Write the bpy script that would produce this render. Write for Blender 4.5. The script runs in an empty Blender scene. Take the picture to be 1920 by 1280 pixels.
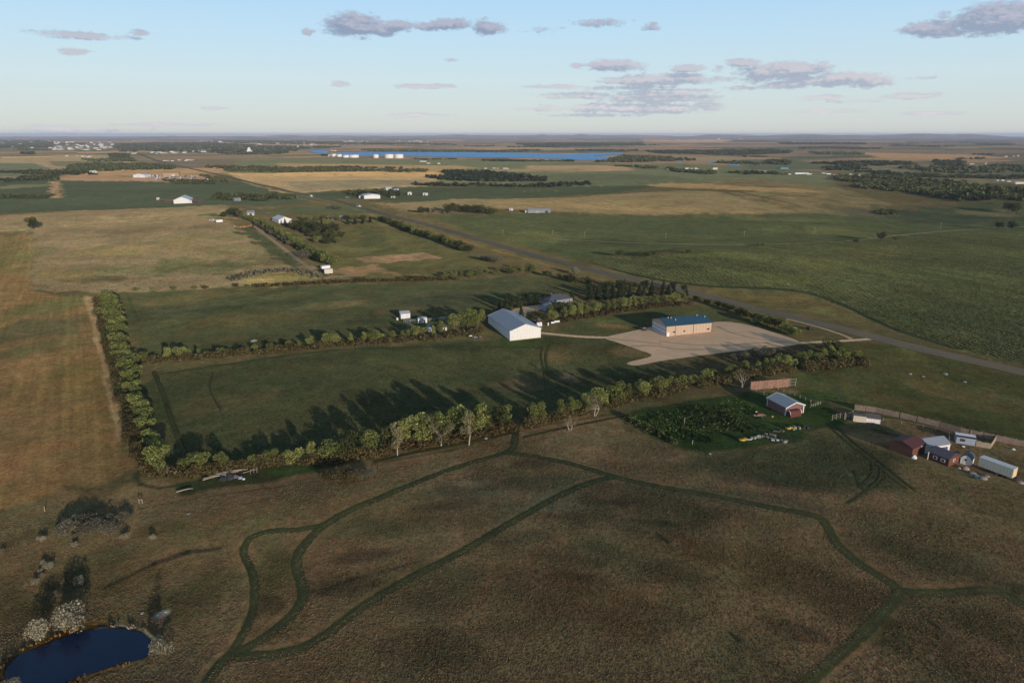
import bpy, bmesh, math, random
import numpy as np
from mathutils import Vector, Matrix, geometry
R = math.radians
scene = bpy.context.scene
COL = scene.collection
# ------------------------------------------------------------------ camera
CAM_H = 100.0
FPX = 1280.0                      # focal length in photograph pixels (1920 wide)
HORIZON_Y = 252.0
PITCH = math.atan((640.0 - HORIZON_Y) / FPX)
cam_d = bpy.data.cameras.new('camera')
cam_d.sensor_width = 36.0
cam_d.lens = 36.0 * FPX / 1920.0
cam_d.clip_start = 1.0
cam_d.clip_end = 120000.0
cam = bpy.data.objects.new('camera', cam_d)
COL.objects.link(cam)
cam.location = (0, 0, CAM_H)
cam.rotation_euler = (math.pi / 2 - PITCH, 0, 0)
scene.camera = cam
# ------------------------------------------------------------------ light
SUN_EL = R(10.5)
SHADOW_DIR = (-0.491, 0.871)      # the way shadows fall on the ground
SUN_AZ = math.atan2(-SHADOW_DIR[0], -SHADOW_DIR[1])   # from +Y towards +X
sun_d = bpy.data.lights.new('sun', 'SUN')
sun_d.energy = 3.8
sun_d.angle = R(0.6)
sun_d.color = (1.0, 0.86, 0.70)
sun = bpy.data.objects.new('sun', sun_d)
COL.objects.link(sun)
sdir = Vector((-SHADOW_DIR[0] * math.cos(SUN_EL), -SHADOW_DIR[1] * math.cos(SUN_EL), math.sin(SUN_EL)))
sun.rotation_euler = sdir.to_track_quat('Z', 'Y').to_euler()
sun.location = (200, -300, 300)
scene.view_settings.view_transform = 'Standard'
scene.view_settings.look = 'None'
scene.view_settings.gamma = 1.0
scene.view_settings.exposure = 0.0
scene.cycles.use_denoising = True
scene.cycles.max_bounces = 5
scene.cycles.diffuse_bounces = 2
scene.cycles.glossy_bounces = 2
scene.cycles.transparent_max_bounces = 6
scene.cycles.volume_bounces = 1
scene.cycles.sample_clamp_indirect = 4.0

# ------------------------------------------------------------------ node helper
class NT:
    def __init__(self, tree):
        self.t = tree; self.n = tree.nodes; self.l = tree.links
        self.x = 0
    def new(self, typ, **kw):
        nd = self.n.new(typ); self.x += 40; nd.location = (self.x, 0)
        for k, v in kw.items():
            setattr(nd, k, v)
        return nd
    def put(self, sock, v):
        if isinstance(v, bpy.types.NodeSocket): self.l.new(v, sock)
        elif isinstance(v, (tuple, list)) and len(v) == 3 and sock.type == 'RGBA': sock.default_value = (*v, 1.0)
        else: sock.default_value = v
    def math(self, op, a, b=None, c=None, clamp=False):
        nd = self.new('ShaderNodeMath', operation=op); nd.use_clamp = clamp
        self.put(nd.inputs[0], a)
        if b is not None: self.put(nd.inputs[1], b)
        if c is not None: self.put(nd.inputs[2], c)
        return nd.outputs[0]
    def vmath(self, op, a, b=None):
        nd = self.new('ShaderNodeVectorMath', operation=op)
        self.put(nd.inputs[0], a)
        if b is not None: self.put(nd.inputs[1], b)
        return nd.outputs[0]
    def mix(self, f, a, b, blend='MIX'):
        nd = self.new('ShaderNodeMix', data_type='RGBA', blend_type=blend)
        self.put(nd.inputs[0], f); self.put(nd.inputs[6], a); self.put(nd.inputs[7], b)
        return nd.outputs[2]
    def range(self, v, a, b, c=0.0, d=1.0, smooth=False):
        nd = self.new('ShaderNodeMapRange'); nd.clamp = True
        if smooth: nd.interpolation_type = 'SMOOTHSTEP'
        self.put(nd.inputs[0], v)
        for i, q in enumerate((a, b, c, d)): self.put(nd.inputs[i + 1], q)
        return nd.outputs[0]
    def noise(self, vec, scale, detail=4.0, rough=0.55, dist=0.0, dim='3D'):
        nd = self.new('ShaderNodeTexNoise', noise_dimensions=dim)
        if vec is not None: self.put(nd.inputs['Vector'], vec)
        nd.inputs['Scale'].default_value = scale
        nd.inputs['Detail'].default_value = detail
        nd.inputs['Roughness'].default_value = rough
        nd.inputs['Distortion'].default_value = dist
        return nd.outputs['Fac']
    def scalevec(self, vec, s, loc=(0, 0, 0), rot=(0, 0, 0)):
        nd = self.new('ShaderNodeMapping')
        self.put(nd.inputs[0], vec)
        nd.inputs['Location'].default_value = loc
        nd.inputs['Rotation'].default_value = rot
        nd.inputs['Scale'].default_value = s
        return nd.outputs[0]

# ------------------------------------------------------------------ sky
def px_dir(px, py):
    """world direction through a pixel of the photograph"""
    x = (px - 960.0) / FPX; y = (640.0 - py) / FPX
    cp, sp = math.cos(PITCH), math.sin(PITCH)
    v = Vector((x, cp + y * sp, -sp + y * cp))
    return v.normalized()
def px_azel(px, py):
    v = px_dir(px, py)
    return math.degrees(math.atan2(v.x, v.y)), math.degrees(math.asin(v.z))

world = bpy.data.worlds.new('World')
scene.world = world
world.use_nodes = True
w = NT(world.node_tree)
w.n.clear()
sky = w.new('ShaderNodeTexSky', sky_type='NISHITA')
sky.sun_disc = False
sky.sun_elevation = SUN_EL
sky.sun_rotation = SUN_AZ
sky.altitude = 300
sky.air_density = 1.0
sky.dust_density = 0.2
sky.ozone_density = 1.6
SKY_TINT = (0.9, 0.85, 0.85)
skyc = w.mix(1.0, sky.outputs[0], SKY_TINT, 'MULTIPLY')
tc = w.new('ShaderNodeTexCoord')
sep = w.new('ShaderNodeSeparateXYZ'); w.l.new(tc.outputs['Generated'], sep.inputs[0])
AZ = w.math('MULTIPLY', w.math('ARCTAN2', sep.outputs[0], sep.outputs[1]), 180 / math.pi)
EL = w.math('MULTIPLY', w.math('ARCSINE', sep.outputs[2]), 180 / math.pi)
# evening air away from the sun: pale over the horizon, clear blue higher up
ramp = w.new('ShaderNodeValToRGB'); w.put(ramp.inputs[0], w.range(EL, 0.0, 60.0))
stops = [(0.0, (.665, .700, .680)), (1.5, (.665, .745, .745)), (4.0, (.650, .800, .860)), (7.0, (.565, .785, .945)), (10.0, (.480, .740, .985)), (22.0, (.23, .35, .50)), (60.0, (.11, .18, .29))]
els = ramp.color_ramp.elements
while len(els) < len(stops): els.new(0.5)
for e_, (p_, c_) in zip(els, stops): e_.position = p_ / 60.0
for e_, (p_, c_) in zip(els, stops): e_.color = (*c_, 1)
air = w.vmath('SCALE', ramp.outputs[0]); air.node.inputs[3].default_value = 10.0
skyc = w.mix(0.88, skyc, air)
# the clouds of the evening: centre and half size in photograph pixels, strength
CLOUDS = [
    (160, 67, 120, 9, .9), (265, 62, 30, 8, .8), (143, 97, 28, 8, .95),
    (665, 48, 52, 20, 1.3), (712, 56, 40, 12, 1.1), (748, 50, 30, 13, 1.1), (810, 50, 60, 10, .95), (845, 44, 44, 11, 1.05), (918, 52, 32, 15, 1.1),
    (577, 60, 14, 8, .9), (636, 158, 22, 7, 1.0), (797, 162, 72, 6, .95), (845, 112, 15, 5, .9), (775, 216, 70, 6, .9), (400, 203, 16, 4, .8),
    (1130, 43, 60, 9, .95), (1018, 58, 50, 9, .7), (1225, 50, 26, 10, .8), (1150, 124, 55, 13, 1.05), (1082, 123, 14, 6, .9),
    (1240, 150, 110, 11, 1.15), (1290, 128, 45, 9, .95), (1190, 165, 110, 6, .9), (1345, 130, 20, 8, .9),
    (1395, 118, 38, 9, 1.0), (1470, 135, 90, 19, 1.2), (1560, 150, 95, 14, 1.15), (1640, 152, 44, 12, 1.0), (1480, 158, 80, 9, 1.0),
    (1230, 184, 110, 12, 1.1), (1200, 203, 170, 11, 1.1), (1090, 180, 90, 8, .9), (1040, 163, 70, 5, .9), (1010, 205, 70, 5, .8),
    (1540, 183, 50, 7, .9), (1600, 190, 60, 5, .8), (1720, 180, 80, 7, .95), (1735, 146, 50, 5, .8), (1540, 210, 80, 5, .95), (1740, 213, 80, 5, .9), (1120, 216, 120, 5, .85), (1400, 166, 60, 5, .9), (1250, 172, 130, 6, .95),
    (1750, 55, 58, 16, 1.15), (1870, 36, 80, 26, 1.4), (1880, 22, 60, 16, 1.1), (1770, 28, 18, 10, .9), (1790, 64, 40, 8, .9),
    (90, 243, 180, 10, .8), (310, 234, 120, 5, .85), (400, 203, 30, 4, .9),
]
def cloud_density(az, el):
    comb = w.new('ShaderNodeCombineXYZ'); w.put(comb.inputs[0], az); w.put(comb.inputs[1], el)
    vec = comb.outputs[0]
    n_big = w.noise(w.scalevec(vec, (1.0, 2.6, 1.0)), 0.55, 7.0, 0.62, 0.0)
    n_sm = w.noise(w.scalevec(vec, (1.0, 1.9, 1.0), loc=(3.1, 7.7, 0)), 2.2, 8.0, 0.68, 0.3)
    m = None
    for (px, py, hx, hy, s) in CLOUDS:
        a0, e0 = px_azel(px, py)
        a1, _ = px_azel(px + hx, py); _, e1 = px_azel(px, py - hy)
        wa, we = abs(a1 - a0), abs(e1 - e0)
        da = w.math('DIVIDE', w.math('SUBTRACT', az, a0), wa)
        de = w.math('DIVIDE', w.math('SUBTRACT', el, e0), we)
        q = w.math('ADD', w.math('MULTIPLY', da, da), w.math('MULTIPLY', de, de))
        g = w.math('MULTIPLY', w.math('EXPONENT', w.math('MULTIPLY', q, -0.55)), s)
        m = g if m is None else w.math('MAXIMUM', m, g)
    nn = w.math('ADD', w.math('MULTIPLY', w.math('SUBTRACT', n_big, 0.5), 1.5), w.math('MULTIPLY', w.math('SUBTRACT', n_sm, 0.5), 1.0))
    d = w.math('ADD', w.math('SUBTRACT', m, 0.49), w.math('MULTIPLY', nn, 0.85))
    # nothing where no cloud stands
    return w.math('MULTIPLY', d, w.range(m, 0.10, 0.35)), n_sm
D0, nsm = cloud_density(AZ, EL)
D1, _ = cloud_density(w.math('ADD', AZ, 0.25), w.math('ADD', EL, 0.42))
alpha = w.range(D0, 0.0, 0.40, 0, 0.93, smooth=True)
lit = w.range(w.math('ADD', w.math('SUBTRACT', D0, D1), w.math('MULTIPLY', w.math('SUBTRACT', nsm, .5), .25)), -0.10, 0.55, 0.0, 1.0, smooth=True)
lowf = w.range(EL, 1.5, 9.0)                       # clouds low over the horizon are paler
shade = w.mix(lowf, (4.6, 5.1, 6.0), (2.2, 2.9, 4.3))
bright = w.mix(lowf, (7.2, 6.9, 7.1), (4.2, 4.4, 5.6))
cloudc = w.mix(lit, shade, bright)
allsky = w.mix(alpha, skyc, cloudc)
bg = w.new('ShaderNodeBackground'); w.l.new(allsky, bg.inputs[0]); bg.inputs[1].default_value = 0.10
wo = w.new('ShaderNodeOutputWorld'); w.l.new(bg.outputs[0], wo.inputs[0])
world.cycles.sampling_method = 'MANUAL'
world.cycles.sample_map_resolution = 256

# ------------------------------------------------------------------ tags and small helpers
def tag(o, label=None, cat=None, group=None, kind=None):
    if label: o['label'] = label
    if cat: o['category'] = cat
    if group: o['group'] = group
    if kind: o['kind'] = kind
    return o
def empty(name, loc, rz=0.0, label=None, cat=None, group=None):
    o = bpy.data.objects.new(name, None); COL.objects.link(o)
    o.location = loc; o.rotation_euler = (0, 0, rz); o.empty_display_size = 0.5
    return tag(o, label, cat, group)
def lin(c):
    return tuple((v / 255 / 12.92) if v / 255 <= 0.04045 else ((v / 255 + 0.055) / 1.055) ** 2.4 for v in c)

# ------------------------------------------------------------------ terrain
rng = np.random.default_rng(7)
def waves(seed, wl, n=9):
    r = np.random.default_rng(seed)
    a = r.uniform(0, 2 * np.pi, n); k = 2 * np.pi / (wl * r.uniform(0.7, 1.5, n)); p = r.uniform(0, 2 * np.pi, n)
    return np.cos(a) * k, np.sin(a) * k, p
def wsum(x, y, wv):
    s = 0
    for kx, ky, p in zip(*wv): s = s + np.sin(kx * x + ky * y + p)
    return s / math.sqrt(len(wv[0]) / 2)
W1, W2, W3, W4 = waves(3, 130), waves(5, 420), waves(11, 1500), waves(17, 48)
def flat_pt(px, py):
    d = px_dir(px, py); t = -CAM_H / d.z
    return (d.x * t, d.y * t)
def flat_ell(px, py, rx, ry):
    c = flat_pt(px, py); e = flat_pt(px + rx, py); a = flat_pt(px, py - ry); b = flat_pt(px, py + ry)
    return c[0], c[1], math.hypot(e[0] - c[0], e[1] - c[1]), math.hypot(a[0] - b[0], a[1] - b[1]) / 2, math.atan2(c[0], c[1])
BUMPS = [(1720, 1010, 420, 170, 3.5), (1180, 1000, 330, 150, 3.0), (330, 395, 260, 22, 6.0), (1160, 375, 330, 22, 6.0),
         (1500, 365, 180, 16, 9.0), (1360, 500, 170, 26, 8.0), (1700, 520, 260, 40, 5.0), (1560, 570, 200, 22, -3.0), (1290, 488, 120, 9, 3.0), (1620, 468, 150, 8, 3.5), (1480, 535, 150, 12, 2.2), (1760, 560, 170, 22, 3.0), (1000, 440, 160, 8, 3.0), (1450, 425, 160, 7, 4.0),
         (1880, 375, 60, 14, 14.0), (1000, 695, 260, 40, -2.5), (1250, 340, 250, 10, 8.0), (60, 1130, 260, 110, -3.0), (560, 960, 240, 60, 2.0)]
BUMPS = [(*flat_ell(a, b, c, d), h) for a, b, c, d, h in BUMPS]
HILLS = [(25.0, 27000, 5.5, 5000, 78), (16.5, 30000, 2.2, 4000, 92), (21, 28500, 2.5, 3500, 30), (31.5, 29000, 3.0, 3000, 84), (33.5, 29500, 1.6, 3000, 28), (8, 30000, 5, 4000, 66), (-2, 29000, 6, 4500, 66), (-14, 29000, 6, 4500, 50), (-22, 28000, 6, 4000, 22),
         (2.4, 31000, .4, 1500, 46), (5.5, 31000, .5, 1500, 46), (-25.5, 31000, .4, 1500, 40), (-4.5, 30000, .9, 1500, 35), (12, 26000, 1.2, 2500, 28)]
POND_PX = [(12, 1290), (10, 1262), (18, 1245), (40, 1225), (75, 1212), (110, 1198), (150, 1184), (200, 1178), (240, 1179), (268, 1187), (284, 1200), (289, 1212), (280, 1226), (262, 1236), (220, 1246), (180, 1258), (140, 1272), (110, 1285), (90, 1310), (20, 1310)]
def height(x, y):
    x = np.asarray(x, float); y = np.asarray(y, float)
    r = np.hypot(x, y)
    near = np.clip(r / 500, 0.35, 1.0)
    h = 0.55 * wsum(x, y, W1) * near * np.exp(-r / 4000) + 1.8 * wsum(x, y, W2) * np.clip(r / 900, 0.2, 1.0) * np.exp(-r / 9000) + 0.10 * wsum(x, y, W4) * np.exp(-r / 600)
    far = np.clip((r - 3500) / 8000, 0, 1)
    h = h + far * 5.0 * wsum(x, y, W3)
    for cx, cy, rx, ry, th, a in BUMPS:
        dx, dy = x - cx, y - cy
        u = (dx * math.cos(th) - dy * math.sin(th)) / rx; v = (dx * math.sin(th) + dy * math.cos(th)) / ry
        h = h + a * np.exp(-(u * u + v * v))
    az = np.degrees(np.arctan2(x, y))
    for a0, r0, wa, wr, a in HILLS:
        u = np.abs((az - a0) / wa); v = (r - r0) / wr
        h = h + a * np.exp(-u ** 4) * np.exp(-v * v)
    # level basin of the far lake
    m = np.clip((r - 2400) / 500, 0, 1) * np.clip((6600 - r) / 1500, 0, 1) * np.clip((22 - np.abs(az + 3)) / 6, 0, 1)
    h = h * (1 - m) + (-1.0) * m
    # pond basin
    px_, py_, prx, pry, pth = POND_E
    dx, dy = x - px_, y - py_
    q = np.hypot(dx / (prx * 1.9), dy / (pry * 2.2))
    h = h * np.clip(q * 1.0, 0, 1) ** 2 + (-2.2) * (1 - np.clip(q, 0, 1) ** 2)
    return h
POND_E = flat_ell(150, 1232, 140, 50)

# one sheet of ground: rings round the point below the camera, tight where the land is seen, out to 45 km
DEP = np.concatenate([[89.9, 80, 70, 60, 54], np.arange(50, 6.0, -0.085), np.arange(6.0, 3.0, -0.05), np.arange(3.0, 0.75, -0.022), np.arange(0.75, 0.125, -0.0125)])
RAD = CAM_H / np.tan(np.radians(DEP))
AZS = np.concatenate([np.arange(-180, -48, 4.0), np.arange(-48, 48.01, 0.10), np.arange(52, 180, 4.0)])
GX = RAD[:, None] * np.sin(np.radians(AZS))[None, :]
GY = RAD[:, None] * np.cos(np.radians(AZS))[None, :]
GZ = height(GX, GY)
NR, NA = GX.shape
def Hg(x, y):
    """height of the ground sheet itself (bilinear on its rings)"""
    x = np.asarray(x, float); y = np.asarray(y, float)
    r = np.clip(np.hypot(x, y), RAD[0], RAD[-1] - 1); az = np.degrees(np.arctan2(x, y))
    i = np.clip(np.searchsorted(RAD, r) - 1, 0, NR - 2); j = np.clip(np.searchsorted(AZS, az) - 1, 0, NA - 2)
    fr = (r - RAD[i]) / (RAD[i + 1] - RAD[i]); fa = np.clip((az - AZS[j]) / (AZS[j + 1] - AZS[j]), 0, 1)
    return (GZ[i, j] * (1 - fr) * (1 - fa) + GZ[i + 1, j] * fr * (1 - fa) + GZ[i, j + 1] * (1 - fr) * fa + GZ[i + 1, j + 1] * fr * fa)
_T = np.concatenate([np.geomspace(60, 46000, 900)])
def P(px, py):
    """the ground point seen at a pixel of the photograph, as (x, y, z)"""
    d = px_dir(px, py)
    x, y, z = d.x * _T, d.y * _T, CAM_H + d.z * _T
    s = z - height(x, y)
    k = np.argmax(s < 0)
    if s[k] >= 0: k = len(_T) - 1
    a, b = _T[max(k - 1, 0)], _T[k]
    for _ in range(3):
        tt = np.linspace(a, b, 12)
        s = CAM_H + d.z * tt - height(d.x * tt, d.y * tt)
        q = np.argmax(s < 0) if (s < 0).any() else 11
        a, b = tt[max(q - 1, 0)], tt[q]
    t = (a + b) / 2
    x, y = d.x * t, d.y * t
    return Vector((x, y, float(Hg(x, y))))
def mpp(p):
    """metres per photograph pixel at a point"""
    dx = p - Vector((0, 0, CAM_H))
    zc = dx.y * math.cos(PITCH) - dx.z * math.sin(PITCH)
    return zc / FPX
def hpx(p, npx):
    """height in metres of something standing at p that is npx pixels tall"""
    dep = math.atan2(CAM_H - p.z, math.hypot(p.x, p.y))
    return npx * mpp(p) / math.cos(dep) * 0.97

# ------------------------------------------------------------------ colours of the land (what grows there)
E_FLAT = 0.37
GK = 0.52
def land_tone(c):
    r, g, b = c
    if g > r: g = r + (g - r) * 0.28
    b = b * .84 + .08 * min(r, g); m = (r + g + b) / 3
    return (r * .88 + m * .12, g * .88 + m * .12, b * .88 + m * .12)
def alb(c, k=1.0, raw=False):
    c = c if raw else land_tone(c)
    return tuple(min(0.9, v * k / E_FLAT) for v in lin(c))
def poly_world(pts):
    return np.array([P(a, b)[:2] for a, b in pts])
def signed_inside(X, Y, poly):
    n = len(poly); inside = np.zeros(X.shape, bool); dmin = np.full(X.shape, 1e18)
    for i in range(n):
        x1, y1 = poly[i]; x2, y2 = poly[(i + 1) % n]
        c = ((y1 > Y) != (y2 > Y))
        with np.errstate(divide='ignore', invalid='ignore'):
            xi = (x2 - x1) * (Y - y1) / (y2 - y1 + 1e-12) + x1
        inside ^= c & (X < xi)
        dx, dy = x2 - x1, y2 - y1; L = dx * dx + dy * dy + 1e-9
        t = np.clip(((X - x1) * dx + (Y - y1) * dy) / L, 0, 1)
        dmin = np.minimum(dmin, (X - x1 - t * dx) ** 2 + (Y - y1 - t * dy) ** 2)
    d = np.sqrt(dmin)
    return np.where(inside, d, -d)
J1, J2 = waves(23, 22), waves(29, 7)
JX = GX + (1.4 * wsum(GX, GY, J1) + .5 * wsum(GX, GY, J2)) * np.clip(RAD / 300, .6, 3)[:, None]
JY = GY + (1.4 * wsum(GY + 91, GX, J1) + .5 * wsum(GY + 31, GX, J2)) * np.clip(RAD / 300, .6, 3)[:, None]
ang0 = math.atan2(*(P(205, 530) - P(290, 885))[:2])        # bearing of the west hedge: the section lines follow it
FARM = ang0
colr = np.empty((NR, NA, 3)); colr[:] = alb((76, 68, 48), GK)
aux = np.zeros((NR, NA, 3)); aux[..., 1] = 0.5             # rows, mottling, tussocks
aux[..., 2] = 0.5
# patchwork of sections on the far plain
ca, sa = math.cos(FARM), math.sin(FARM)
U = GX * ca - GY * sa; V = GX * sa + GY * ca
R2 = np.hypot(GX, GY)
def cellhash(i, j, s):
    h = (i * 73856093) ^ (j * 19349663) ^ (s * 83492791)
    h = (h ^ (h >> 13)) * 1274126177
    return ((h ^ (h >> 16)) & 0xffff) / 65535.0
PAL = np.array([alb(c, GK * .8) for c in [(128, 104, 84), (112, 96, 82), (84, 90, 70), (92, 90, 74), (104, 92, 80), (142, 114, 88), (76, 84, 66), (96, 86, 76), (118, 98, 82)]])
iu = np.floor(U / 800).astype(np.int64); iv = np.floor(V / 800).astype(np.int64)
spl = cellhash(iu, iv, 3)
fu = np.floor((U / 800 - iu) * np.where(spl > .5, 2, 1)).astype(np.int64); fv = np.floor((V / 800 - iv) * np.where(spl < .35, 1, 3)).astype(np.int64)
sel = (cellhash(iu * 7 + fu, iv * 5 + fv, 9) * len(PAL)).astype(int) % len(PAL)
farm_m = np.clip((R2 - 1900) / 200, 0, 1)[..., None]
colr = colr * (1 - farm_m) + PAL[sel] * farm_m
def zone(pts, c, feather=1.5, rows=None, mott=None, tus=None, k=1.0, jit=True, raw=False):
    poly = poly_world(pts)
    x0, y0 = poly.min(0) - feather * 6; x1, y1 = poly.max(0) + feather * 6
    m = (GX > x0) & (GX < x1) & (GY > y0) & (GY < y1)
    if not m.any(): return
    jk = min(1.0, feather / 2.5) if jit else 0.0
    X, Y = GX[m] + (JX[m] - GX[m]) * jk, GY[m] + (JY[m] - GY[m]) * jk
    dm = np.clip(R2[m] * 0.0012, 0.15, 40)
    f = np.clip(signed_inside(X, Y, poly) / np.maximum(feather, dm) * .5 + .5, 0, 1)
    f = f * f * (3 - 2 * f)
    colr[m] = colr[m] * (1 - f[:, None]) + np.array(alb(c, k * GK, raw)) * f[:, None]
    for ch, v in ((0, rows), (1, mott), (2, tus)):
        if v is not None: aux[m, ch] = aux[m, ch] * (1 - f) + v * f
NB1, NB2 = waves(31, 55), waves(37, 17)
def blob(px, py, rx, ry, c, s=.8, rot=0.0, raw=False):
    """a patch of other growth, ragged at its rim"""
    p = P(px, py); e = P(px + rx, py); 
    q1 = P(px, py - ry); q2 = P(px, py + ry)
    wx = (e - p).length; wy = (q1 - q2).length / 2; th = math.atan2(p.x, p.y) + rot
    m = np.hypot(GX - p.x, GY - p.y) < max(wx, wy) * 2.2
    X, Y = GX[m] - p.x, GY[m] - p.y
    u = (X * math.cos(th) - Y * math.sin(th)) / wx; v = (X * math.sin(th) + Y * math.cos(th)) / wy
    q = np.hypot(u, v) + 0.22 * wsum(GX[m] + 5 * px, GY[m], NB1) + 0.15 * wsum(GX[m], GY[m] + 3 * py, NB2)
    f = np.clip(1.35 - q, 0, 1); f = f * f * (3 - 2 * f) * s
    colr[m] = colr[m] * (1 - f[:, None]) + np.array(alb(c, GK, raw)) * f[:, None]
def streak(pts, wpx, c, s=.8):
    """a line of other growth: rut, ditch, fence line, mower track (width in photograph pixels)"""
    P_ = [P(a, b) for a, b in pts]
    for a, b in zip(P_[:-1], P_[1:]):
        wd = wpx * (mpp(a) + mpp(b)) / 2
        x0, x1 = min(a.x, b.x) - wd * 2, max(a.x, b.x) + wd * 2; y0, y1 = min(a.y, b.y) - wd * 4, max(a.y, b.y) + wd * 4
        m = (GX > x0) & (GX < x1) & (GY > y0) & (GY < y1)
        if not m.any(): continue
        X, Y = GX[m], GY[m]; dx, dy = b.x - a.x, b.y - a.y
        t = np.clip(((X - a.x) * dx + (Y - a.y) * dy) / (dx * dx + dy * dy + 1e-9), 0, 1)
        d = np.hypot(X - a.x - t * dx, Y - a.y - t * dy) / wd + 0.12 * wsum(X, Y, NB2)
        f = np.clip(1.4 - d * 1.4, 0, 1) * s
        colr[m] = colr[m] * (1 - f[:, None]) + np.array(alb(c, GK)) * f[:, None]

# far land
zone([(450, 297), (900, 299), (1400, 312), (1560, 325), (1560, 352), (1000, 352), (420, 325)], (84, 92, 66), 20)
zone([(-60, 290), (240, 292), (250, 308), (-60, 318)], (120, 104, 84), 20)
zone([(-60, 291), (100, 291), (95, 297), (-60, 296)], (70, 76, 62), 10)
zone([(0, 293), (100, 292), (98, 296), (0, 297)], (138, 112, 84), 10)
zone([(-60, 306), (60, 306), (110, 320), (60, 330), (-60, 332)], (78, 94, 68), 10)
zone([(90, 302), (230, 302), (240, 312), (100, 312)], (88, 84, 70), 10)
zone([(1100, 290), (1460, 296), (1470, 303), (1180, 300)], (118, 100, 82), 20)
zone([(1610, 286), (1800, 289), (1900, 296), (1800, 300), (1650, 296)], (142, 110, 84), 20)
zone([(1200, 261), (1370, 262), (1370, 265), (1210, 265)], (146, 116, 96), 20)
zone([(990, 310), (1180, 312), (1190, 320), (1060, 322), (985, 316)], (128, 106, 86), 10)
zone([(900, 318), (1080, 316), (1100, 320), (880, 325)], (112, 100, 82), 10)
zone([(520, 306), (860, 310), (900, 316), (800, 322), (520, 318)], (124, 104, 76), 10)
zone([(1380, 300), (1500, 300), (1560, 318), (1400, 318)], (74, 88, 64), 15)
zone([(1560, 318), (1920, 322), (1920, 332), (1600, 332)], (80, 86, 62), 15)
zone([(1600, 306), (1920, 306), (1920, 318), (1620, 318)], (96, 90, 74), 15)
zone([(1660, 336), (1920, 338), (1980, 346), (1700, 343)], (98, 92, 74), 10)
zone([(1820, 350), (1980, 350), (1980, 368), (1850, 366)], (58, 76, 50), 8)
# left greens and the junk yard bench
zone([(-60, 345), (100, 338), (250, 333), (400, 335), (560, 350), (640, 372), (520, 385), (420, 384), (330, 388), (150, 394), (-60, 402)], (58, 84, 52), 4, mott=.25)
zone([(110, 332), (160, 326), (250, 333), (270, 338), (230, 340), (110, 338)], (124, 98, 80), 5)
zone([(250, 327), (330, 326), (400, 330), (415, 338), (330, 342), (250, 340)], (126, 100, 84), 5)
zone([(93, 341), (112, 340), (118, 371), (97, 371)], (120, 98, 76), 2, rows=1)
zone([(0, 368), (97, 367), (97, 372), (0, 373)], (44, 60, 42), 3)
zone([(0, 337), (95, 334), (96, 340), (0, 346)], (52, 66, 46), 3)
zone([(0, 349), (92, 345), (94, 349), (0, 355)], (88, 92, 64), 3)
# harvested field behind the tank farm
zone([(424, 324), (700, 324), (850, 320), (885, 324), (860, 333), (775, 345), (800, 349), (690, 354), (560, 362), (530, 362), (470, 345)], (134, 112, 84), 4, rows=.4, mott=.3)
zone([(430, 325), (850, 322), (880, 325), (850, 331), (560, 331), (450, 331)], (152, 120, 82), 5, rows=.4)
zone([(530, 341), (700, 337), (800, 336), (790, 346), (690, 353), (560, 360)], (108, 98, 80), 10)
streak([(470, 328), (640, 328), (820, 325)], 1.6, (76, 72, 50))
zone([(790, 351), (1000, 350), (1250, 346), (1220, 352), (1130, 364), (1000, 371), (870, 375), (790, 378), (720, 376), (600, 370), (560, 364), (700, 356)], (56, 80, 48), 4, mott=.3)
zone([(970, 330), (1120, 324), (1250, 330), (1330, 342), (1200, 346), (1100, 348), (960, 346)], (74, 90, 62), 8)
streak([(975, 360), (1010, 357), (1060, 359)], 2.2, (110, 104, 74), .7)
# golden hill
zone([(700, 378), (735, 382), (800, 378), (850, 373), (960, 373), (1080, 370), (1200, 361), (1270, 357), (1350, 360), (1430, 382), (1510, 398), (1300, 402), (1130, 401), (1010, 396), (900, 388), (840, 398), (790, 402), (740, 392)], (106, 92, 70), 4, rows=.4, mott=.5)
zone([(1208, 347), (1260, 343), (1330, 344), (1400, 350), (1560, 358), (1560, 364), (1450, 361), (1370, 356), (1260, 352)], (124, 100, 70), 4)
zone([(1310, 341), (1430, 336), (1560, 350), (1640, 374), (1680, 384), (1640, 394), (1520, 399), (1440, 386), (1370, 362), (1420, 360), (1560, 362)], (94, 83, 62), 6, rows=.5, mott=.8)
blob(1080, 385, 130, 7, (114, 97, 70)); blob(1240, 393, 160, 5, (116, 97, 68)); blob(960, 388, 60, 4, (116, 100, 74)); blob(1300, 372, 70, 6, (112, 96, 68), .7)
blob(1200, 378, 60, 3, (112, 100, 66), .7); blob(1000, 380, 60, 2, (124, 104, 68), .7)
streak([(1195, 360), (1260, 355), (1330, 357), (1380, 366), (1430, 385)], 1.5, (70, 76, 48))
# green pasture north of the road
zone([(800, 405), (870, 402), (930, 401), (1010, 400), (1130, 403), (1300, 405), (1520, 401), (1640, 396), (1920, 372), (1990, 372), (1990, 440), (1700, 446), (1500, 455), (1300, 468), (1150, 480), (1100, 492), (1000, 466), (900, 436), (820, 412)], (62, 80, 46), 3, mott=.5)
blob(1000, 440, 80, 12, (78, 88, 52)); blob(1250, 430, 140, 10, (58, 80, 46)); blob(1760, 405, 170, 14, (52, 76, 48)); blob(1560, 430, 90, 9, (78, 84, 50)); blob(1500, 395, 100, 5, (98, 88, 66), .6)
blob(1620, 398, 50, 7, (78, 72, 62), .8); blob(1850, 400, 60, 5, (96, 86, 62), .7); blob(1420, 410, 160, 4, (86, 92, 54), .6); blob(1150, 455, 90, 7, (50, 68, 42), .7)
streak([(1030, 448), (1170, 455), (1350, 458), (1480, 456), (1590, 452), (1700, 440), (1850, 428), (1990, 424)], 1.6, (96, 90, 66), .8)
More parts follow.
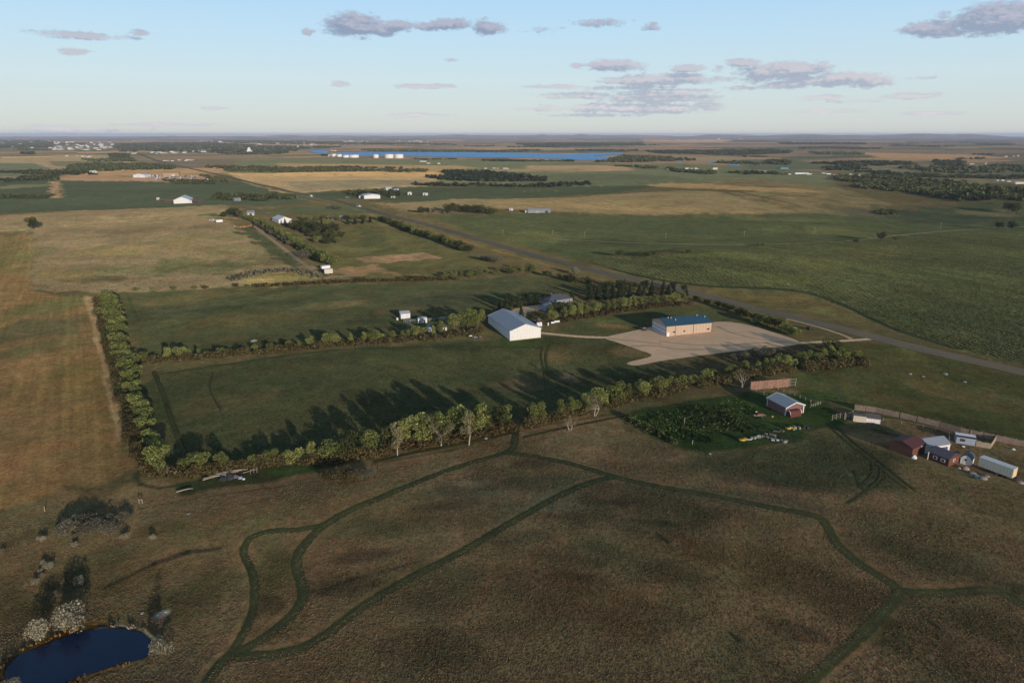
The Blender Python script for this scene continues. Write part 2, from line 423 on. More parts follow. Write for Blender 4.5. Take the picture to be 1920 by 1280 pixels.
streak([(1440, 388), (1560, 396), (1640, 404), (1650, 412)], 1.6, (92, 86, 62), .5)
# corn
CORN = [(1100, 490), (1150, 483), (1230, 477), (1300, 471), (1420, 464), (1500, 460), (1600, 455), (1700, 450), (1820, 436), (1990, 432), (1990, 712), (1920, 682), (1800, 655), (1700, 625), (1640, 600), (1590, 575), (1520, 550), (1440, 541), (1330, 537), (1230, 524), (1150, 505)]
zone(CORN, (70, 78, 46), 1.5, rows=.7, mott=.35, tus=1.0)
for q in [(1330, 478, 90, 6, (88, 98, 52)), (1560, 488, 90, 9, (84, 88, 50)), (1640, 478, 60, 8, (92, 84, 50)), (1250, 500, 80, 5, (56, 74, 40)), (1450, 515, 200, 8, (82, 94, 50)), (1800, 520, 130, 18, (78, 92, 50)), (1750, 600, 150, 20, (66, 82, 42)), (1880, 470, 100, 9, (86, 94, 54))]: blob(*q, .6)
streak(CORN[13:21] + [(1100, 490)], 3.0, (40, 50, 30), .85)
zone([(1330, 540), (1440, 544), (1520, 553), (1590, 578), (1640, 603), (1600, 606), (1500, 588), (1400, 566), (1330, 548)], (82, 74, 50), 4, mott=.8)
streak([(1440, 556), (1540, 562), (1620, 590), (1700, 625), (1800, 655), (1990, 715)], 3.5, (108, 92, 66), .55)
# verges of the highway
HWY = [(245, 281), (265, 290), (300, 303), (370, 319), (430, 332), (480, 345), (520, 354), (575, 366), (640, 379), (720, 401), (800, 421), (870, 441), (940, 461), (1000, 479), (1080, 499), (1150, 516), (1230, 534), (1300, 549), (1400, 574), (1500, 598), (1600, 622), (1700, 648), (1800, 671), (1920, 698), (2080, 736)]
streak(HWY[5:], 16, (84, 80, 54), .8)
streak([(560, 372), (700, 404), (800, 432), (880, 455), (960, 478), (1060, 507)], 9, (98, 80, 58), .7)
streak([(1360, 577), (1480, 600), (1580, 612), (1650, 632)], 6, (64, 78, 44), .7)
# pasture on the left hill
PAST = [(50, 545), (52, 480), (60, 432), (-120, 440), (-120, 408), (150, 395), (330, 389), (415, 384), (440, 392), (418, 406), (480, 445), (560, 490), (600, 515), (560, 532), (225, 547), (170, 548), (120, 546)]
zone(PAST, (104, 90, 72), 2, mott=.55)
for q in [(150, 420, 200, 9, (114, 100, 78)), (350, 400, 150, 7, (118, 103, 80)), (120, 460, 60, 14, (112, 98, 80)), (300, 430, 120, 5, (88, 78, 62)), (400, 445, 130, 7, (98, 90, 64)), (300, 500, 160, 13, (76, 84, 52)), (420, 500, 100, 12, (66, 78, 48)), (120, 515, 50, 12, (102, 90, 60)), (180, 525, 80, 7, (70, 64, 46)), (450, 470, 60, 10, (86, 82, 56)), (230, 470, 120, 9, (108, 96, 62)), (520, 490, 50, 8, (80, 74, 52)), (440, 540, 120, 4, (64, 56, 42))]: blob(*q, .75)
streak([(-100, 436), (60, 430), (140, 422), (280, 410), (415, 408)], 2.0, (140, 122, 88), .8)
streak([(280, 412), (340, 405), (415, 406)], 1.5, (90, 82, 50), .7)
zone([(376, 402), (400, 400), (440, 408), (410, 408), (392, 407)], (66, 84, 48), 2)
zone([(440, 428), (474, 423), (500, 445), (560, 490), (572, 500), (540, 498), (490, 462)], (56, 76, 44), 2, mott=.4)
zone([(430, 530), (470, 520), (520, 508), (560, 507), (600, 522), (560, 530), (520, 538)], (118, 104, 72), 3, mott=1.0)
# farmstead behind the white barn in the trees
zone([(700, 378), (560, 388), (430, 394), (470, 400), (560, 400), (700, 400), (800, 425), (720, 398), (640, 380)], (66, 82, 52), 3, mott=.5)
zone([(620, 440), (700, 412), (790, 432), (870, 470), (905, 488), (930, 505), (830, 512), (640, 520), (585, 470)], (72, 70, 46), 2, mott=.6)
for q in [(740, 425, 50, 8, (90, 80, 56)), (700, 450, 30, 20, (58, 68, 42)), (800, 460, 50, 8, (66, 68, 44)), (660, 470, 40, 7, (78, 76, 50)), (860, 495, 50, 8, (76, 72, 48))]: blob(*q, .7)
zone([(668, 483), (798, 473), (828, 484), (715, 493), (682, 492)], (114, 92, 76), 1.2, rows=.3)
zone([(625, 505), (700, 496), (715, 503), (740, 510), (640, 516), (622, 512)], (112, 88, 72), 2, mott=1)
streak([(560, 528), (640, 518), (720, 514), (800, 516)], 3, (122, 104, 78), .6)
streak([(478, 425), (520, 458), (560, 488), (590, 510), (640, 520)], 4, (112, 94, 70), .8)
streak([(560, 540), (700, 528), (830, 522)], 3, (60, 56, 38), .7)
streak([(690, 415), (705, 440), (700, 458)], 2, (58, 66, 42), .6)
streak([(720, 520), (640, 524), (560, 527), (420, 527)], 2, (116, 100, 74), .5)
# paddock north of the lane
zone([(215, 548), (400, 543), (560, 536), (740, 530), (900, 522), (1005, 517), (1060, 526), (1110, 540), (1090, 552), (930, 585), (880, 608), (750, 626), (560, 650), (400, 662), (268, 668), (240, 620)], (62, 70, 45), 2, mott=.6)
for q in [(350, 560, 130, 9, (84, 76, 52)), (560, 560, 140, 12, (56, 72, 44)), (400, 578, 200, 5, (48, 64, 42)), (330, 578, 90, 4, (62, 62, 50)), (420, 605, 170, 14, (76, 70, 46)), (700, 600, 90, 14, (48, 66, 40)), (850, 560, 120, 14, (50, 68, 46)), (960, 530, 60, 6, (60, 74, 48)), (640, 570, 70, 5, (92, 80, 58)), (760, 580, 60, 6, (76, 70, 52)), (250, 590, 25, 22, (52, 62, 38))]: blob(*q, .65)
streak([(215, 548), (400, 541), (560, 534), (700, 529)], 2.5, (98, 82, 58), .6)
streak([(238, 550), (250, 580), (260, 600)], 4, (44, 58, 34), .6)
# mown meadow inside the hedges
zone([(272, 700), (560, 660), (760, 645), (900, 632), (1050, 628), (1170, 632), (1215, 662), (1180, 685), (1280, 690), (1200, 720), (1000, 780), (740, 830), (450, 865), (310, 870), (290, 780)], (58, 68, 41), 2, mott=.5)
for q in [(420, 760, 100, 20, (82, 76, 54)), (560, 700, 200, 15, (60, 74, 44)), (700, 680, 100, 12, (66, 72, 44)), (850, 650, 140, 9, (44, 64, 32)), (1050, 655, 60, 12, (78, 66, 46)), (1040, 668, 30, 10, (96, 76, 54)), (1130, 655, 60, 10, (44, 54, 32)), (1180, 660, 25, 9, (98, 78, 56)), (980, 722, 50, 8, (84, 70, 54)), (1070, 710, 20, 14, (92, 78, 62)), (760, 720, 120, 20, (70, 72, 48)), (360, 700, 60, 14, (66, 72, 46)), (660, 780, 160, 16, (66, 66, 42)), (900, 634, 30, 4, (92, 80, 58)), (1000, 640, 70, 8, (40, 62, 30))]: blob(*q, .6)
streak([(275, 690), (400, 672), (560, 656), (650, 648)], 4, (84, 72, 50), .6)
streak([(310, 700), (560, 664), (700, 652), (880, 650), (1010, 652)], 2, (40, 54, 30), .7)
for pts in ([(1018, 650), (1014, 668), (1020, 695), (1024, 730)], [(1030, 652), (1024, 668), (1026, 695), (1032, 730)]): streak(pts, 2.2, (30, 48, 24), .75)
streak([(1018, 650), (1030, 645), (1100, 640)], 2, (36, 54, 28), .7)
streak([(1030, 626), (1080, 632)], 3, (120, 100, 80), .2)
streak([(290, 695), (310, 740), (325, 790), (350, 850)], 5, (44, 54, 32), .7)
streak([(400, 695), (395, 730), (420, 770)], 2, (46, 56, 34), .4)
streak([(640, 672), (632, 700), (600, 725)], 2, (46, 56, 34), .4)
# paddock round the tan building
zone([(1045, 612), (1120, 596), (1200, 580), (1290, 571), (1320, 575), (1400, 600), (1500, 635), (1430, 620), (1370, 600), (1230, 615), (1130, 632), (1060, 626)], (62, 72, 42), 1.5, mott=.6)
for q in [(1150, 612, 30, 5, (108, 88, 64)), (1200, 592, 70, 6, (70, 78, 46)), (1130, 602, 40, 4, (78, 82, 50))]: blob(*q, .7)
streak([(1000, 602), (1100, 592), (1180, 580), (1285, 570)], 3, (88, 68, 48), .5)
# left crop land
zone([(-200, 970), (0, 957), (60, 945), (120, 915), (215, 905), (245, 860), (225, 800), (190, 690), (165, 560), (50, 548), (56, 440), (-200, 445)], (100, 80, 54), 2, rows=.5, mott=.35)
for q in [(110, 575, 90, 18, (74, 80, 46)), (60, 620, 120, 20, (62, 78, 48)), (20, 480, 60, 30, (82, 82, 50)), (100, 650, 90, 12, (68, 68, 44)), (60, 740, 60, 40, (102, 80, 50)), (150, 700, 50, 50, (94, 80, 46)), (80, 860, 120, 50, (114, 84, 56)), (150, 800, 50, 70, (98, 80, 48)), (20, 930, 80, 25, (112, 83, 54))]: blob(*q, .7)
streak([(56, 436), (50, 548), (165, 556)], 1.5, (116, 98, 64), .6)
STRIP = [(155, 555), (172, 556), (180, 590), (190, 640), (205, 700), (222, 770), (234, 838), (222, 825), (208, 780), (192, 700), (176, 630), (166, 590)]
zone(STRIP, (118, 98, 78), .5, rows=.8, mott=.5)
zone([(178, 565), (186, 600), (205, 690), (235, 830), (250, 860), (262, 875), (240, 760), (215, 640), (198, 560)], (82, 76, 50), 1.5, mott=.7)
# rough prairie in front
zone([(-300, 1000), (0, 962), (120, 925), (215, 915), (300, 900), (450, 885), (600, 872), (740, 856), (860, 836), (960, 800), (1100, 778), (1190, 770), (1400, 735), (1560, 690), (1640, 660), (1990, 730), (1990, 1500), (-500, 1500)], (94, 78, 60), 4, mott=.9, tus=.8)
zone([(1560, 640), (1640, 642), (1900, 705), (1990, 735), (1990, 850), (1900, 828), (1760, 800), (1600, 775), (1500, 740), (1480, 705)], (68, 70, 42), 2, mott=.8)
for q in [(1780, 735, 120, 22, (86, 78, 52)), (1650, 690, 60, 12, (72, 66, 44)), (1850, 700, 60, 10, (66, 62, 42)), (1690, 750, 70, 10, (90, 78, 54)), (1800, 790, 100, 10, (56, 60, 36))]: blob(*q, .65)
zone([(1170, 775), (1230, 760), (1330, 745), (1400, 735), (1530, 735), (1560, 760), (1590, 785), (1560, 800), (1480, 830), (1330, 850), (1270, 838), (1210, 815)], (44, 58, 32), 1.5, mott=.8, raw=True)
blob(1330, 785, 70, 18, (34, 50, 24), .7); blob(1235, 798, 45, 14, (42, 62, 33), .9, raw=True); blob(1545, 745, 40, 12, (46, 60, 34), .7, raw=True); blob(960, 645, 60, 7, (48, 60, 32), .8, raw=True); blob(1430, 812, 80, 16, (44, 54, 34), .7); blob(1480, 725, 80, 8, (48, 66, 30), .7)
zone([(1330, 850), (1480, 832), (1560, 800), (1700, 860), (1700, 905), (1620, 930), (1400, 900), (1250, 880)], (66, 63, 46), 4, mott=.9)
for q in [(860, 920, 110, 22, (62, 64, 54)), (1000, 900, 120, 26, (58, 58, 48)), (930, 960, 130, 25, (72, 66, 52)), (1180, 960, 230, 40, (52, 50, 40)), (1040, 930, 60, 10, (86, 78, 66)), (760, 985, 100, 22, (60, 60, 46)), (650, 930, 160, 25, (92, 80, 58)), (450, 970, 160, 25, (88, 78, 54)), (1300, 925, 200, 18, (66, 62, 50)),
          (330, 1060, 130, 20, (78, 68, 44)), (250, 1050, 60, 12, (90, 72, 50)), (130, 1090, 100, 50, (46, 52, 30)), (30, 1150, 60, 60, (44, 52, 30)), (370, 1110, 70, 40, (58, 56, 34)), (510, 1075, 35, 50, (60, 60, 32)), (505, 1130, 24, 18, (36, 40, 22)), (520, 1180, 60, 15, (62, 58, 38)), (700, 1080, 120, 20, (70, 60, 42)), (640, 1100, 80, 14, (50, 48, 38)),
          (900, 1100, 200, 40, (70, 58, 42)), (1150, 1150, 250, 50, (66, 54, 38)), (1300, 1030, 120, 30, (78, 58, 40)), (1420, 1060, 110, 50, (74, 62, 42)), (1250, 1080, 120, 25, (48, 48, 34)), (780, 1220, 160, 40, (56, 50, 36)), (1560, 1100, 100, 40, (74, 58, 42)), (1400, 1240, 150, 40, (64, 56, 38)),
          (1700, 980, 130, 30, (88, 74, 52)), (1850, 960, 120, 40, (86, 74, 52)), (1780, 900, 100, 12, (84, 74, 50)), (1560, 1010, 60, 20, (62, 60, 38)), (1750, 1050, 130, 20, (56, 56, 38)), (1850, 1180, 100, 40, (56, 56, 36)), (1700, 1200, 110, 40, (60, 54, 36)), (1640, 905, 60, 14, (56, 60, 42)), (1460, 905, 90, 14, (50, 58, 42)), (1260, 880, 50, 8, (88, 72, 50)), (1740, 880, 70, 8, (90, 76, 52)),
          (60, 1000, 120, 20, (58, 52, 38)), (300, 990, 70, 14, (66, 62, 40)), (1100, 1040, 90, 18, (62, 60, 44)), (980, 1010, 120, 16, (58, 58, 44)), (900, 905, 60, 9, (98, 92, 80)), (950, 925, 50, 7, (92, 86, 76)), (1060, 950, 60, 8, (88, 82, 70)), (820, 950, 60, 8, (44, 46, 40)), (1150, 940, 90, 10, (40, 42, 34)), (1380, 900, 80, 9, (44, 50, 38)), (1010, 870, 60, 9, (44, 46, 36)), (700, 1040, 60, 10, (40, 40, 34)), (1240, 980, 70, 9, (38, 38, 32)), (1080, 1080, 60, 12, (46, 44, 32)), (1500, 1180, 60, 16, (50, 46, 34)), (1350, 1130, 80, 16, (84, 70, 50)), (960, 1180, 110, 18, (82, 68, 48)), (1620, 990, 40, 12, (92, 82, 60))]: blob(*q, .55)
# mown ground and ruts at the hedge corner
streak([(262, 880), (255, 895), (265, 908), (300, 915), (360, 905), (430, 898)], 10, (40, 54, 32), .75)
zone([(330, 905), (430, 880), (500, 872), (600, 866), (640, 868), (560, 890), (480, 905), (350, 925)], (46, 60, 32), 1.5)
zone([(520, 872), (605, 866), (600, 885), (540, 892), (500, 890)], (48, 60, 34), 1.2, raw=True)
streak([(0, 990), (150, 975), (250, 955), (360, 935), (500, 915), (620, 898)], 3, (52, 40, 28), .55)
streak([(0, 975), (110, 958), (170, 940), (230, 915)], 3, (92, 78, 52), .5)
streak([(700, 868), (840, 845), (960, 808), (1060, 790), (1190, 770), (1400, 738)], 7, (50, 58, 34), .6)
streak([(930, 822), (1060, 800), (1180, 778), (1290, 755)], 4, (84, 66, 48), .5)
streak([(200, 1100), (290, 1055), (350, 1035), (410, 1028)], 9, (32, 42, 32), .7)
streak([(600, 1110), (660, 1085), (760, 1060)], 8, (38, 38, 34), .5)
# pond banks, straw coloured rushes, pale salt crust
POND_RIM = [(0, 1240), (40, 1214), (100, 1195), (150, 1170), (220, 1166), (280, 1172), (302, 1196), (300, 1222), (262, 1244), (180, 1266), (110, 1300), (80, 1330), (-30, 1330)]
zone(POND_RIM, (60, 50, 34), 1.0, mott=.6)
streak([(40, 1222), (80, 1204), (130, 1184), (175, 1172)], 9, (138, 96, 42), .8)
streak([(180, 1178), (230, 1172), (270, 1180), (292, 1200)], 4, (128, 116, 110), .8)
streak([(20, 1250), (60, 1222)], 5, (112, 88, 62), .6)
streak([(262, 1238), (190, 1258), (120, 1283)], 5, (112, 84, 44), .7)
blob(305, 1150, 14, 7, (160, 162, 170), .9); blob(210, 1150, 40, 6, (108, 82, 44), .6)
# tracks on the right
for o in (0, 9):
    streak([(1555 + o, 798), (1600 + o, 838), (1640 + o, 868), (1665 + o, 890), (1700 + o, 915)], 2.4, (36, 44, 28), .75)
    streak([(1650 + o, 875), (1650 + o, 895), (1625 + o, 920), (1590 + o, 943)], 2.2, (36, 44, 28), .6)
streak([(1602, 880), (1610, 905), (1618, 918)], 2.2, (36, 44, 28), .5)
streak([(1600, 800), (1700, 845), (1850, 900), (1990, 960)], 5, (98, 80, 56), .45)
streak([(1640, 805), (1700, 822), (1720, 835)], 12, (38, 38, 36), .7)
streak([(1520, 742), (1560, 758), (1575, 768)], 6, (60, 60, 62), .5); streak([(1568, 725), (1578, 745)], 6, (58, 58, 60), .6)
streak([(1180, 790), (1230, 812), (1270, 835)], 5, (84, 80, 48), .4)
streak([(1300, 845), (1240, 870), (1165, 892)], 4, (96, 82, 60), .5)
# ------------------------------------------------------------------ ground material
def new_mat(name):
    m = bpy.data.materials.new(name); m.use_nodes = True
    nt = NT(m.node_tree); nt.n.clear()
    out = nt.new('ShaderNodeOutputMaterial')
    return m, nt, out
def ground_material():
    m, n, out = new_mat('ground')
    geo = n.new('ShaderNodeNewGeometry'); pos = geo.outputs['Position']
    ca_ = n.new('ShaderNodeAttribute', attribute_name='land'); ax = n.new('ShaderNodeAttribute', attribute_name='grain')
    s = n.new('ShaderNodeSeparateXYZ'); n.l.new(ax.outputs['Vector'], s.inputs[0])
    rows, mott, tus = s.outputs
    base = ca_.outputs['Color']
    far = n.range(n.vmath('LENGTH', pos) if False else n.new('ShaderNodeCameraData').outputs['View Distance'], 0, 1, 0, 1) if False else None
    n0 = n.noise(pos, 2.6, 3, .75)
    n1 = n.noise(pos, .7, 6, .78)                    # tufts
    n2 = n.noise(pos, 0.16, 5, .62, 0.6)             # clumps
    n3 = n.noise(pos, 0.028, 5, .6, 0.8)             # drifts
    n4 = n.noise(pos, 0.006, 4, .55)
    f = n.math('MULTIPLY', n.math('MULTIPLY', n.range(n1, .25, .75, .45, 1.6), n.range(n0, .25, .75, .62, 1.42)), n.range(n2, .28, .72, .76, 1.26))
    f3 = n.math('ADD', 1.0, n.math('MULTIPLY', n.math('SUBTRACT', n3, .5), n.math('MULTIPLY', mott, 2.1)))
    f = n.math('MULTIPLY', f, f3)
    f = n.math('MULTIPLY', f, n.range(n4, .3, .7, .88, 1.12))
    # drilled rows along the section line
    rv = n.scalevec(n.scalevec(pos, (1, 1, 1), rot=(0, 0, FARM)), (1.0, 0.03, 1.0))
    r1 = n.noise(rv, 0.45, 3, .6); r2 = n.noise(rv, 0.06, 3, .6)
    rf = n.math('MULTIPLY', n.range(r1, .35, .65, .74, 1.26), n.range(r2, .35, .65, .78, 1.24))
    rf = n.math('ADD', 1.0, n.math('MULTIPLY', n.math('SUBTRACT', rf, 1.0), rows))
    f = n.math('MULTIPLY', f, rf)
    v = n.vmath('SCALE', base); n.put(v.node.inputs[3], f)
    # straw and green tints in drifts
    n5 = n.noise(n.scalevec(pos, (1, 1, 1), loc=(50, 20, 0)), 0.05, 6, .65, 1.0)
    n6 = n.noise(n.scalevec(pos, (1, 1, 1), loc=(9, 70, 0)), 0.7, 4, .7)
    straw = n.mix(1.0, v, (1.28, 1.02, .82), 'MULTIPLY'); green = n.mix(1.0, v, (.72, .98, .72), 'MULTIPLY')
    k = n.range(n.math('ADD', n5, n.math('MULTIPLY', n.math('SUBTRACT', n6, .5), .7)), .34, .66)
    tinted = n.mix(k, green, straw)
    col = n.mix(n.math('ADD', .25, n.math('MULTIPLY', mott, .6)), v, tinted)
    bs = n.new('ShaderNodeBsdfDiffuse'); n.put(bs.inputs[0], col); bs.inputs[1].default_value = 0.9
    bump = n.new('ShaderNodeBump'); bump.inputs['Strength'].default_value = 1.0
    hgt = n.math('MULTIPLY', n.math('ADD', n.math('MULTIPLY', n1, .30), n.math('MULTIPLY', n2, .8)), n.math('ADD', .35, n.math('MULTIPLY', tus, .65)))
    n.put(bump.inputs['Height'], hgt); bump.inputs['Distance'].default_value = 0.3
    n.l.new(bump.outputs[0], bs.inputs['Normal'])
    n.l.new(bs.outputs[0], out.inputs[0])
    return m
M_GROUND = ground_material()
def link_mesh(name, verts, faces, mat=None, parent=None, smooth=False):
    me = bpy.data.meshes.new(name); me.from_pydata([tuple(v) for v in verts], [], faces); me.update()
    if mat: me.materials.append(mat)
    if smooth: me.polygons.foreach_set('use_smooth', [True] * len(me.polygons))
    o = bpy.data.objects.new(name, me); COL.objects.link(o)
    if parent: o.parent = parent
    return o
me = bpy.data.meshes.new('ground')
nv = NR * NA; NAw = NA
co = np.stack([GX, GY, GZ], -1).reshape(-1, 3).astype(np.float32)
i, j = np.meshgrid(np.arange(NR - 1), np.arange(NA), indexing='ij')
j2 = (j + 1) % NA
q = np.stack([i * NA + j, (i + 1) * NA + j, (i + 1) * NA + j2, i * NA + j2], -1).reshape(-1, 4)[:, ::-1].astype(np.int32)
me.vertices.add(nv); me.vertices.foreach_set('co', co.ravel())
me.loops.add(q.size); me.loops.foreach_set('vertex_index', q.ravel())
me.polygons.add(len(q)); me.polygons.foreach_set('loop_start', np.arange(0, q.size, 4, dtype=np.int32))
me.update(calc_edges=True)
me.polygons.foreach_set('use_smooth', np.ones(len(q), bool))
at = me.attributes.new('land', 'FLOAT_COLOR', 'POINT')
at.data.foreach_set('color', np.concatenate([colr.reshape(-1, 3), np.ones((nv, 1))], 1).astype(np.float32).ravel())
at = me.attributes.new('grain', 'FLOAT_VECTOR', 'POINT'); at.data.foreach_set('vector', aux.reshape(-1, 3).astype(np.float32).ravel())
me.materials.append(M_GROUND)
ground = bpy.data.objects.new('ground', me); COL.objects.link(ground); tag(ground, kind='structure')

# ------------------------------------------------------------------ sheets and ribbons that lie on it
def off(p):
    return 0.035 + math.hypot(p[0], p[1]) * 1.2e-4
def smooth_px(pts, n=6):
    out = []
    for a in range(len(pts) - 1):
        p0, p1, p2, p3 = pts[max(a - 1, 0)], pts[a], pts[a + 1], pts[min(a + 2, len(pts) - 1)]
        for s in range(n):
            t = s / n
            out.append(tuple(.5 * ((2 * p1[k]) + (-p0[k] + p2[k]) * t + (2 * p0[k] - 5 * p1[k] + 4 * p2[k] - p3[k]) * t * t + (-p0[k] + 3 * p1[k] - 3 * p2[k] + p3[k]) * t ** 3) for k in (0, 1)))
    out.append(tuple(pts[-1])); return out
def ribbon(name, pts, width, mat, lift=1.0, cross=4, smooth=True, wob=0.0):
    c = [P(a, b).xy for a, b in (smooth_px(pts) if smooth else pts)]
    # resample
    res = [c[0]]
    for a, b in zip(c[:-1], c[1:]):
        L = (b - a).length; st = max(1.5, a.length * 0.012); k = max(1, int(L / st))
        for s in range(1, k + 1): res.append(a.lerp(b, s / k))
    if len(res) > 8:
        for _ in range(2): res = [res[0]] + [(res[a - 1] + res[a] * 2 + res[a + 1]) / 4 for a in range(1, len(res) - 1)] + [res[-1]]
    V, F, UVs = [], [], []; L = 0
    for a in range(len(res)):
        t = (res[min(a + 1, len(res) - 1)] - res[max(a - 1, 0)]); t = t.normalized() if t.length > 1e-6 else Vector((0, 1))
        nrm = Vector((t.y, -t.x))
        if a: L += (res[a] - res[a - 1]).length
        for k in range(cross + 1):
            u = k / cross; q_ = res[a] + nrm * (u - .5) * (width[a * len(width) // len(res)] if isinstance(width, list) else width)
            V.append((q_.x, q_.y, float(Hg(q_.x, q_.y)) + off(q_) * lift)); UVs.append((u, L))
        if a:
            for k in range(cross):
                b0 = (a - 1) * (cross + 1) + k; F.append((b0, b0 + 1, b0 + cross + 2, b0 + cross + 1))
    o = link_mesh(name, V, F, mat, smooth=True)
    uv = o.data.uv_layers.new(name='UVMap')
    uv.data.foreach_set('uv', np.array([UVs[l.vertex_index] for l in o.data.loops], np.float32).ravel())
    return tag(o, kind='structure')
def sheet(name, pts, mat, lift=1.0, step=4.0, z=None, smooth=True, pull=True):
    """a polygon laid over the ground sheet"""
    pp = smooth_px(pts + [pts[0]], 4)[:-1] if smooth else pts
    c = [P(a, b).xy for a, b in pp] if z is None else []
    if z is not None:
        for a, b in pp:
            d = px_dir(a, b); t = (z - CAM_H) / d.z; c.append(Vector((d.x * t, d.y * t)))
    poly = np.array([tuple(v) for v in c]); x0, y0 = poly.min(0); x1, y1 = poly.max(0)
    inner = []
    if z is None:
        gx, gy = np.meshgrid(np.arange(x0, x1, step), np.arange(y0, y1, step)); gx = gx.ravel() + .01; gy = gy.ravel() + .013
        s_ = signed_inside(gx, gy, poly); inner = [Vector((a, b)) for a, b, k in zip(gx, gy, s_) if k > step * .4]
    allp = [Vector(v) for v in c] + inner
    r = geometry.delaunay_2d_cdt(allp, [], [list(range(len(c)))], 1, 1e-5)
    V = [(v.x, v.y, (float(Hg(v.x, v.y)) + off(v) * lift) if z is None else z) for v in r[0]]
    return tag(link_mesh(name, V, [tuple(f) for f in r[2]], mat, smooth=True), kind='structure')

def surf_mat(name, c, var=.35, scale=.5, rough=1.0, tint=(1.1, 1.0, .9), soft=False, tracks=False, bump=.1, spec=0.0):
    """a laid surface: mottled colour, optional ragged grass edge along a ribbon, optional wheel tracks"""
    m, n, out = new_mat(name)
    geo = n.new('ShaderNodeNewGeometry'); pos = geo.outputs['Position']
    n1 = n.noise(pos, scale * 3, 5, .7); n2 = n.noise(pos, scale * .25, 5, .6, .5)
    f = n.math('MULTIPLY', n.range(n1, .25, .75, 1 - var, 1 + var), n.range(n2, .3, .7, 1 - var * .6, 1 + var * .6))
    uv = n.new('ShaderNodeUVMap', uv_map='UVMap').outputs[0] if (soft or tracks) else None
    if tracks:
        sx = n.new('ShaderNodeSeparateXYZ'); n.l.new(uv, sx.inputs[0])
        tr = n.math('ABSOLUTE', n.math('SUBTRACT', n.math('ABSOLUTE', n.math('SUBTRACT', sx.outputs[0], .5)), tracks[0]))
        f = n.math('MULTIPLY', f, n.range(tr, 0, tracks[1], tracks[2], 1.0, smooth=True))
    v = n.vmath('SCALE', c if not isinstance(c, tuple) else Vector(c)); n.put(v.node.inputs[3], f)
    col = n.mix(n.range(n2, .35, .65), v, n.mix(1.0, v, tint, 'MULTIPLY'))
    bs = n.new('ShaderNodeBsdfPrincipled'); n.put(bs.inputs['Base Color'], col); bs.inputs['Roughness'].default_value = rough
    bs.inputs['Specular IOR Level'].default_value = spec
    bp = n.new('ShaderNodeBump'); bp.inputs['Distance'].default_value = bump; n.put(bp.inputs['Height'], n1); n.l.new(bp.outputs[0], bs.inputs['Normal'])
    sh = bs.outputs[0]
    if soft:
        sx = n.new('ShaderNodeSeparateXYZ'); n.l.new(uv, sx.inputs[0])
        e = n.math('MULTIPLY', n.math('ABSOLUTE', n.math('SUBTRACT', sx.outputs[0], .5)), 2)
        e = n.math('ADD', e, n.math('MULTIPLY', n.math('SUBTRACT', n.noise(pos, .9, 4, .7), .5), .9))
        a = n.range(e, .62, 1.0, 1, 0)
        tr_ = n.new('ShaderNodeBsdfTransparent'); mx = n.new('ShaderNodeMixShader')
        n.put(mx.inputs[0], a); n.l.new(tr_.outputs[0], mx.inputs[1]); n.l.new(sh, mx.inputs[2]); sh = mx.outputs[0]
    n.l.new(sh, out.inputs[0])
    return m
M_TRAIL = surf_mat('mown_trail', alb((43, 46, 29), 1.0, True), .35, .5, soft=True, tracks=(.22, .16, .86), tint=(1.2, 1.05, .9))
M_ROAD = surf_mat('worn_asphalt', alb((78, 70, 60)), .12, .3, tracks=(.18, .1, .88), tint=(1.04, 1, .97), rough=.9)
M_GRAVEL = surf_mat('pale_gravel', alb((141, 114, 93)), .16, .5, tint=(1.04, 1.0, .97))
M_DRIVE = surf_mat('gravel_drive', alb((138, 116, 94)), .2, .5, soft=True, tracks=(.25, .15, 1.1))
M_DIRT = surf_mat('dirt_track', alb((118, 98, 76)), .25, .5, soft=True, tracks=(.25, .15, 1.1))

hwy = ribbon('road', HWY, 10.5, M_ROAD, 1.6)
TRAILS = [
 [(380, 1300), (402, 1258), (430, 1230), (490, 1200), (540, 1160), (566, 1128), (568, 1100), (556, 1062), (563, 1032), (590, 1000), (620, 977), (660, 955), (720, 930), (780, 905), (850, 878), (910, 860), (945, 850), (962, 840), (966, 822), (968, 800), (974, 785)],
 [(425, 1236), (445, 1207), (465, 1170), (475, 1140), (478, 1100), (470, 1065), (456, 1035), (470, 1008), (510, 995), (560, 993), (606, 984)],
 [(425, 1236), (470, 1229), (520, 1226), (570, 1213), (610, 1190), (650, 1160), (680, 1137), (740, 1100), (800, 1068), (870, 1032), (930, 996), (1000, 956), (1060, 924), (1110, 904), (1152, 894)],
 [(950, 849), (1010, 857), (1080, 872), (1150, 893), (1200, 905), (1260, 917), (1330, 928), (1400, 942), (1460, 954), (1530, 967), (1550, 985), (1562, 1010), (1585, 1035), (1620, 1062), (1660, 1086), (1688, 1108)],
 [(1690, 1104), (1672, 1130), (1640, 1165), (1600, 1203), (1560, 1238), (1500, 1290)],
 [(1686, 1108), (1740, 1112), (1800, 1110), (1850, 1106), (1880, 1112), (1920, 1135), (1970, 1165)],
]
for ti, t in enumerate(TRAILS): ribbon('path', t, 2.3 if ti == 1 else 3.0, M_TRAIL, 1.0)
GRAVEL = [(1128, 633), (1180, 622), (1222, 613), (1255, 611), (1310, 608), (1350, 603), (1392, 607), (1440, 620), (1497, 640), (1482, 648), (1400, 656), (1310, 667), (1238, 677), (1195, 685), (1176, 680), (1222, 667), (1195, 655), (1160, 643)]
sheet('gravel_yard', GRAVEL, M_GRAVEL, 1.0, 5)
sheet('gravel_yard', [(955, 592), (962, 580), (990, 574), (1030, 571), (1046, 576), (1000, 584), (978, 598)], M_GRAVEL, 1.0, 4)
ribbon('driveway', [(1012, 624), (1050, 628), (1100, 632), (1145, 633)], 4.0, M_DRIVE, 1.5)
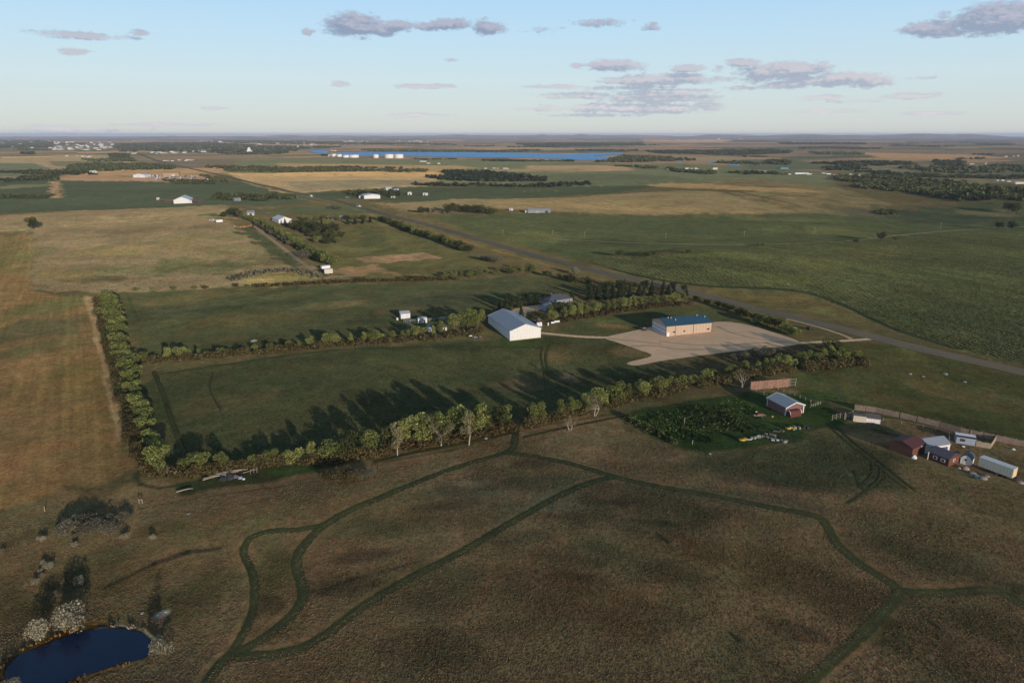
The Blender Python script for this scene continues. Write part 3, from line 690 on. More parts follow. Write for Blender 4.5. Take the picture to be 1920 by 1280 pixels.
ribbon('driveway', [(1470, 645), (1540, 641), (1600, 638), (1650, 634)], 3.8, M_DRIVE, 1.3)
ribbon('dirt_track', [(1475, 598), (1530, 612), (1580, 628), (1600, 638)], 3.2, M_DIRT, 1.2)
ribbon('dirt_track', [(478, 424), (500, 442), (540, 472), (580, 502), (610, 519), (660, 516)], 5, M_DIRT, 1.2)
ribbon('dirt_track', [(1130, 262 + 90), (1250, 343), (1400, 335)], 6, M_DIRT, 1.2) if False else None
M_TRACK = surf_mat('pale_track', alb((140, 124, 92)), .2, .5, soft=True)
for nm_, pts_, w_, m_ in [('dirt_track', [(-100, 436), (60, 430), (140, 422), (280, 411), (415, 407), (445, 411)], 3.2, M_TRACK), ('dirt_track', [(1030, 448), (1170, 455), (1350, 459), (1480, 457), (1590, 452), (1700, 440), (1850, 428), (1990, 424)], 2.2, M_DIRT),
        ('path', [(1018, 650), (1014, 668), (1020, 695), (1024, 728)], 1.1, M_TRAIL), ('path', [(1040, 641), (1028, 650), (1022, 668), (1027, 695), (1032, 728)], 1.1, M_TRAIL), ('path', [(300, 702), (560, 664), (700, 653), (880, 650), (1018, 653)], 1.3, M_TRAIL),
        ('path', [(288, 696), (306, 740), (322, 790), (345, 850)], 1.9, M_TRAIL), ('path', [(400, 697), (393, 730), (415, 770)], .7, M_TRAIL),
        ('path', [(1553, 798), (1600, 838), (1640, 868), (1668, 892), (1702, 918)], 1.0, M_TRAIL), ('path', [(1563, 795), (1608, 834), (1650, 864), (1682, 892), (1716, 918)], 1.0, M_TRAIL), ('path', [(1650, 872), (1651, 895), (1625, 920), (1588, 944)], 1.0, M_TRAIL), ('path', [(1603, 882), (1610, 905), (1622, 921)], .9, M_TRAIL), ('path', [(1636, 868), (1636, 890), (1610, 915)], .9, M_TRAIL),
        ('path', [(980, 820), (1060, 802), (1180, 778), (1290, 757), (1390, 740)], 1.6, M_TRAIL), ('path', [(700, 866), (770, 850), (850, 835), (960, 812)], 2.2, M_TRAIL), ('path', [(1300, 352), (1370, 358), (1440, 372), (1500, 386)], 2.5, M_TRAIL)]:
    ribbon(nm_, pts_, w_, m_, 1.4, cross=3)
M_EDGE = surf_mat('rank_grass', alb((38, 46, 30), 1.0, True), .35, .5, soft=True)
ribbon('verge', CORN[12:21], 4.0, M_EDGE, 1.6, cross=3)
M_WORN = surf_mat('worn_gravel', alb((118, 98, 82)), .2, .5, soft=True)
for pts_ in ([(1235, 640), (1280, 645), (1350, 648), (1440, 642), (1490, 643)], [(1180, 650), (1225, 648), (1270, 655), (1330, 655)], [(1345, 612), (1375, 625), (1420, 635), (1480, 642)], [(1140, 634), (1190, 640), (1240, 645)]): ribbon('driveway', pts_, 1.6, M_WORN, 2.0, cross=3)
# ------------------------------------------------------------------ water
def water_mat(name, body, ripple, rough=.12, spec=.5):
    m, n, out = new_mat(name)
    pos = n.new('ShaderNodeNewGeometry').outputs['Position']
    bs = n.new('ShaderNodeBsdfPrincipled'); bs.inputs['Base Color'].default_value = (*body, 1)
    bs.inputs['Roughness'].default_value = rough; bs.inputs['IOR'].default_value = 1.33; bs.inputs['Specular IOR Level'].default_value = spec
    bp = n.new('ShaderNodeBump'); bp.inputs['Distance'].default_value = ripple
    n.put(bp.inputs['Height'], n.noise(pos, 1.6, 3, .6)); n.l.new(bp.outputs[0], bs.inputs['Normal'])
    n.l.new(bs.outputs[0], out.inputs[0]); return m
M_POND = water_mat('pond_water', (.001, .012, .042), .03, .08)
M_LAKE = water_mat('lake_water', (.010, .27, .58), .4, .35, .12)  # blue sky reflected by the ripples is painted into the base colour
POND_Z = float(min(Hg(*flat_pt(a, b)) for a, b in [(150, 1215), (220, 1200), (100, 1240)])) + .35
sheet('pond', POND_PX, M_POND, z=POND_Z)
LAKE = [(612, 291), (640, 286), (720, 285), (860, 285), (1000, 287), (1060, 289), (1110, 287), (1170, 286), (1160, 290), (1110, 292), (1165, 297), (1150, 300), (1130, 300), (1090, 301), (1060, 298), (960, 296), (870, 295), (760, 293), (650, 292.5)]
sheet('lake', LAKE, M_LAKE, z=0.3, smooth=False)
sheet('lake', [(574, 283), (600, 281.5), (616, 283), (612, 288.5), (592, 287)], M_LAKE, z=0.3, smooth=False)
for w_ in ([(1266, 304.5), (1280, 303.5), (1284, 305), (1270, 306)], [(1322, 303), (1342, 302), (1345, 304), (1328, 305)], [(1366, 309.5), (1385, 308), (1387, 310.5), (1368, 311.5)]):
    sheet('lake', w_, M_LAKE, z=None, smooth=False, step=500, lift=2.0)
# ------------------------------------------------------------------ trees
TR = random.Random(41)
def leaf_mat(name, c, tint2, trans=.25, var=.5):
    m, n, out = new_mat(name)
    at = n.new('ShaderNodeAttribute', attribute_name='leaf'); oi = n.new('ShaderNodeObjectInfo')
    f = n.math('MULTIPLY', n.range(at.outputs['Fac'], 0, 1, 1 - var, 1 + var), n.range(oi.outputs['Random'], 0, 1, .8, 1.2))
    base = n.mix(n.math('MULTIPLY', oi.outputs['Random'], .9), c, tint2)
    base = n.mix(n.range(at.outputs['Fac'], .75, 1.0, 0, .35), base, tuple(min(1, v * 1.5) for v in tint2))
    v = n.vmath('SCALE', base); n.put(v.node.inputs[3], f)
    d = n.new('ShaderNodeBsdfDiffuse'); n.put(d.inputs[0], v); t = n.new('ShaderNodeBsdfTranslucent'); n.put(t.inputs[0], v)
    mx = n.new('ShaderNodeMixShader'); mx.inputs[0].default_value = trans
    n.l.new(d.outputs[0], mx.inputs[1]); n.l.new(t.outputs[0], mx.inputs[2]); n.l.new(mx.outputs[0], out.inputs[0])
    return m
def bark_mat(name, c):
    m, n, out = new_mat(name)
    pos = n.new('ShaderNodeNewGeometry').outputs['Position']
    v = n.vmath('SCALE', Vector(c)); n.put(v.node.inputs[3], n.range(n.noise(pos, 3, 4, .7), .25, .75, .6, 1.4))
    d = n.new('ShaderNodeBsdfDiffuse'); n.put(d.inputs[0], v); n.l.new(d.outputs[0], out.inputs[0]); return m
L_GREEN = leaf_mat('leaf_green', (.170, .192, .060), (.220, .228, .074))
L_DARK = leaf_mat('leaf_dark', (.070, .082, .034), (.100, .104, .038))
L_BROWN = leaf_mat('leaf_brown_olive', (.122, .088, .042), (.100, .086, .038))
L_WEED = leaf_mat('leaf_weed', (.075, .105, .036), (.095, .120, .040))
L_SPRUCE = leaf_mat('needle', (.030, .042, .024), (.045, .056, .028), .05)
L_SILVER = leaf_mat('leaf_silver', (.26, .235, .165), (.32, .28, .19))
L_GREY = leaf_mat('leaf_grey', (.14, .128, .09), (.17, .15, .105))
L_PALE = leaf_mat('leaf_pale', (.185, .175, .085), (.23, .20, .10))
L_DRY = leaf_mat('leaf_dry', (.13, .075, .06), (.16, .10, .075))
B_GREY = bark_mat('bark', (.16, .13, .10)); B_PALE = bark_mat('bark_pale', (.42, .36, .29)); B_DARK = bark_mat('bark_dark', (.07, .05, .04))
MESH = {}
def leaf_mesh(name, blobs, n, size, seed, mat, out=.5, flat=1.0):
    """leaf clumps of small quads on and inside the shells of several lobes; blobs = (x, y, z, rx, rz)"""
    r = np.random.default_rng(seed)
    w_ = np.array([b[3] * b[3] for b in blobs]); w_ = w_ / w_.sum()
    k = r.choice(len(blobs), n, p=w_); B = np.array(blobs)[k]
    d = r.normal(size=(n, 3)); d[:, 2] = d[:, 2] * .9 + .18; d /= np.linalg.norm(d, axis=1)[:, None]
    rad = r.uniform(.62, 1.06, n) ** .7
    c = B[:, :3] + d * np.stack([B[:, 3], B[:, 3], B[:, 4]], 1) * rad[:, None]
    nr = d * out + r.normal(size=(n, 3)) * (1 - out) * .9; nr /= np.linalg.norm(nr, axis=1)[:, None]
    a = np.cross(nr, r.normal(size=(n, 3))); a /= np.linalg.norm(a, axis=1)[:, None]; b = np.cross(nr, a)
    s = size * r.uniform(.55, 1.35, n)[:, None]; b = b * s * r.uniform(.5, .95, n)[:, None]; a = a * s
    j = lambda: 1 + r.uniform(-.35, .35, n)[:, None]
    V = np.stack([c - a * j() - b * j() * .3, c + a * .2 - b * j(), c + a * j() + b * .2, c - a * .1 + b * j()], 1).reshape(-1, 3)
    V[:, 2] = np.maximum(V[:, 2], .01)
    return V, r.uniform(0, 1, n)
def mk_leaf_object(name, V, lf, mat):
    n = len(V) // 4
    me = bpy.data.meshes.new(name)
    me.vertices.add(len(V)); me.vertices.foreach_set('co', V.astype(np.float32).ravel())
    me.loops.add(len(V)); me.loops.foreach_set('vertex_index', np.arange(len(V), dtype=np.int32))
    me.polygons.add(n); me.polygons.foreach_set('loop_start', np.arange(0, n * 4, 4, dtype=np.int32)); me.update(calc_edges=True)
    at = me.attributes.new('leaf', 'FLOAT', 'POINT'); at.data.foreach_set('value', np.repeat(lf, 4).astype(np.float32))
    me.materials.append(mat); return me
def limb(V, F, a, b, ra, rb, n=5):
    a = Vector(a); b = Vector(b); t = (b - a).normalized(); u = t.orthogonal().normalized(); w_ = t.cross(u); k = len(V)
    for p, r in ((a, ra), (b, rb)):
        for i in range(n):
            g = 2 * math.pi * i / n; V.append(p + (u * math.cos(g) + w_ * math.sin(g)) * r)
    for i in range(n): F.append((k + i, k + (i + 1) % n, k + n + (i + 1) % n, k + n + i))
def trunk_mesh(name, blobs, r0, mat, fork=.28, stems=1, seed=0):
    rr = random.Random(seed); V, F = [], []
    for s in range(stems):
        lean = Vector((rr.uniform(-.06, .06), rr.uniform(-.06, .06), 0)) * (1 if stems == 1 else 2.2)
        base = Vector((lean.x * .4, lean.y * .4, -.03)); f = base + lean + Vector((0, 0, fork + .03))
        limb(V, F, base, f, r0, r0 * .72)
        mine = [b for i, b in enumerate(blobs) if i % stems == s] or blobs
        for b in mine:
            e = Vector(b[:3]); mid = f.lerp(e, .5) + Vector((rr.uniform(-.02, .02), rr.uniform(-.02, .02), -.02))
            limb(V, F, f, mid, r0 * .5, r0 * .32, 4); limb(V, F, mid, e, r0 * .32, r0 * .12, 4)
            for _ in range(2):
                e2 = e + Vector((rr.uniform(-1, 1), rr.uniform(-1, 1), rr.uniform(-.2, 1))) * b[3] * .9
                limb(V, F, e, e2, r0 * .15, r0 * .05, 3)
    me = bpy.data.meshes.new(name); me.from_pydata([tuple(v) for v in V], [], F); me.update(); me.materials.append(mat); return me
def lobes(seed, n, zr, rad, spread, top=.9, taper=0.0):
    rr = random.Random(seed); out = []
    for i in range(n):
        z = zr[0] + (zr[1] - zr[0]) * (i + rr.random()) / n
        q = 1 - taper * (z - zr[0]) / (zr[1] - zr[0] + 1e-6); g = rr.uniform(0, 6.28); s = spread * q * math.sqrt(rr.random())
        r = rad * rr.uniform(.75, 1.25) * (.6 + .4 * q); out.append((s * math.cos(g), s * math.sin(g), min(z, 1 - r * .9), r, r * rr.uniform(.8, 1.1)))
    return out
def make_kind(kind, v, lm, bm_):
    """unit-height crown and trunk for one variant of one kind of tree"""
    sd = hash_(kind) + v * 13
    if kind == 'broad': bl = lobes(sd, 9, (.34, .80), .17, .27); n, s, r0 = 1700, .027, .022
    elif kind == 'tall': bl = lobes(sd, 10, (.26, .86), .13, .17, taper=.5); n, s, r0 = 1500, .025, .018
    elif kind == 'low': bl = lobes(sd, 8, (.30, .70), .25, .36); n, s, r0 = 1500, .037, .03
    elif kind == 'shrub': bl = lobes(sd, 8, (.30, .72), .27, .42); n, s, r0 = 1500, .034, .02
    elif kind == 'poplar': bl = lobes(sd, 11, (.30, .88), .10, .17, taper=.55); n, s, r0 = 1500, .017, .016
    elif kind == 'spread': bl = lobes(sd, 12, (.38, .84), .13, .33); n, s, r0 = 1700, .018, .017
    elif kind == 'bare': bl = lobes(sd, 9, (.42, .86), .12, .28); n, s, r0 = 330, .017, .018
    elif kind == 'spruce':
        r = np.random.default_rng(sd); n = 800
        z = r.uniform(.06, 1.0, n) ** 1.0; z = 1 - (1 - z) ** .9; g = r.uniform(0, 2 * np.pi, n); tier = .78 + .22 * np.abs(np.sin(z * 34))
        q = (1 - z) * .235 * tier + .006; q = q * r.uniform(.7, 1.05, n)
        c = np.stack([np.cos(g) * q, np.sin(g) * q, z], 1)
        o = np.stack([np.cos(g), np.sin(g), -.45 + 0 * g], 1); side = np.stack([-np.sin(g), np.cos(g), 0 * g], 1)
        L = (.028 + .03 * (1 - z))[:, None] * r.uniform(.7, 1.3, n)[:, None]
        V = np.stack([c - side * L * .6 - o * L * .6, c + side * L * .6 - o * L * .6, c + side * L * .25 + o * L, c - side * L * .25 + o * L], 1).reshape(-1, 3)
        V[:, 2] = np.clip(V[:, 2], .01, 1.0)
        me = mk_leaf_object('crown', V, r.uniform(0, 1, n), lm)
        W, F = [], []; limb(W, F, (0, 0, -.03), (0, 0, .95), .02, .004)
        tm = bpy.data.meshes.new('trunk'); tm.from_pydata([tuple(x) for x in W], [], F); tm.update(); tm.materials.append(bm_)
        return me, tm
    V, lf = leaf_mesh('crown', bl, n, s, sd, lm)
    return mk_leaf_object('crown', V, lf, lm), trunk_mesh('trunk', bl, r0, bm_, fork=.22 if kind in ('low', 'shrub') else .3, stems=2 if kind in ('spread', 'bare', 'shrub') else 1, seed=sd)
def hash_(s): return sum(ord(c) * (i + 3) for i, c in enumerate(s)) % 9973
NVAR = {'broad': 5, 'tall': 4, 'low': 4, 'shrub': 4, 'poplar': 2, 'spread': 2, 'bare': 2, 'spruce': 4}
LOOK = {'weed': (L_WEED, B_DARK), 'green': (L_GREEN, B_GREY), 'dark': (L_DARK, B_DARK), 'brown': (L_BROWN, B_DARK), 'spruce': (L_SPRUCE, B_DARK), 'silver': (L_SILVER, B_GREY), 'grey': (L_GREY, B_GREY), 'pale': (L_PALE, B_PALE), 'dry': (L_DRY, B_DARK)}
PROTO = {}
def tree(p, h, kind, look, label, cat, group=None, wid=1.0, name=None, var=None):
    v = TR.randrange(NVAR[kind]) if var is None else var; key = (kind, look, v)
    if key not in PROTO: PROTO[key] = make_kind(kind, v, *LOOK[look])
    cm, tm = PROTO[key]
    nm = name or {'spruce': 'spruce_tree', 'shrub': 'shrub'}.get(kind, 'broadleaf_tree')
    root = empty(nm, p, TR.uniform(0, 6.28), label, cat, group)
    wx = h * wid
    for n_, me_ in (('crown', cm), ('trunk', tm)):
        o = bpy.data.objects.new(n_, me_); COL.objects.link(o); o.parent = root
        o.scale = (wx, wx, h)
    return root
def row(pts, gap, kinds, looks, labels, cat, group, hv=(.78, 1.05), wid=(1.05, 1.4), jit=.35, name=None):
    """a planted row: pts = (x, ground y, top y) in photograph pixels; labels = list of (upto x or y, text)"""
    W = [P(a, b) for a, b, c in pts]; out = []
    for i in range(len(W) - 1):
        a, b = W[i], W[i + 1]; L = (b - a).length; n = max(1, round(L / gap))
        for k in range(n):
            t = (k + .5 + TR.uniform(-jit, jit)) / n; q = a.lerp(b, t)
            px = pts[i][0] + (pts[i + 1][0] - pts[i][0]) * t
            hp = (pts[i][1] - pts[i][2]) * (1 - t) + (pts[i + 1][1] - pts[i + 1][2]) * t
            nrm = Vector((-(b - a).y, (b - a).x, 0)).normalized()
            q = q + nrm * TR.uniform(-.12, .12) * gap; q.z = float(Hg(q.x, q.y))
            h = hpx(q, hp) * TR.uniform(*hv)
            out.append((q, h, px))
    for q, h, px in out:
        kd = TR.choice(kinds); lk = TR.choice(looks)
        txt = labels if isinstance(labels, str) else next(s for lim, s in labels if px <= lim)
        tree(q, h, kd, lk, txt, cat, group, TR.uniform(*wid), name)
    return out
def hedge(name, pts, w, h, look, label, dens=5.0, size=.42, cat='hedge', seed=1):
    """an unbroken line of bushes: one thing"""
    c = [P(a, b) for a, b in smooth_px(pts, 4)]; r = np.random.default_rng(seed); Vs = []; ls = []
    for a, b in zip(c[:-1], c[1:]):
        L = (b - a).length; m = max(2, int(L / (w * .45)))
        for k in range(m):
            q = a.lerp(b, (k + r.random()) / m); rr_ = w * r.uniform(.35, .6); hh = h * r.uniform(.55, 1.1); n = int(dens * rr_ * hh * 4 * max(.25, (.42 / size) ** 2)) + 6
            ox, oy = r.normal(0, w * .18, 2); z0 = float(Hg(q.x + ox, q.y + oy))
            V, lf = leaf_mesh('', [(0, 0, hh * .45, rr_, hh * .52)], n, size, int(r.integers(1e9)), None)
            V = V + np.array([q.x + ox, q.y + oy, z0 - .05]); Vs.append(V); ls.append(lf)
    me = mk_leaf_object(name, np.concatenate(Vs), np.concatenate(ls), LOOK[look][0])
    o = bpy.data.objects.new(name, me); COL.objects.link(o); return tag(o, label, cat)
def wood(poly, crown, h, look, name, label=None, n=None, seed=1, cover=.27, leafs=26):
    """a far-off wood that reads as one mass"""
    pw = poly_world(poly); r = np.random.default_rng(seed); x0, y0 = pw.min(0); x1, y1 = pw.max(0)
    A = 0.5 * abs(np.dot(pw[:, 0], np.roll(pw[:, 1], 1)) - np.dot(pw[:, 1], np.roll(pw[:, 0], 1)))
    n = n or int(min(1500, A * cover / (crown * crown * .5))) + 3; Vs = []; ls = []; got = 0; tries = 0
    while got < n and tries < 60:
        tries += 1
        X = r.uniform(x0, x1, n * 2); Y = r.uniform(y0, y1, n * 2); ok = signed_inside(X, Y, pw) > -crown * .3
        for x, y in zip(X[ok][:n - got], Y[ok][:n - got]):
            hh = h * .62 * r.uniform(.5, 1.3); cr = crown * r.uniform(.35, .62)
            V, lf = leaf_mesh('', [(0, 0, hh * .55, cr, hh * .48)], leafs, crown * .22, int(r.integers(1e9)), None)
            Vs.append(V + np.array([x, y, float(Hg(x, y)) - .2])); ls.append(lf); got += 1
    me = mk_leaf_object(name, np.concatenate(Vs), np.concatenate(ls), LOOK[look][0])
    o = bpy.data.objects.new(name, me); COL.objects.link(o); return tag(o, kind='stuff')
T_ = 'tree'
# --- hedgerow that closes the meadow towards the camera
SL = [(330, 'leafy green tree in the front hedgerow, by its corner with the west row'), (480, 'small rounded green tree in the front hedgerow, behind the log pile'),
      (620, 'green tree in the front hedgerow between the log pile and the grey thicket'), (735, 'tall dense green tree in the front hedgerow, behind the grey-green thicket'),
      (840, 'big green tree in the front hedgerow behind the forked pale tree'), (965, 'tall bright green tree in the front hedgerow just before the path gap'),
      (1100, 'big round green tree in the front hedgerow just past the path gap'), (1250, 'green tree in the front hedgerow, below the dark mown meadow'),
      (1400, 'short green tree in the front hedgerow below the gravel yard'), (1640, 'bushy bright green tree at the highway end of the front hedgerow')]
G_S = 'trees of the front hedgerow'
row([(285, 888, 848), (330, 886, 850), (390, 882, 838), (440, 877, 846), (490, 872, 842)], 6.2, ['broad', 'low'], ['green'], SL, T_, G_S, (.7, 1.0))
row([(490, 872, 846), (560, 866, 820), (640, 860, 812)], 6.0, ['broad', 'tall', 'low'], ['green'], SL, T_, G_S, (.72, 1.02))
row([(645, 858, 800), (700, 850, 790), (735, 842, 788), (785, 832, 772), (850, 824, 758), (905, 815, 745), (962, 803, 752)], 6.2, ['broad', 'tall'], ['green', 'green', 'dark'], SL, T_, G_S, (.85, 1.08), (1.0, 1.3))
row([(740, 828, 786), (850, 812, 762), (955, 792, 752)], 9, ['broad'], ['green'], SL, T_, G_S, (.85, 1.05), (1.0, 1.3))
row([(985, 797, 748), (1025, 788, 740), (1060, 780, 738), (1110, 768, 722), (1150, 757, 715), (1190, 748, 708), (1215, 740, 706)], 6.4, ['broad', 'tall', 'broad'], ['green', 'green', 'dark'], SL, T_, G_S, (.8, 1.05), (1.0, 1.3))
row([(1215, 740, 708), (1270, 728, 698), (1330, 713, 688), (1390, 700, 672)], 6.0, ['broad', 'low'], ['green'], SL, T_, G_S, (.7, 1.05))
row([(1390, 700, 670), (1440, 693, 664), (1490, 686, 655), (1530, 680, 648), (1560, 674, 642)], 5.2, ['broad', 'tall', 'low'], ['green'], SL, T_, G_S, (.8, 1.08))
row([(1560, 680, 648), (1585, 680, 650), (1612, 678, 655)], 5.5, ['broad', 'low'], ['green'], SL, T_, G_S, (.9, 1.1))
tree(P(1557, 668), hpx(P(1557, 668), 38), 'broad', 'dark', 'tall dark green round tree at the highway end of the front hedgerow', T_, wid=1.3)
for x, y, t in [(1395, 675, 655), (1418, 668, 650), (1440, 668, 648), (1462, 668, 650), (1478, 670, 655), (1535, 655, 643), (1545, 652, 642), (1380, 676, 662), (1430, 678, 664)]:
    tree(P(x, y), hpx(P(x, y), y - t), 'shrub', 'grey', 'silver grey shrub between the gravel yard and the front hedgerow', 'shrub', 'silver shrubs beside the gravel yard', 1.2)
hedge('hedge', [(282, 892), (350, 891), (420, 882), (500, 874), (580, 867), (660, 861), (730, 850)], 5.0, 4.0, 'brown', 'low brownish undergrowth hedge along the log pile stretch of the front row', 5, .34, seed=2)
hedge('hedge', [(735, 846), (800, 834), (880, 822), (955, 806)], 5.0, 4.4, 'brown', 'brownish undergrowth hedge below the tallest trees of the front row', 4, .34, seed=3)
hedge('hedge', [(985, 800), (1060, 784), (1150, 762), (1230, 742), (1300, 728), (1390, 708)], 5.0, 4.2, 'brown', 'reddish brown undergrowth hedge of the front row right of the path gap', 4.5, .34, seed=4)
hedge('hedge', [(1390, 708), (1470, 697), (1550, 690), (1625, 684)], 6.5, 5.0, 'brown', 'thick brown undergrowth hedge of the front row behind the board fence', 4, .36, seed=5)
# the pale trunks standing out in front
PT = [(745, 854, 786, 'poplar', 'pale', 1.0, 'slender pale tree with white trunk, first of those standing before the front hedgerow'),
      (826, 836, 778, 'spread', 'pale', 1.15, 'widest pale tree, forked white limbs, standing before the front hedgerow'),
      (878, 834, 763, 'poplar', 'pale', 1.05, 'tall slender pale tree with white trunk standing just right of the forked one'),
      (915, 811, 768, 'poplar', 'pale', .85, 'narrow pale tree with white trunk close before the hedgerow by the path gap'),
      (1069, 808, 776, 'bare', 'pale', 1.25, 'nearly bare pale tree with two white stems below the hedgerow'),
      (1113, 780, 736, 'spread', 'pale', 1.1, 'thin pale tree with forked white limbs above the two-stemmed bare tree'),
      (1391, 727, 690, 'bare', 'pale', 1.3, 'nearly bare grey tree at the left end of the tall board fence'),
      (317, 893, 868, 'bare', 'pale', .6, 'small bare white snag at the corner of the hedgerow'),
      (560, 835, 812, 'bare', 'grey', 1.0, 'bare grey little tree standing in a gap of the front hedgerow')]
for x, y, t, k, l, wd, lab in PT: tree(P(x, y), hpx(P(x, y), y - t), k, l, lab, T_, wid=wd)
tree(P(1070, 722), hpx(P(1070, 722), 28), 'bare', 'grey', 'leafless grey bush alone in the meadow behind the front hedgerow', 'bush', wid=1.6, name='bush')
# --- west row: bright trees and a brown outer row
row([(203, 572, 542), (212, 600, 572), (222, 640, 610), (232, 680, 648), (244, 720, 686)], 7.2, ['broad', 'low'], ['green'], [(215, 'green tree at the far end of the west row, by the pasture corner'), (999, 'green tree in the west row beside the dark meadow strip')], T_, 'green trees of the west row', (.85, 1.1), (1.1, 1.4))
row([(244, 720, 686), (258, 765, 728), (272, 810, 770), (288, 850, 806), (300, 886, 842)], 6.0, ['broad', 'low'], ['green'], [(268, 'green tree in the west row beside the mown meadow'), (999, 'big bright green tree in the west row near the front corner')], T_, 'green trees of the west row', (.75, 1.1), (.95, 1.25))
row([(190, 568, 546), (198, 610, 588), (210, 655, 632), (222, 700, 676), (236, 745, 720), (246, 790, 765), (256, 835, 808), (274, 885, 856)], 4.6, ['low', 'shrub'], ['brown', 'brown', 'dark'], [(215, 'brownish bush in the outer line of the west row, far part'), (999, 'brownish bush in the outer line of the west row beside the bare strip')], 'shrub', 'brown bushes of the west row', (.8, 1.1), (1.1, 1.5), name='shrub')
# --- middle row
ML = [(420, 'small green tree in the middle hedgerow near the west row'), (600, 'small green tree in the middle hedgerow, left half'), (740, 'green tree in the middle hedgerow below the white shed'), (999, 'green tree in the middle hedgerow near the white barn')]
row([(262, 678, 652), (320, 674, 646), (380, 668, 648)], 5.6, ['broad', 'tall', 'low'], ['green'], ML, T_, 'trees of the middle hedgerow', (.75, 1.1), (1.0, 1.4))
row([(395, 668, 652), (470, 660, 645), (550, 652, 634)], 6.8, ['broad', 'low'], ['green'], ML, T_, 'trees of the middle hedgerow', (.7, 1.1), (1.0, 1.4))
row([(555, 652, 636), (620, 647, 622), (670, 643, 622), (745, 637, 612), (800, 632, 606), (840, 627, 594)], 5.4, ['broad', 'tall', 'low'], ['green'], ML, T_, 'trees of the middle hedgerow', (.75, 1.08), (1.0, 1.4))
row([(840, 622, 590), (870, 618, 578), (902, 612, 574)], 6.0, ['broad'], ['green'], 'big round green tree against the long wall of the white barn', T_, 'big trees beside the white barn', (.9, 1.08), (1.0, 1.2))
hedge('hedge', [(262, 682), (350, 674), (450, 666), (560, 656), (660, 648), (760, 640), (850, 632), (900, 622)], 5.0, 3.6, 'brown', 'low brownish undergrowth hedge along the middle row of small trees', 4, .42, seed=6)
# --- north row
NL = [(400, 'low scrubby bush in the north boundary line near the west row'), (700, 'low bush in the north boundary line below the brush pile'), (999, 'green tree at the highway end of the north boundary line')]
row([(232, 546, 538), (330, 543, 535), (420, 540, 531), (520, 536, 528), (600, 532, 524), (740, 527, 517), (830, 524, 513)], 13, ['low', 'shrub'], ['brown', 'green', 'brown'], [(400, NL[0][1]), (640, NL[1][1]), (999, 'low bush in the north boundary line right of the two white trucks')], 'shrub', 'bushes of the north boundary line', (.7, 1.1), (1.2, 1.9), name='shrub')
row([(828, 524, 510), (870, 521, 504), (905, 519, 502), (945, 516, 497), (985, 513, 491), (1008, 513, 490)], 6.5, ['broad', 'tall', 'low'], ['green'], 'green tree in the short row at the highway end of the north boundary', T_, 'trees of the north boundary row', (.8, 1.08), (1.0, 1.3))
hedge('hedge', [(480, 538), (560, 534), (640, 530), (760, 527), (860, 525)], 4.0, 2.6, 'brown', 'ragged brown hedge along the north fence line', 4, .6, seed=7)
row([(1012, 516, 504), (1040, 521, 508), (1062, 528, 512), (1090, 533, 516), (1118, 536, 522)], 7, ['broad', 'low'], ['dark'], 'dark green bushy tree in the line between the north row and the spruces', T_, 'dark trees beyond the north row', (.8, 1.1), (1.1, 1.4))
tree(P(1077, 515), hpx(P(1077, 515), 15), 'shrub', 'silver', 'pale silver bush showing above the dark line near the highway', 'shrub', wid=1.3)
row([(903, 486, 476), (925, 492, 480), (945, 494, 484)], 7, ['shrub'], ['grey'], 'grey shrub at the end of the roadside hedge past the farm field', 'shrub', 'grey roadside shrubs', (.9, 1.1), (1.3, 1.7), name='shrub')
# --- round the house
row([(916, 586, 560), (940, 582, 554), (968, 577, 549), (998, 573, 546), (1030, 568, 545), (1062, 563, 545), (1085, 560, 542)], 6.5, ['spruce', 'spruce', 'broad'], ['spruce'], 'dark conifer in the windbreak behind the gravel turnaround of the house', 'conifer', 'conifers behind the house', (.85, 1.1), (1.0, 1.3), name='spruce_tree')
row([(1090, 563, 532), (1112, 562, 530), (1140, 560, 533), (1175, 556, 530), (1215, 553, 530), (1260, 552, 533), (1290, 555, 540)], 5.5, ['spruce'], ['spruce'], 'dark spruce in the inner line between the house and the highway', 'spruce', 'spruces of the inner line', (.85, 1.1), (1.1, 1.4))
row([(1105, 552, 528), (1150, 545, 524), (1200, 542, 522), (1250, 542, 524), (1285, 548, 532)], 6.5, ['spruce', 'broad'], ['spruce', 'dark'], 'dark tree in the outer windbreak line next to the highway verge', T_, 'dark trees of the outer windbreak', (.85, 1.05), (1.0, 1.3), name='windbreak_tree')
row([(980, 604, 580), (1010, 604, 580), (1042, 602, 578)], 6.5, ['broad'], ['green', 'dark'], 'round green tree beside the white tanks behind the white barn', T_, 'round trees behind the white tanks', (.9, 1.1), (1.1, 1.3))
row([(1050, 600, 574), (1080, 596, 562), (1120, 588, 560), (1160, 582, 556), (1200, 576, 552), (1240, 571, 548), (1285, 567, 545)], 6.0, ['broad', 'tall'], ['green'], [(1140, 'green tree in the lane row, house end'), (1220, 'green tree in the middle of the lane row behind the tan building'), (1999, 'green tree in the lane row, highway end')], T_, 'trees of the lane row', (.82, 1.06), (1.0, 1.3))
hedge('hedge', [(1060, 602), (1110, 594), (1170, 584), (1230, 576), (1290, 571)], 4, 3.0, 'brown', 'brown undergrowth hedge below the lane row of green trees', 4, .5, seed=8)
tree(P(977, 603), hpx(P(977, 603), 33), 'spruce', 'spruce', 'single tall dark spruce just behind the white barn', 'spruce', wid=1.0)
tree(P(1087, 592), hpx(P(1087, 592), 32), 'tall', 'green', 'tallest narrow green tree beside the house roof', T_, wid=1.1)
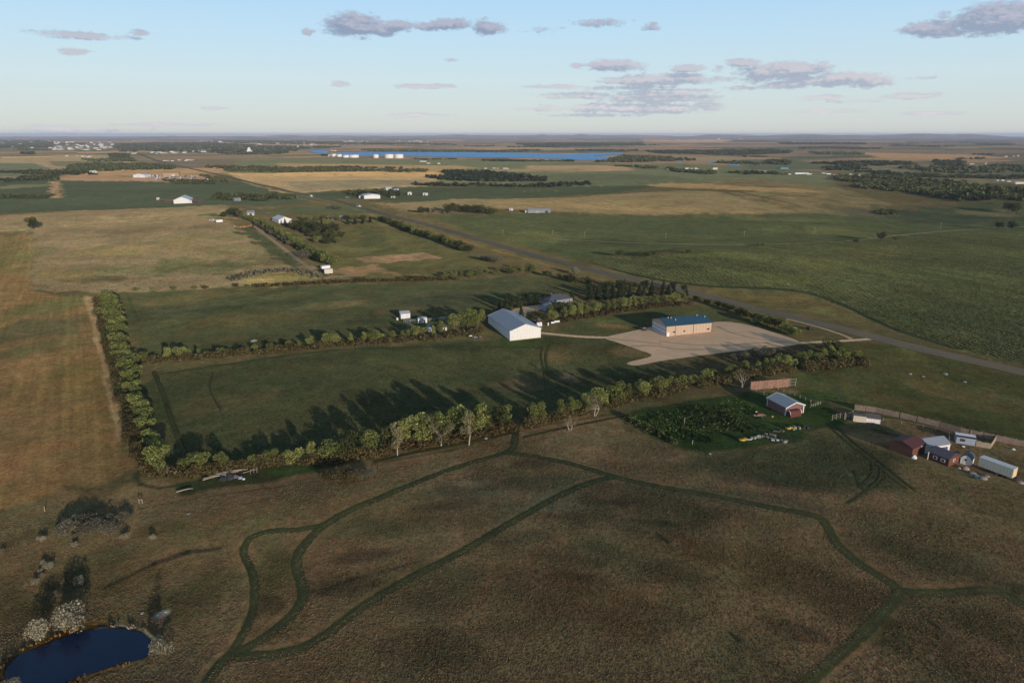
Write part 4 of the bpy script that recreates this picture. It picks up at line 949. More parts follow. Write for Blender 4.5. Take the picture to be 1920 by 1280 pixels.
for x, y, h_, lb in [(1034, 591, 24, 'left one of three green trees hiding the front of the house'), (1050, 592, 28, 'middle one of three green trees hiding the front of the house'), (1066, 590, 27, 'right one of three green trees hiding the front of the house')]: tree(P(x, y), hpx(P(x, y), h_), 'broad', 'dark' if x == 1050 else 'green', lb, T_, wid=1.1)
# --- roadside hedge past the tan building
row([(1300, 563, 552), (1335, 572, 560), (1370, 583, 570), (1405, 596, 583)], 3.8, ['low', 'broad'], ['dark'], 'dark green low tree in the roadside hedge behind the tan building', T_, 'trees of the roadside hedge', (.8, 1.1), (1.2, 1.5))
row([(1408, 600, 584), (1430, 610, 588), (1455, 617, 595), (1480, 626, 607), (1500, 634, 618)], 3.4, ['low', 'broad'], ['dark', 'green'], 'dark green tree in the dense end of the roadside hedge by the yard entrance', T_, 'trees at the yard entrance', (.85, 1.1), (1.2, 1.5))
tree(P(1413, 596), hpx(P(1413, 596), 24), 'bare', 'grey', 'thin olive green tree sticking out above the roadside hedge', T_, wid=1.0)
# --- farmstead hedges
row([(708, 412, 401), (735, 422, 409), (765, 434, 420), (800, 446, 431), (835, 458, 442), (862, 468, 452), (880, 474, 460)], 7.5, ['broad', 'low'], ['green', 'dark'], [(790, 'green tree in the roadside hedge of the farm field, far half'), (999, 'green tree in the roadside hedge of the farm field, near half')], T_, 'trees of the farm field hedge', (.85, 1.1), (1.2, 1.5))
row([(470, 414, 402), (492, 424, 410), (515, 438, 421), (540, 452, 434), (562, 466, 447), (585, 480, 459), (612, 495, 470), (628, 499, 474)], 7.0, ['broad', 'low'], ['green'], [(530, 'green tree in the farm lane row, far half'), (999, 'green tree in the farm lane row, half nearest the white trucks')], T_, 'trees of the farm lane row', (.85, 1.1), (1.1, 1.4))
row([(480, 420, 410), (505, 436, 425), (530, 450, 438), (548, 462, 449)], 10, ['shrub', 'low'], ['grey'], 'grey bush in the line beside the farm lane', 'shrub', 'grey bushes beside the farm lane', (.85, 1.1), (1.2, 1.5), name='shrub')
tree(P(570, 487), hpx(P(570, 487), 21), 'shrub', 'grey', 'largest grey bush beside the farm lane, above the white trucks', 'shrub', wid=1.3)
for i, (x, y, t) in enumerate([(548, 430, 412), (562, 434, 418), (575, 440, 424), (590, 446, 430), (600, 436, 414), (608, 450, 434), (618, 444, 426), (630, 452, 434), (640, 448, 432), (585, 428, 410), (610, 428, 408), (625, 436, 416), (570, 424, 406), (596, 456, 440), (612, 458, 444), (632, 458, 442)]):
    tree(P(x, y), hpx(P(x, y), y - t), TR.choice(['broad', 'low']), TR.choice(['dark', 'dark', 'green']), 'dark green tree in the clump around the farmyard', T_, 'trees around the farmyard', TR.uniform(1.2, 1.5))
for x, y, t in [(535, 424, 409), (604, 434, 412), (652, 420, 406), (666, 420, 405), (680, 419, 406), (694, 417, 404)]:
    tree(P(x, y), hpx(P(x, y), y - t), 'spruce', 'spruce', 'dark conifer by the white roofed farm barn', 'conifer', 'conifers around the farmyard', 1.3)
row([(560, 413, 402), (600, 413, 401), (640, 413, 402), (700, 411, 400)], 9, ['broad', 'low'], ['green', 'dark'], 'green tree in the far windbreak of the farmyard', T_, 'far windbreak of the farmyard', (.85, 1.1), (1.2, 1.5))
for x, y, t, l in [(421, 407, 395, 'dark'), (430, 404, 390, 'dark'), (440, 405, 388, 'dark'), (450, 408, 393, 'grey'), (444, 401, 386, 'green'), (458, 408, 396, 'green')]:
    tree(P(x, y), hpx(P(x, y), y - t), 'low', l, 'bushy tree in the cluster above the parked trucks at the field corner', T_, 'tree cluster at the field corner', 1.3)
row([(620, 391, 384), (632, 393, 385), (645, 395, 387)], 12, ['shrub'], ['grey'], 'grey green bush in the field beyond the farm barn', 'shrub', 'bushes beyond the farm barn', (.9, 1.1), (1.6, 2.0), name='shrub')
tree(P(64, 430), hpx(P(64, 430), 25), 'broad', 'dark', 'lone round dark tree in the tan pasture', T_, wid=1.35, var=1)
# --- the golden field farm and other mid-distance clumps
for x, y, t, l in [(793, 400, 386, 'dark'), (802, 400, 388, 'dark'), (812, 400, 392, 'dark'), (845, 399, 380, 'dark'), (854, 398, 379, 'dark'), (865, 398, 384, 'dark'), (874, 399, 382, 'dark'), (886, 400, 383, 'dark'), (897, 400, 382, 'dark'), (905, 401, 386, 'dark'), (916, 401, 384, 'green'), (925, 402, 388, 'dark'), (840, 402, 392, 'dark'), (830, 400, 392, 'grey')]:
    tree(P(x, y), hpx(P(x, y), y - t), 'low' if x % 2 else 'broad', l, 'dark green tree of the clump round the house below the golden field', T_, 'trees round the golden field house', 1.35)
for x, y, t in [(1160, 480, 467), (1202, 481, 471), (1213, 481, 472), (1226, 479, 468), (1290, 475, 467), (1420, 461, 456), (1429, 461, 456), (1604, 455, 447), (1679, 450, 442)]:
    tree(P(x, y), hpx(P(x, y), y - t), 'shrub', 'dark', 'dark little bush beyond the far edge of the corn field', 'shrub', 'bushes beyond the corn', 1.2)
tree(P(1651, 452), hpx(P(1651, 452), 18), 'broad', 'dark', 'lone dark tree on the track beyond the corn field', T_, wid=1.3)
for x, y, t, lab in [(1896, 432, 412, 'dark tree with twin crown at the far right end of the corn track'), (1872, 430, 414, 'thinner dark tree left of the twin crowned one at the corn track'), (1906, 402, 378, 'dark round tree below the gravel knoll at the edge of the wood'), (1890, 398, 376, 'bushy tree on the slope of the gravel knoll')]:
    tree(P(x, y), hpx(P(x, y), y - t), 'broad', 'dark', lab, T_, wid=1.2)
# --- pond and prairie shrubs
for x, y, t, k, l, wd, lab in [(142, 1178, 1130, 'shrub', 'silver', 1.15, 'biggest silver bush on the far bank of the pond'), (124, 1180, 1150, 'shrub', 'silver', 1.0, 'smaller silver bush touching the biggest one at the pond'),
        (72, 1202, 1164, 'shrub', 'silver', 1.0, 'silver bush on the pond bank nearer the straw coloured rushes'), (305, 1226, 1194, 'shrub', 'silver', 1.2, 'silver bush at the right end of the pond'),
        (303, 1192, 1140, 'bare', 'dry', .9, 'leafless reddish bush by the white salt patch above the pond'), (20, 1290, 1272, 'shrub', 'silver', 1.8, 'silver bush cut off by the near edge of the pond'),
        (150, 1098, 1080, 'shrub', 'silver', 1.0, 'small silver bush standing alone above the pond bushes'), (104, 1120, 1108, 'shrub', 'grey', 1.1, 'small dull grey bush above the pond, left of the lone silver one'),
        (68, 1096, 1084, 'shrub', 'silver', 1.2, 'small silver bush lowest in the string of five above the pond'), (77, 1082, 1074, 'shrub', 'silver', 1.4, 'small silver bush, second lowest in the string above the pond'),
        (77, 1072, 1064, 'shrub', 'silver', 1.2, 'small silver bush in the middle of the string above the pond'), (92, 1066, 1052, 'shrub', 'silver', 1.3, 'small silver bush, second highest in the string above the pond'),
        (84, 1058, 1048, 'shrub', 'silver', 1.3, 'small silver bush highest in the string above the pond'), (141, 1026, 1014, 'shrub', 'silver', 1.0, 'small silver bush just below the silver thicket'),
        (139, 1010, 1000, 'shrub', 'grey', 1.3, 'grey tuft between the silver thicket and the small bush below it'), (234, 1010, 998, 'shrub', 'silver', 1.5, 'low silver bush right of the silver thicket'),
        (288, 1012, 1000, 'shrub', 'silver', 1.0, 'pointed little silver bush alone right of the silver thicket'), (80, 1014, 1002, 'shrub', 'silver', 1.4, 'silver bush left of the silver thicket'),
        (5, 1036, 1028, 'shrub', 'silver', 1.3, 'tiny silver bush at the far left of the prairie'), (97, 1102, 1096, 'shrub', 'grey', 1.2, 'tiny grey tuft near the string of silver bushes'),
        (1262, 1024, 1016, 'shrub', 'grey', 1.3, 'small pinkish grey tuft in the middle of the prairie'), (1393, 1206, 1198, 'shrub', 'grey', 1.5, 'grey boulder-like tuft near the front trail'),
        (1768, 1182, 1174, 'shrub', 'grey', 1.5, 'grey tuft below the right hand trail')]:
    tree(P(x, y), hpx(P(x, y), y - t), k, l, lab, 'bush', wid=wd * .78, name='bush')
for x, y, t in [(125, 1000, 978), (140, 992, 966), (158, 1002, 978), (165, 988, 962), (185, 998, 972), (200, 986, 964), (215, 994, 974), (228, 978, 960), (150, 980, 962), (118, 1005, 988), (178, 978, 962), (208, 1002, 984), (240, 975, 962)]:
    tree(P(x, y), hpx(P(x, y), y - t), 'shrub', 'grey', 'grey-green bush of the silver thicket on the left prairie', 'bush', 'bushes of the silver thicket', 1.25, name='bush')
for x, y, t in [(618, 902, 882), (632, 903, 878), (645, 898, 874), (658, 902, 878), (668, 898, 880), (682, 897, 881), (694, 894, 880), (640, 905, 888)]:
    tree(P(x, y), hpx(P(x, y), y - t), 'shrub', 'grey' if x > 660 else 'brown', 'grey-green bush of the thicket in front of the front hedgerow', 'bush', 'bushes of the thicket before the hedgerow', 1.3, name='bush')
hedge('hedge', [(1172, 782), (1195, 795), (1225, 810), (1262, 832)], 3.2, 1.8, 'dark', 'low dark hedge bounding the green weedy lot on its left', 4, .34, seed=9)
hedge('undergrowth', [(1210, 800), (1260, 790), (1330, 778), (1400, 768)], 14, 1.1, 'weed', 'dark weedy thicket covering the lot left of the striped barn', 1.0, .26, 'thicket', seed=10)
hedge('undergrowth', [(1280, 812), (1330, 800), (1390, 795)], 10, 1.0, 'weed', 'lower part of the weedy thicket beside the scrap row', 1.0, .26, 'thicket', seed=11)
hedge('undergrowth', [(430, 526), (470, 516), (520, 508), (565, 510), (600, 520)], 14, 2.2, 'grey', 'pale brush pile heap along the edge of the tan pasture', 1.2, .8, 'brush pile', seed=12)
# --- far woods and shelterbelts
FW = [([(1570, 330), (1660, 331), (1740, 337), (1800, 343), (1850, 352), (1880, 362), (1900, 372), (1820, 378), (1760, 370), (1700, 360), (1620, 358), (1600, 350), (1640, 346), (1570, 339)], 11, 10, 'dark'),
      ([(1740, 366), (1830, 366), (1850, 376), (1780, 378)], 10, 9, 'dark'), ([(1850, 362), (1990, 364), (1990, 385), (1900, 380)], 11, 10, 'dark'),
      ([(828, 321), (900, 321), (960, 327), (1025, 334), (1028, 340), (960, 341), (870, 340), (820, 337), (800, 332), (845, 330)], 9, 9, 'spruce'),
      ([(773, 344), (860, 346), (980, 349), (1105, 343), (1108, 347), (1040, 351), (860, 350), (775, 348)], 8, 8, 'spruce'),
      ([(420, 319), (540, 317), (700, 318), (800, 319), (798, 322.5), (600, 323), (430, 322)], 9, 8, 'dark'), ([(380, 312), (480, 313), (780, 317), (480, 317), (400, 316)], 14, 6, 'brown'),
      ([(205, 289), (240, 289), (240, 296), (210, 296)], 14, 10, 'dark'), ([(130, 310), (180, 307), (290, 309), (330, 313), (320, 318), (200, 321), (120, 326), (60, 329), (130, 318)], 12, 8, 'dark'),
      ([(0, 322), (60, 321), (160, 323), (180, 328), (100, 329), (0, 325)], 12, 7, 'dark'), ([(82, 322), (108, 322), (106, 339), (96, 340), (94, 328)], 10, 10, 'dark'),
      ([(0, 337), (95, 333), (96, 337), (0, 342)], 9, 6, 'dark'), ([(0, 366), (95, 367), (97, 371), (0, 371)], 6, 4, 'dark'), ([(305, 337), (400, 339), (400, 346), (330, 345)], 7, 5, 'dark'), ([(372, 328), (425, 338), (425, 344), (400, 340)], 8, 7, 'dark'),
      ([(410, 365), (520, 367), (560, 373), (500, 378), (440, 376), (400, 374)], 10, 7, 'dark'), ([(655, 361), (745, 361), (745, 369), (700, 372), (660, 368)], 9, 9, 'dark'),
      ([(0, 263), (100, 266), (95, 277), (0, 279)], 24, 9, 'dark'), ([(210, 270), (400, 266), (480, 273), (640, 276), (600, 279), (560, 280.5), (540, 288), (500, 290), (430, 290), (300, 284), (230, 285)], 26, 10, 'dark'),
      ([(400, 262), (600, 266), (840, 270), (860, 273), (640, 272), (420, 268)], 30, 10, 'dark'), ([(680, 281), (1000, 284), (960, 286), (700, 285)], 26, 8, 'dark'), ([(604, 290), (616, 290), (618, 293), (606, 293)], 12, 5, 'dark'),
      ([(770, 298), (860, 298.5), (800, 300)], 16, 4, 'dark'), ([(900, 300.5), (1080, 302), (1080, 303), (920, 303)], 18, 5, 'dark'), ([(1175, 292), (1290, 297), (1300, 301), (1180, 305), (1120, 304)], 20, 7, 'dark'),
      ([(970, 270), (1200, 268), (1210, 273), (1000, 276)], 34, 9, 'dark'), ([(1210, 283), (1440, 281), (1480, 287), (1400, 291), (1230, 288)], 24, 9, 'dark'), ([(1460, 268), (1620, 269), (1620, 271), (1480, 271)], 40, 9, 'dark'),
      ([(1440, 280), (1480, 283), (1480, 287), (1440, 287)], 28, 9, 'dark'), ([(1520, 286), (1615, 287), (1612, 290), (1530, 289)], 26, 8, 'dark'), ([(1500, 277), (1650, 277), (1640, 280), (1510, 279)], 30, 8, 'dark'), ([(1830, 269), (1900, 270), (1890, 273), (1840, 272)], 36, 8, 'dark'),
      ([(1500, 306), (1700, 305), (1720, 310), (1600, 313)], 20, 8, 'dark'), ([(1690, 314), (1900, 316), (1990, 318), (1990, 326), (1840, 324), (1760, 326), (1700, 320)], 18, 9, 'dark'), ([(1750, 302), (1800, 302), (1810, 312), (1760, 311)], 18, 9, 'dark'),
      ([(1860, 310), (1990, 312), (1990, 316), (1860, 314)], 18, 8, 'dark'), ([(1660, 325), (1760, 328), (1900, 331), (1990, 330), (1990, 334), (1760, 334), (1640, 329)], 14, 7, 'dark'), ([(1540, 314), (1580, 313), (1640, 320), (1560, 320)], 16, 7, 'dark'),
      ([(1150, 311), (1230, 314), (1220, 317), (1155, 313)], 16, 6, 'dark'), ([(1255, 315), (1340, 323), (1330, 327), (1260, 321)], 14, 7, 'dark'), ([(1370, 323), (1480, 325), (1470, 328), (1375, 327)], 14, 6, 'dark'), ([(1350, 303), (1440, 306), (1430, 309), (1350, 307)], 20, 8, 'dark'),
      ([(1440, 300), (1480, 303), (1470, 312), (1440, 306)], 18, 8, 'dark'), ([(1600, 321), (1670, 322), (1660, 326), (1610, 325)], 13, 6, 'dark'), ([(1640, 397), (1680, 396), (1680, 403), (1645, 402)], 8, 4, 'dark'),
      ([(40, 286), (62, 286), (62, 290), (42, 290)], 16, 8, 'dark'), ([(155, 299), (245, 297), (250, 303), (170, 303)], 20, 6, 'dark'), ([(40, 331), (100, 330), (96, 333), (40, 335)], 9, 5, 'dark')]
for i, (pl, cr, hh, lk) in enumerate(FW):
    wood(pl, cr, hh, lk, 'woodland' if cr < 15 else 'woods', seed=100 + i)
# strings of bushes across the plain, seen only as dots
r_ = random.Random(9)
for i in range(26):
    x = r_.uniform(-20, 1900); y = r_.choice([r_.uniform(258, 300), r_.uniform(262, 285)]); wv = r_.uniform(30, 120)
    wood([(x, y), (x + wv, y + r_.uniform(-1, 1)), (x + wv, y + 1.1), (x, y + 1.1)], 26 if y < 285 else 16, 8, 'dark', 'woods', seed=300 + i, n=int(wv / 2.2), leafs=14)
# ------------------------------------------------------------------ building materials
def paint(name, c, var=.06, rough=.7, rib=None, dirt=.12, spec=.3, metal=0.0):
    """painted sheet or boards: ribs along one local axis, faint dirt"""
    m, n, out = new_mat(name)
    tc_ = n.new('ShaderNodeTexCoord').outputs['Object']
    nz = n.noise(tc_, .9, 4, .65); nz2 = n.noise(n.scalevec(tc_, (3, 3, .4)), .7, 4, .6)
    f = n.math('MULTIPLY', n.range(nz, .3, .7, 1 - var, 1 + var), n.range(nz2, .45, .75, 1.0, 1 - dirt))
    if rib:
        sx = n.new('ShaderNodeSeparateXYZ'); n.l.new(tc_, sx.inputs[0])
        ax, per = rib; v = n.math('ADD', sx.outputs[0], sx.outputs[1]) if ax == 'xy' else sx.outputs['xyz'.index(ax)]
        w_ = n.math('SINE', n.math('MULTIPLY', v, 2 * math.pi / per)); f = n.math('MULTIPLY', f, n.range(w_, -.2, 1, .93, 1.03))
    v = n.vmath('SCALE', Vector(c)); n.put(v.node.inputs[3], f)
    b = n.new('ShaderNodeBsdfPrincipled'); n.put(b.inputs['Base Color'], v); b.inputs['Roughness'].default_value = rough
    b.inputs['Specular IOR Level'].default_value = spec; b.inputs['Metallic'].default_value = metal
    n.l.new(b.outputs[0], out.inputs[0]); return m
W_WHITE = paint('white_sheet', (.74, .72, .69), rib=('xy', .9)); W_CREAM = paint('cream_sheet', (.62, .55, .44), rib=('xy', .9))
W_TAN = paint('tan_sheet', (.49, .36, .265), rib=('xy', 1.8), var=.04, dirt=.05); W_MAROON = paint('maroon_sheet', (.12, .035, .028), rib=('xy', .9)); W_PURPLE = paint('purple_brown_sheet', (.20, .11, .105), rib=('xy', .9))
W_RUST = paint('rust_boards', (.15, .062, .04), rib=('xy', .6)); W_GREY = paint('grey_siding', (.25, .25, .25)); W_BLUEGREY = paint('blue_grey_siding', (.30, .34, .42))
R_WHITE = paint('white_roof', (.60, .60, .60), rib=('x', .9), rough=.45); R_GREY = paint('galvanised_roof', (.30, .315, .34), rib=('x', .9), rough=.4, spec=.5)
R_BARN = paint('pale_blue_grey_roof', (.27, .29, .33), rib=('y', .9), rough=.45); R_BLUE = paint('blue_green_roof', (.030, .082, .125), rib=('x', .9), rough=.5); R_DARK = paint('dark_shingles', (.09, .095, .11)); R_MAROON = paint('maroon_roof', (.10, .035, .032), rib=('x', .9)); R_PURPLE = paint('purple_grey_roof', (.11, .09, .11), rib=('x', .9)); R_BROWN = paint('brown_roof', (.16, .12, .10))
K_DOOR = paint('white_panel_door', (.62, .64, .72), rib=('z', .6)); K_TRIM = paint('pale_trim', (.60, .60, .62)); K_DARK = paint('dark_metal', (.04, .04, .045)); K_GLASS = paint('window_glass', (.03, .04, .05), rough=.15, spec=.8)
K_BROWN = paint('brown_trim', (.14, .10, .09)); K_WOOD = paint('weathered_board', (.26, .19, .15), rib=('x', .3), var=.25); K_POST = paint('grey_post', (.27, .23, .19), var=.25); K_YELLOW = paint('yellow_paint', (.55, .36, .04)); K_RED = paint('faded_red', (.30, .10, .07))
K_PIPE = paint('galvanised_pipe', (.42, .43, .43)); K_ORANGE = paint('rust_orange', (.42, .19, .09), var=.25); K_LOG = paint('stripped_log', (.34, .28, .215), var=.25); K_STONE = paint('pale_stone', (.27, .25, .215), var=.2); K_BLACK = paint('black_tyre', (.02, .02, .02)); K_TANKW = paint('white_tank', (.78, .76, .74), dirt=.15)
# ------------------------------------------------------------------ mesh helpers, all in metres, local to the thing
class MB:
    def __init__(self): self.v = []; self.f = []
    def box(self, x0, x1, y0, y1, z0, z1):
        k = len(self.v); self.v += [(x0, y0, z0), (x1, y0, z0), (x1, y1, z0), (x0, y1, z0), (x0, y0, z1), (x1, y0, z1), (x1, y1, z1), (x0, y1, z1)]
        self.f += [tuple(k + i for i in q) for q in ((3, 2, 1, 0), (4, 5, 6, 7), (0, 1, 5, 4), (1, 2, 6, 5), (2, 3, 7, 6), (3, 0, 4, 7))]; return self
    def prism(self, prof, a0, a1, axis):
        """profile extruded along 'x' or 'y'; profile points are (across, z)"""
        k = len(self.v); n = len(prof)
        for a in (a0, a1):
            for p, z in prof: self.v.append((a, p, z) if axis == 'x' else (p, a, z))
        self.f += [tuple(range(k, k + n)), tuple(range(k + 2 * n - 1, k + n - 1, -1))] + [(k + i, k + n + i, k + n + (i + 1) % n, k + (i + 1) % n) for i in range(n)]; return self
    def tube(self, a, b, ra, rb=None, n=8):
        rb = ra if rb is None else rb; V = []; F = []; limb(V, F, a, b, ra, rb, n); k = len(self.v)
        self.v += [tuple(v) for v in V]; self.f += [tuple(k + i for i in q) for q in F] + [tuple(range(k + n - 1, k - 1, -1)), tuple(range(k + n, k + 2 * n))]; return self
    def dome(self, c, r, h, n=16, m=4):
        k = len(self.v)
        for j in range(m):
            a = math.pi / 2 * j / m
            for i in range(n): g = 2 * math.pi * i / n; self.v.append((c[0] + r * math.cos(a) * math.cos(g), c[1] + r * math.cos(a) * math.sin(g), c[2] + h * math.sin(a)))
        self.v.append((c[0], c[1], c[2] + h))
        for j in range(m - 1):
            for i in range(n): self.f.append((k + j * n + i, k + j * n + (i + 1) % n, k + (j + 1) * n + (i + 1) % n, k + (j + 1) * n + i))
        for i in range(n): self.f.append((k + (m - 1) * n + i, k + (m - 1) * n + (i + 1) % n, k + m * n))
        return self
    def build(self, name, mat, parent=None):
        me = bpy.data.meshes.new(name); me.from_pydata(self.v, [], self.f); me.update(); me.materials.append(mat)
        bm = bmesh.new(); bm.from_mesh(me); bmesh.ops.recalc_face_normals(bm, faces=bm.faces); bm.to_mesh(me); bm.free()
        o = bpy.data.objects.new(name, me); COL.objects.link(o)
        if parent: o.parent = parent
        return o
def frame_of(F, Rr, name, label, cat, group=None, L=None, H=None):
    """an Empty at the near corner F (pixel), its x axis towards the pixel Rr; returns empty and length"""
    a, b = P(*F), P(*Rr); d = b - a; L_ = math.hypot(d.x, d.y) if L is None else L
    root = empty(name, a, math.atan2(d.y, d.x), label, cat, group)
    return root, L_
def low(root, a, b):
    """lowest ground under the footprint, local z"""
    c, s = math.cos(root.rotation_euler.z), math.sin(root.rotation_euler.z); zs = []
    for x, y in ((0, 0), (a, 0), (a, b), (0, b)):
        zs.append(float(Hg(root.location.x + x * c - y * s, root.location.y + x * s + y * c)) - root.location.z)
    return min(zs) - .3
def gable(root, a, b, eave, ridge, ax, wm, rm, over=.35, th=.18, trim=None):
    """gabled hall: footprint a x b, ridge along 'x' or 'y'"""
    z0 = low(root, a, b)
    if ax == 'y': prof = [(0, z0), (a, z0), (a, eave), (a / 2, ridge), (0, eave)]; MB().prism(prof, 0, b, 'y').build('wall', wm, root); w_, l_ = a, b
    else: prof = [(0, z0), (b, z0), (b, eave), (b / 2, ridge), (0, eave)]; MB().prism(prof, 0, a, 'x').build('wall', wm, root); w_, l_ = b, a
    s = (ridge - eave) / (w_ / 2); e = eave - over * s
    m = MB(); up = th * math.hypot(1, s)
    m.prism([(-over, e + .02), (w_ / 2, ridge + .02), (w_ + over, e + .02), (w_ + over, e + up), (w_ / 2, ridge + up), (-over, e + up)], -over, l_ + over, 'y' if ax == 'y' else 'x')
    r = m.build('roof', rm, root)
    if trim:
        t = MB(); q = up + .03
        for a0 in (-over - .05, l_ + over - .1):
            t.prism([(-over - .03, e - .12), (w_ / 2, ridge - .12), (w_ + over + .03, e - .12), (w_ + over + .03, e + q), (w_ / 2, ridge + q), (-over - .03, e + q)], a0, a0 + .15, 'y' if ax == 'y' else 'x')
            t.build('trim', trim, r); t = MB()
    return r
def panel(root, name, face, s0, s1, z0, z1, a, b, mat, proud=.05, parent=None):
    """flat part on a face: 'f' front (y=0), 'k' back, 'l' left (x=0), 'r' right"""
    p = proud; m = MB()
    if face == 'f': m.box(s0, s1, -p, .02, z0, z1)
    elif face == 'k': m.box(s0, s1, b - .02, b + p, z0, z1)
    elif face == 'l': m.box(-p, .02, s0, s1, z0, z1)
    else: m.box(a - .02, a + p, s0, s1, z0, z1)
    return m.build(name, mat, parent or root)
def post_line(name, pts, h, gap, mat, label, cat, rails=(), rmat=None, r=.08, group=None, boards=None, rail_r=.05):
    """one fence: posts (parts named post), rails or boards"""
    c = [P(a, b) for a, b in pts]; root = empty(name, c[0], 0, label, cat, group); o = c[0]; loc = []
    L = 0; pos = []
    for a, b in zip(c[:-1], c[1:]):
        n = max(1, round((b - a).xy.length / gap))
        for k in range(n): pos.append(a.lerp(b, k / n))
    pos.append(c[-1]); pos = [Vector((p.x - o.x, p.y - o.y, float(Hg(p.x, p.y)) - o.z)) for p in pos]
    for p in pos[:100]:
        hh = h * TR.uniform(.95, 1.08)
        MB().tube((p.x, p.y, p.z - .3), (p.x + TR.uniform(-.05, .05), p.y, p.z + hh), r, r * .9, 6).build('post', mat, root)
    for rz in rails:
        m = MB()
        for a, b in zip(pos[:-1], pos[1:]): m.tube((a.x, a.y, a.z + h * rz), (b.x, b.y, b.z + h * rz), rail_r, rail_r, 5)
        m.build('rail', rmat or mat, root)
    if boards:
        bh, bm2, gapf = boards
        m = MB()
        for a, b in zip(pos[:-1], pos[1:]):
            d = b - a; L = d.length; n = max(2, int(L / .32)); nn = Vector((d.y, -d.x, 0)).normalized() * .12
            for k in range(n):
                if TR.random() < gapf: continue
                p0 = a.lerp(b, k / n) + nn; p1 = a.lerp(b, (k + .86) / n) + nn; t = nn.normalized() * .03; z1 = bh * TR.uniform(.93, 1.04); kk = len(m.v)
                for q in (p0 - t, p1 - t, p1 + t, p0 + t): m.v.append((q.x, q.y, q.z + .05))
                for q in (p0 - t, p1 - t, p1 + t, p0 + t): m.v.append((q.x, q.y, q.z + z1))
                m.f += [tuple(kk + i for i in q) for q in ((3, 2, 1, 0), (4, 5, 6, 7), (0, 1, 5, 4), (1, 2, 6, 5), (2, 3, 7, 6), (3, 0, 4, 7))]
        m.build('boards', bm2, root)
    return root
# ------------------------------------------------------------------ the white barn
r, a = frame_of((956, 639), (1014, 632.5), 'barn', 'large white metal barn with blank gable wall and pale blue-grey roof', 'barn')
b = 33.0; gable(r, a, b, 5.0, 7.9, 'y', W_WHITE, R_BARN, trim=K_TRIM)
panel(r, 'base_strip', 'f', .1, a - .1, -.1, .35, a, b, W_CREAM, .03); panel(r, 'door', 'r', 9, 14, 0, 4.0, a, b, K_TRIM, .08)
m = MB(); m.tube((a * .12 - .1, 0, 5), (a * .12 - .1, .1, 5.1), .05); 
# ------------------------------------------------------------------ the tan shop building
r, a = frame_of((1248.8, 631), (1334.3, 621.8), 'shop_building', 'long tan metal building with blue-green roof and three white garage doors', 'building')
b = 15.5; rf = gable(r, a, b, 5.4, 7.7, 'x', W_TAN, R_BLUE, over=.3)
for i in range(3):
    s = b - 1.1 - 4.2 * (i + 1) - .45 * i
    d = panel(r, 'garage_door', 'l', s, s + 4.2, .05, 4.5, a, b, K_DOOR, .08)
    for z in (1.1, 3.0):
        m = MB(); m.box(-.13, -.07, s + .2, s + 4.0, z, z + .22); m.build('door_window', K_GLASS, d)
panel(r, 'entry_door', 'f', .6, 1.7, 0, 2.2, a, b, K_TANKW, .08)
for s, w_ in ((3.8, 1.3), (9.8, 1.1), (23.6, 1.6)):
    wd = panel(r, 'window', 'f', s, s + w_, 1.7, 2.5, a, b, K_BROWN, .06); panel(r, 'pane', 'f', s + .12, s + w_ - .12, 1.8, 2.4, a, b, K_GLASS, .09, parent=wd)
for s in (5.2, 15.6, a - .2): MB().tube((s, -.12, 0), (s, -.12, 5.3), .10, .10, 6).build('downspout', K_BROWN, r)
for s, y in ((4.5, 7.0), (6.0, 6.6), (7.5, 4.5), (21.5, 7.0), (25.0, 5.0)):
    z = 5.4 + (7.7 - 5.4) * min(y, b - y) / (b / 2); MB().tube((s, y, z), (s, y, z + 1.0), .16, .16, 6).build('vent', K_TRIM, rf)
MB().box(-.06, .03, -.03, .14, 0, 5.4).box(-.06, .03, b - .14, b + .03, 0, 5.4).build('corner_trim', K_BROWN, r)
for i, (x, y, lab) in enumerate([(1207, 619, 'dark utility trailer parked at the garage end of the tan building')]):
    t = empty('utility_trailer', P(x, y), .4, lab, 'trailer')
    MB().box(-2, 2, -1, 1, .55, .75).build('bed', K_DARK, t); MB().box(-2, 2, -1.02, -.95, .75, 1.2).box(-2, 2, .95, 1.02, .75, 1.2).build('side_rail', K_DARK, t)
    for sx in (-.5, .5):
        for sy in (-1.15, 1.15): MB().tube((sx, sy - .1, .38), (sx, sy + .1, .38), .38, .38, 12).build('wheel', K_BLACK, t)
    MB().box(-.8, .8, -.7, .7, .76, 1.5).build('load', K_STONE, t); MB().tube((2, 0, .6), (3.3, 0, .55), .06).build('drawbar', K_DARK, t)
# ------------------------------------------------------------------ the house in the trees
r, a = frame_of((1030, 574), (1062, 569), 'house', 'low house with grey hipped roof among the trees behind the white barn', 'house')
a = 17; b = 11; MB().box(0, a, 0, b, low(r, a, b), 3.0).build('wall', W_GREY, r)
m = MB(); k = .5; m.v = [(-k, -k, 3.0), (a + k, -k, 3.0), (a + k, b + k, 3.0), (-k, b + k, 3.0), (b / 2, b / 2, 5.6), (a - b / 2, b / 2, 5.6)]; m.f = [(0, 1, 5, 4), (1, 2, 5), (2, 3, 4, 5), (3, 0, 4), (3, 2, 1, 0)]
rf = m.build('roof', R_DARK, r); MB().box(5, 5.9, 6, 6.9, 4.4, 6.3).build('chimney', K_BROWN, rf)
for s in (2, 6, 10, 14): wd = panel(r, 'window', 'f', s, s + 1.4, 1.0, 2.2, a, b, K_TRIM, .06); panel(r, 'pane', 'f', s + .12, s + 1.28, 1.1, 2.1, a, b, K_GLASS, .09, parent=wd)
panel(r, 'door', 'r', 3, 6, 0, 2.4, a, b, W_GREY, .07)
r, a = frame_of((1060, 583), (1072, 577), 'garage', 'white walled garage with grey gable roof right of the house', 'garage'); a, b = 6, 6
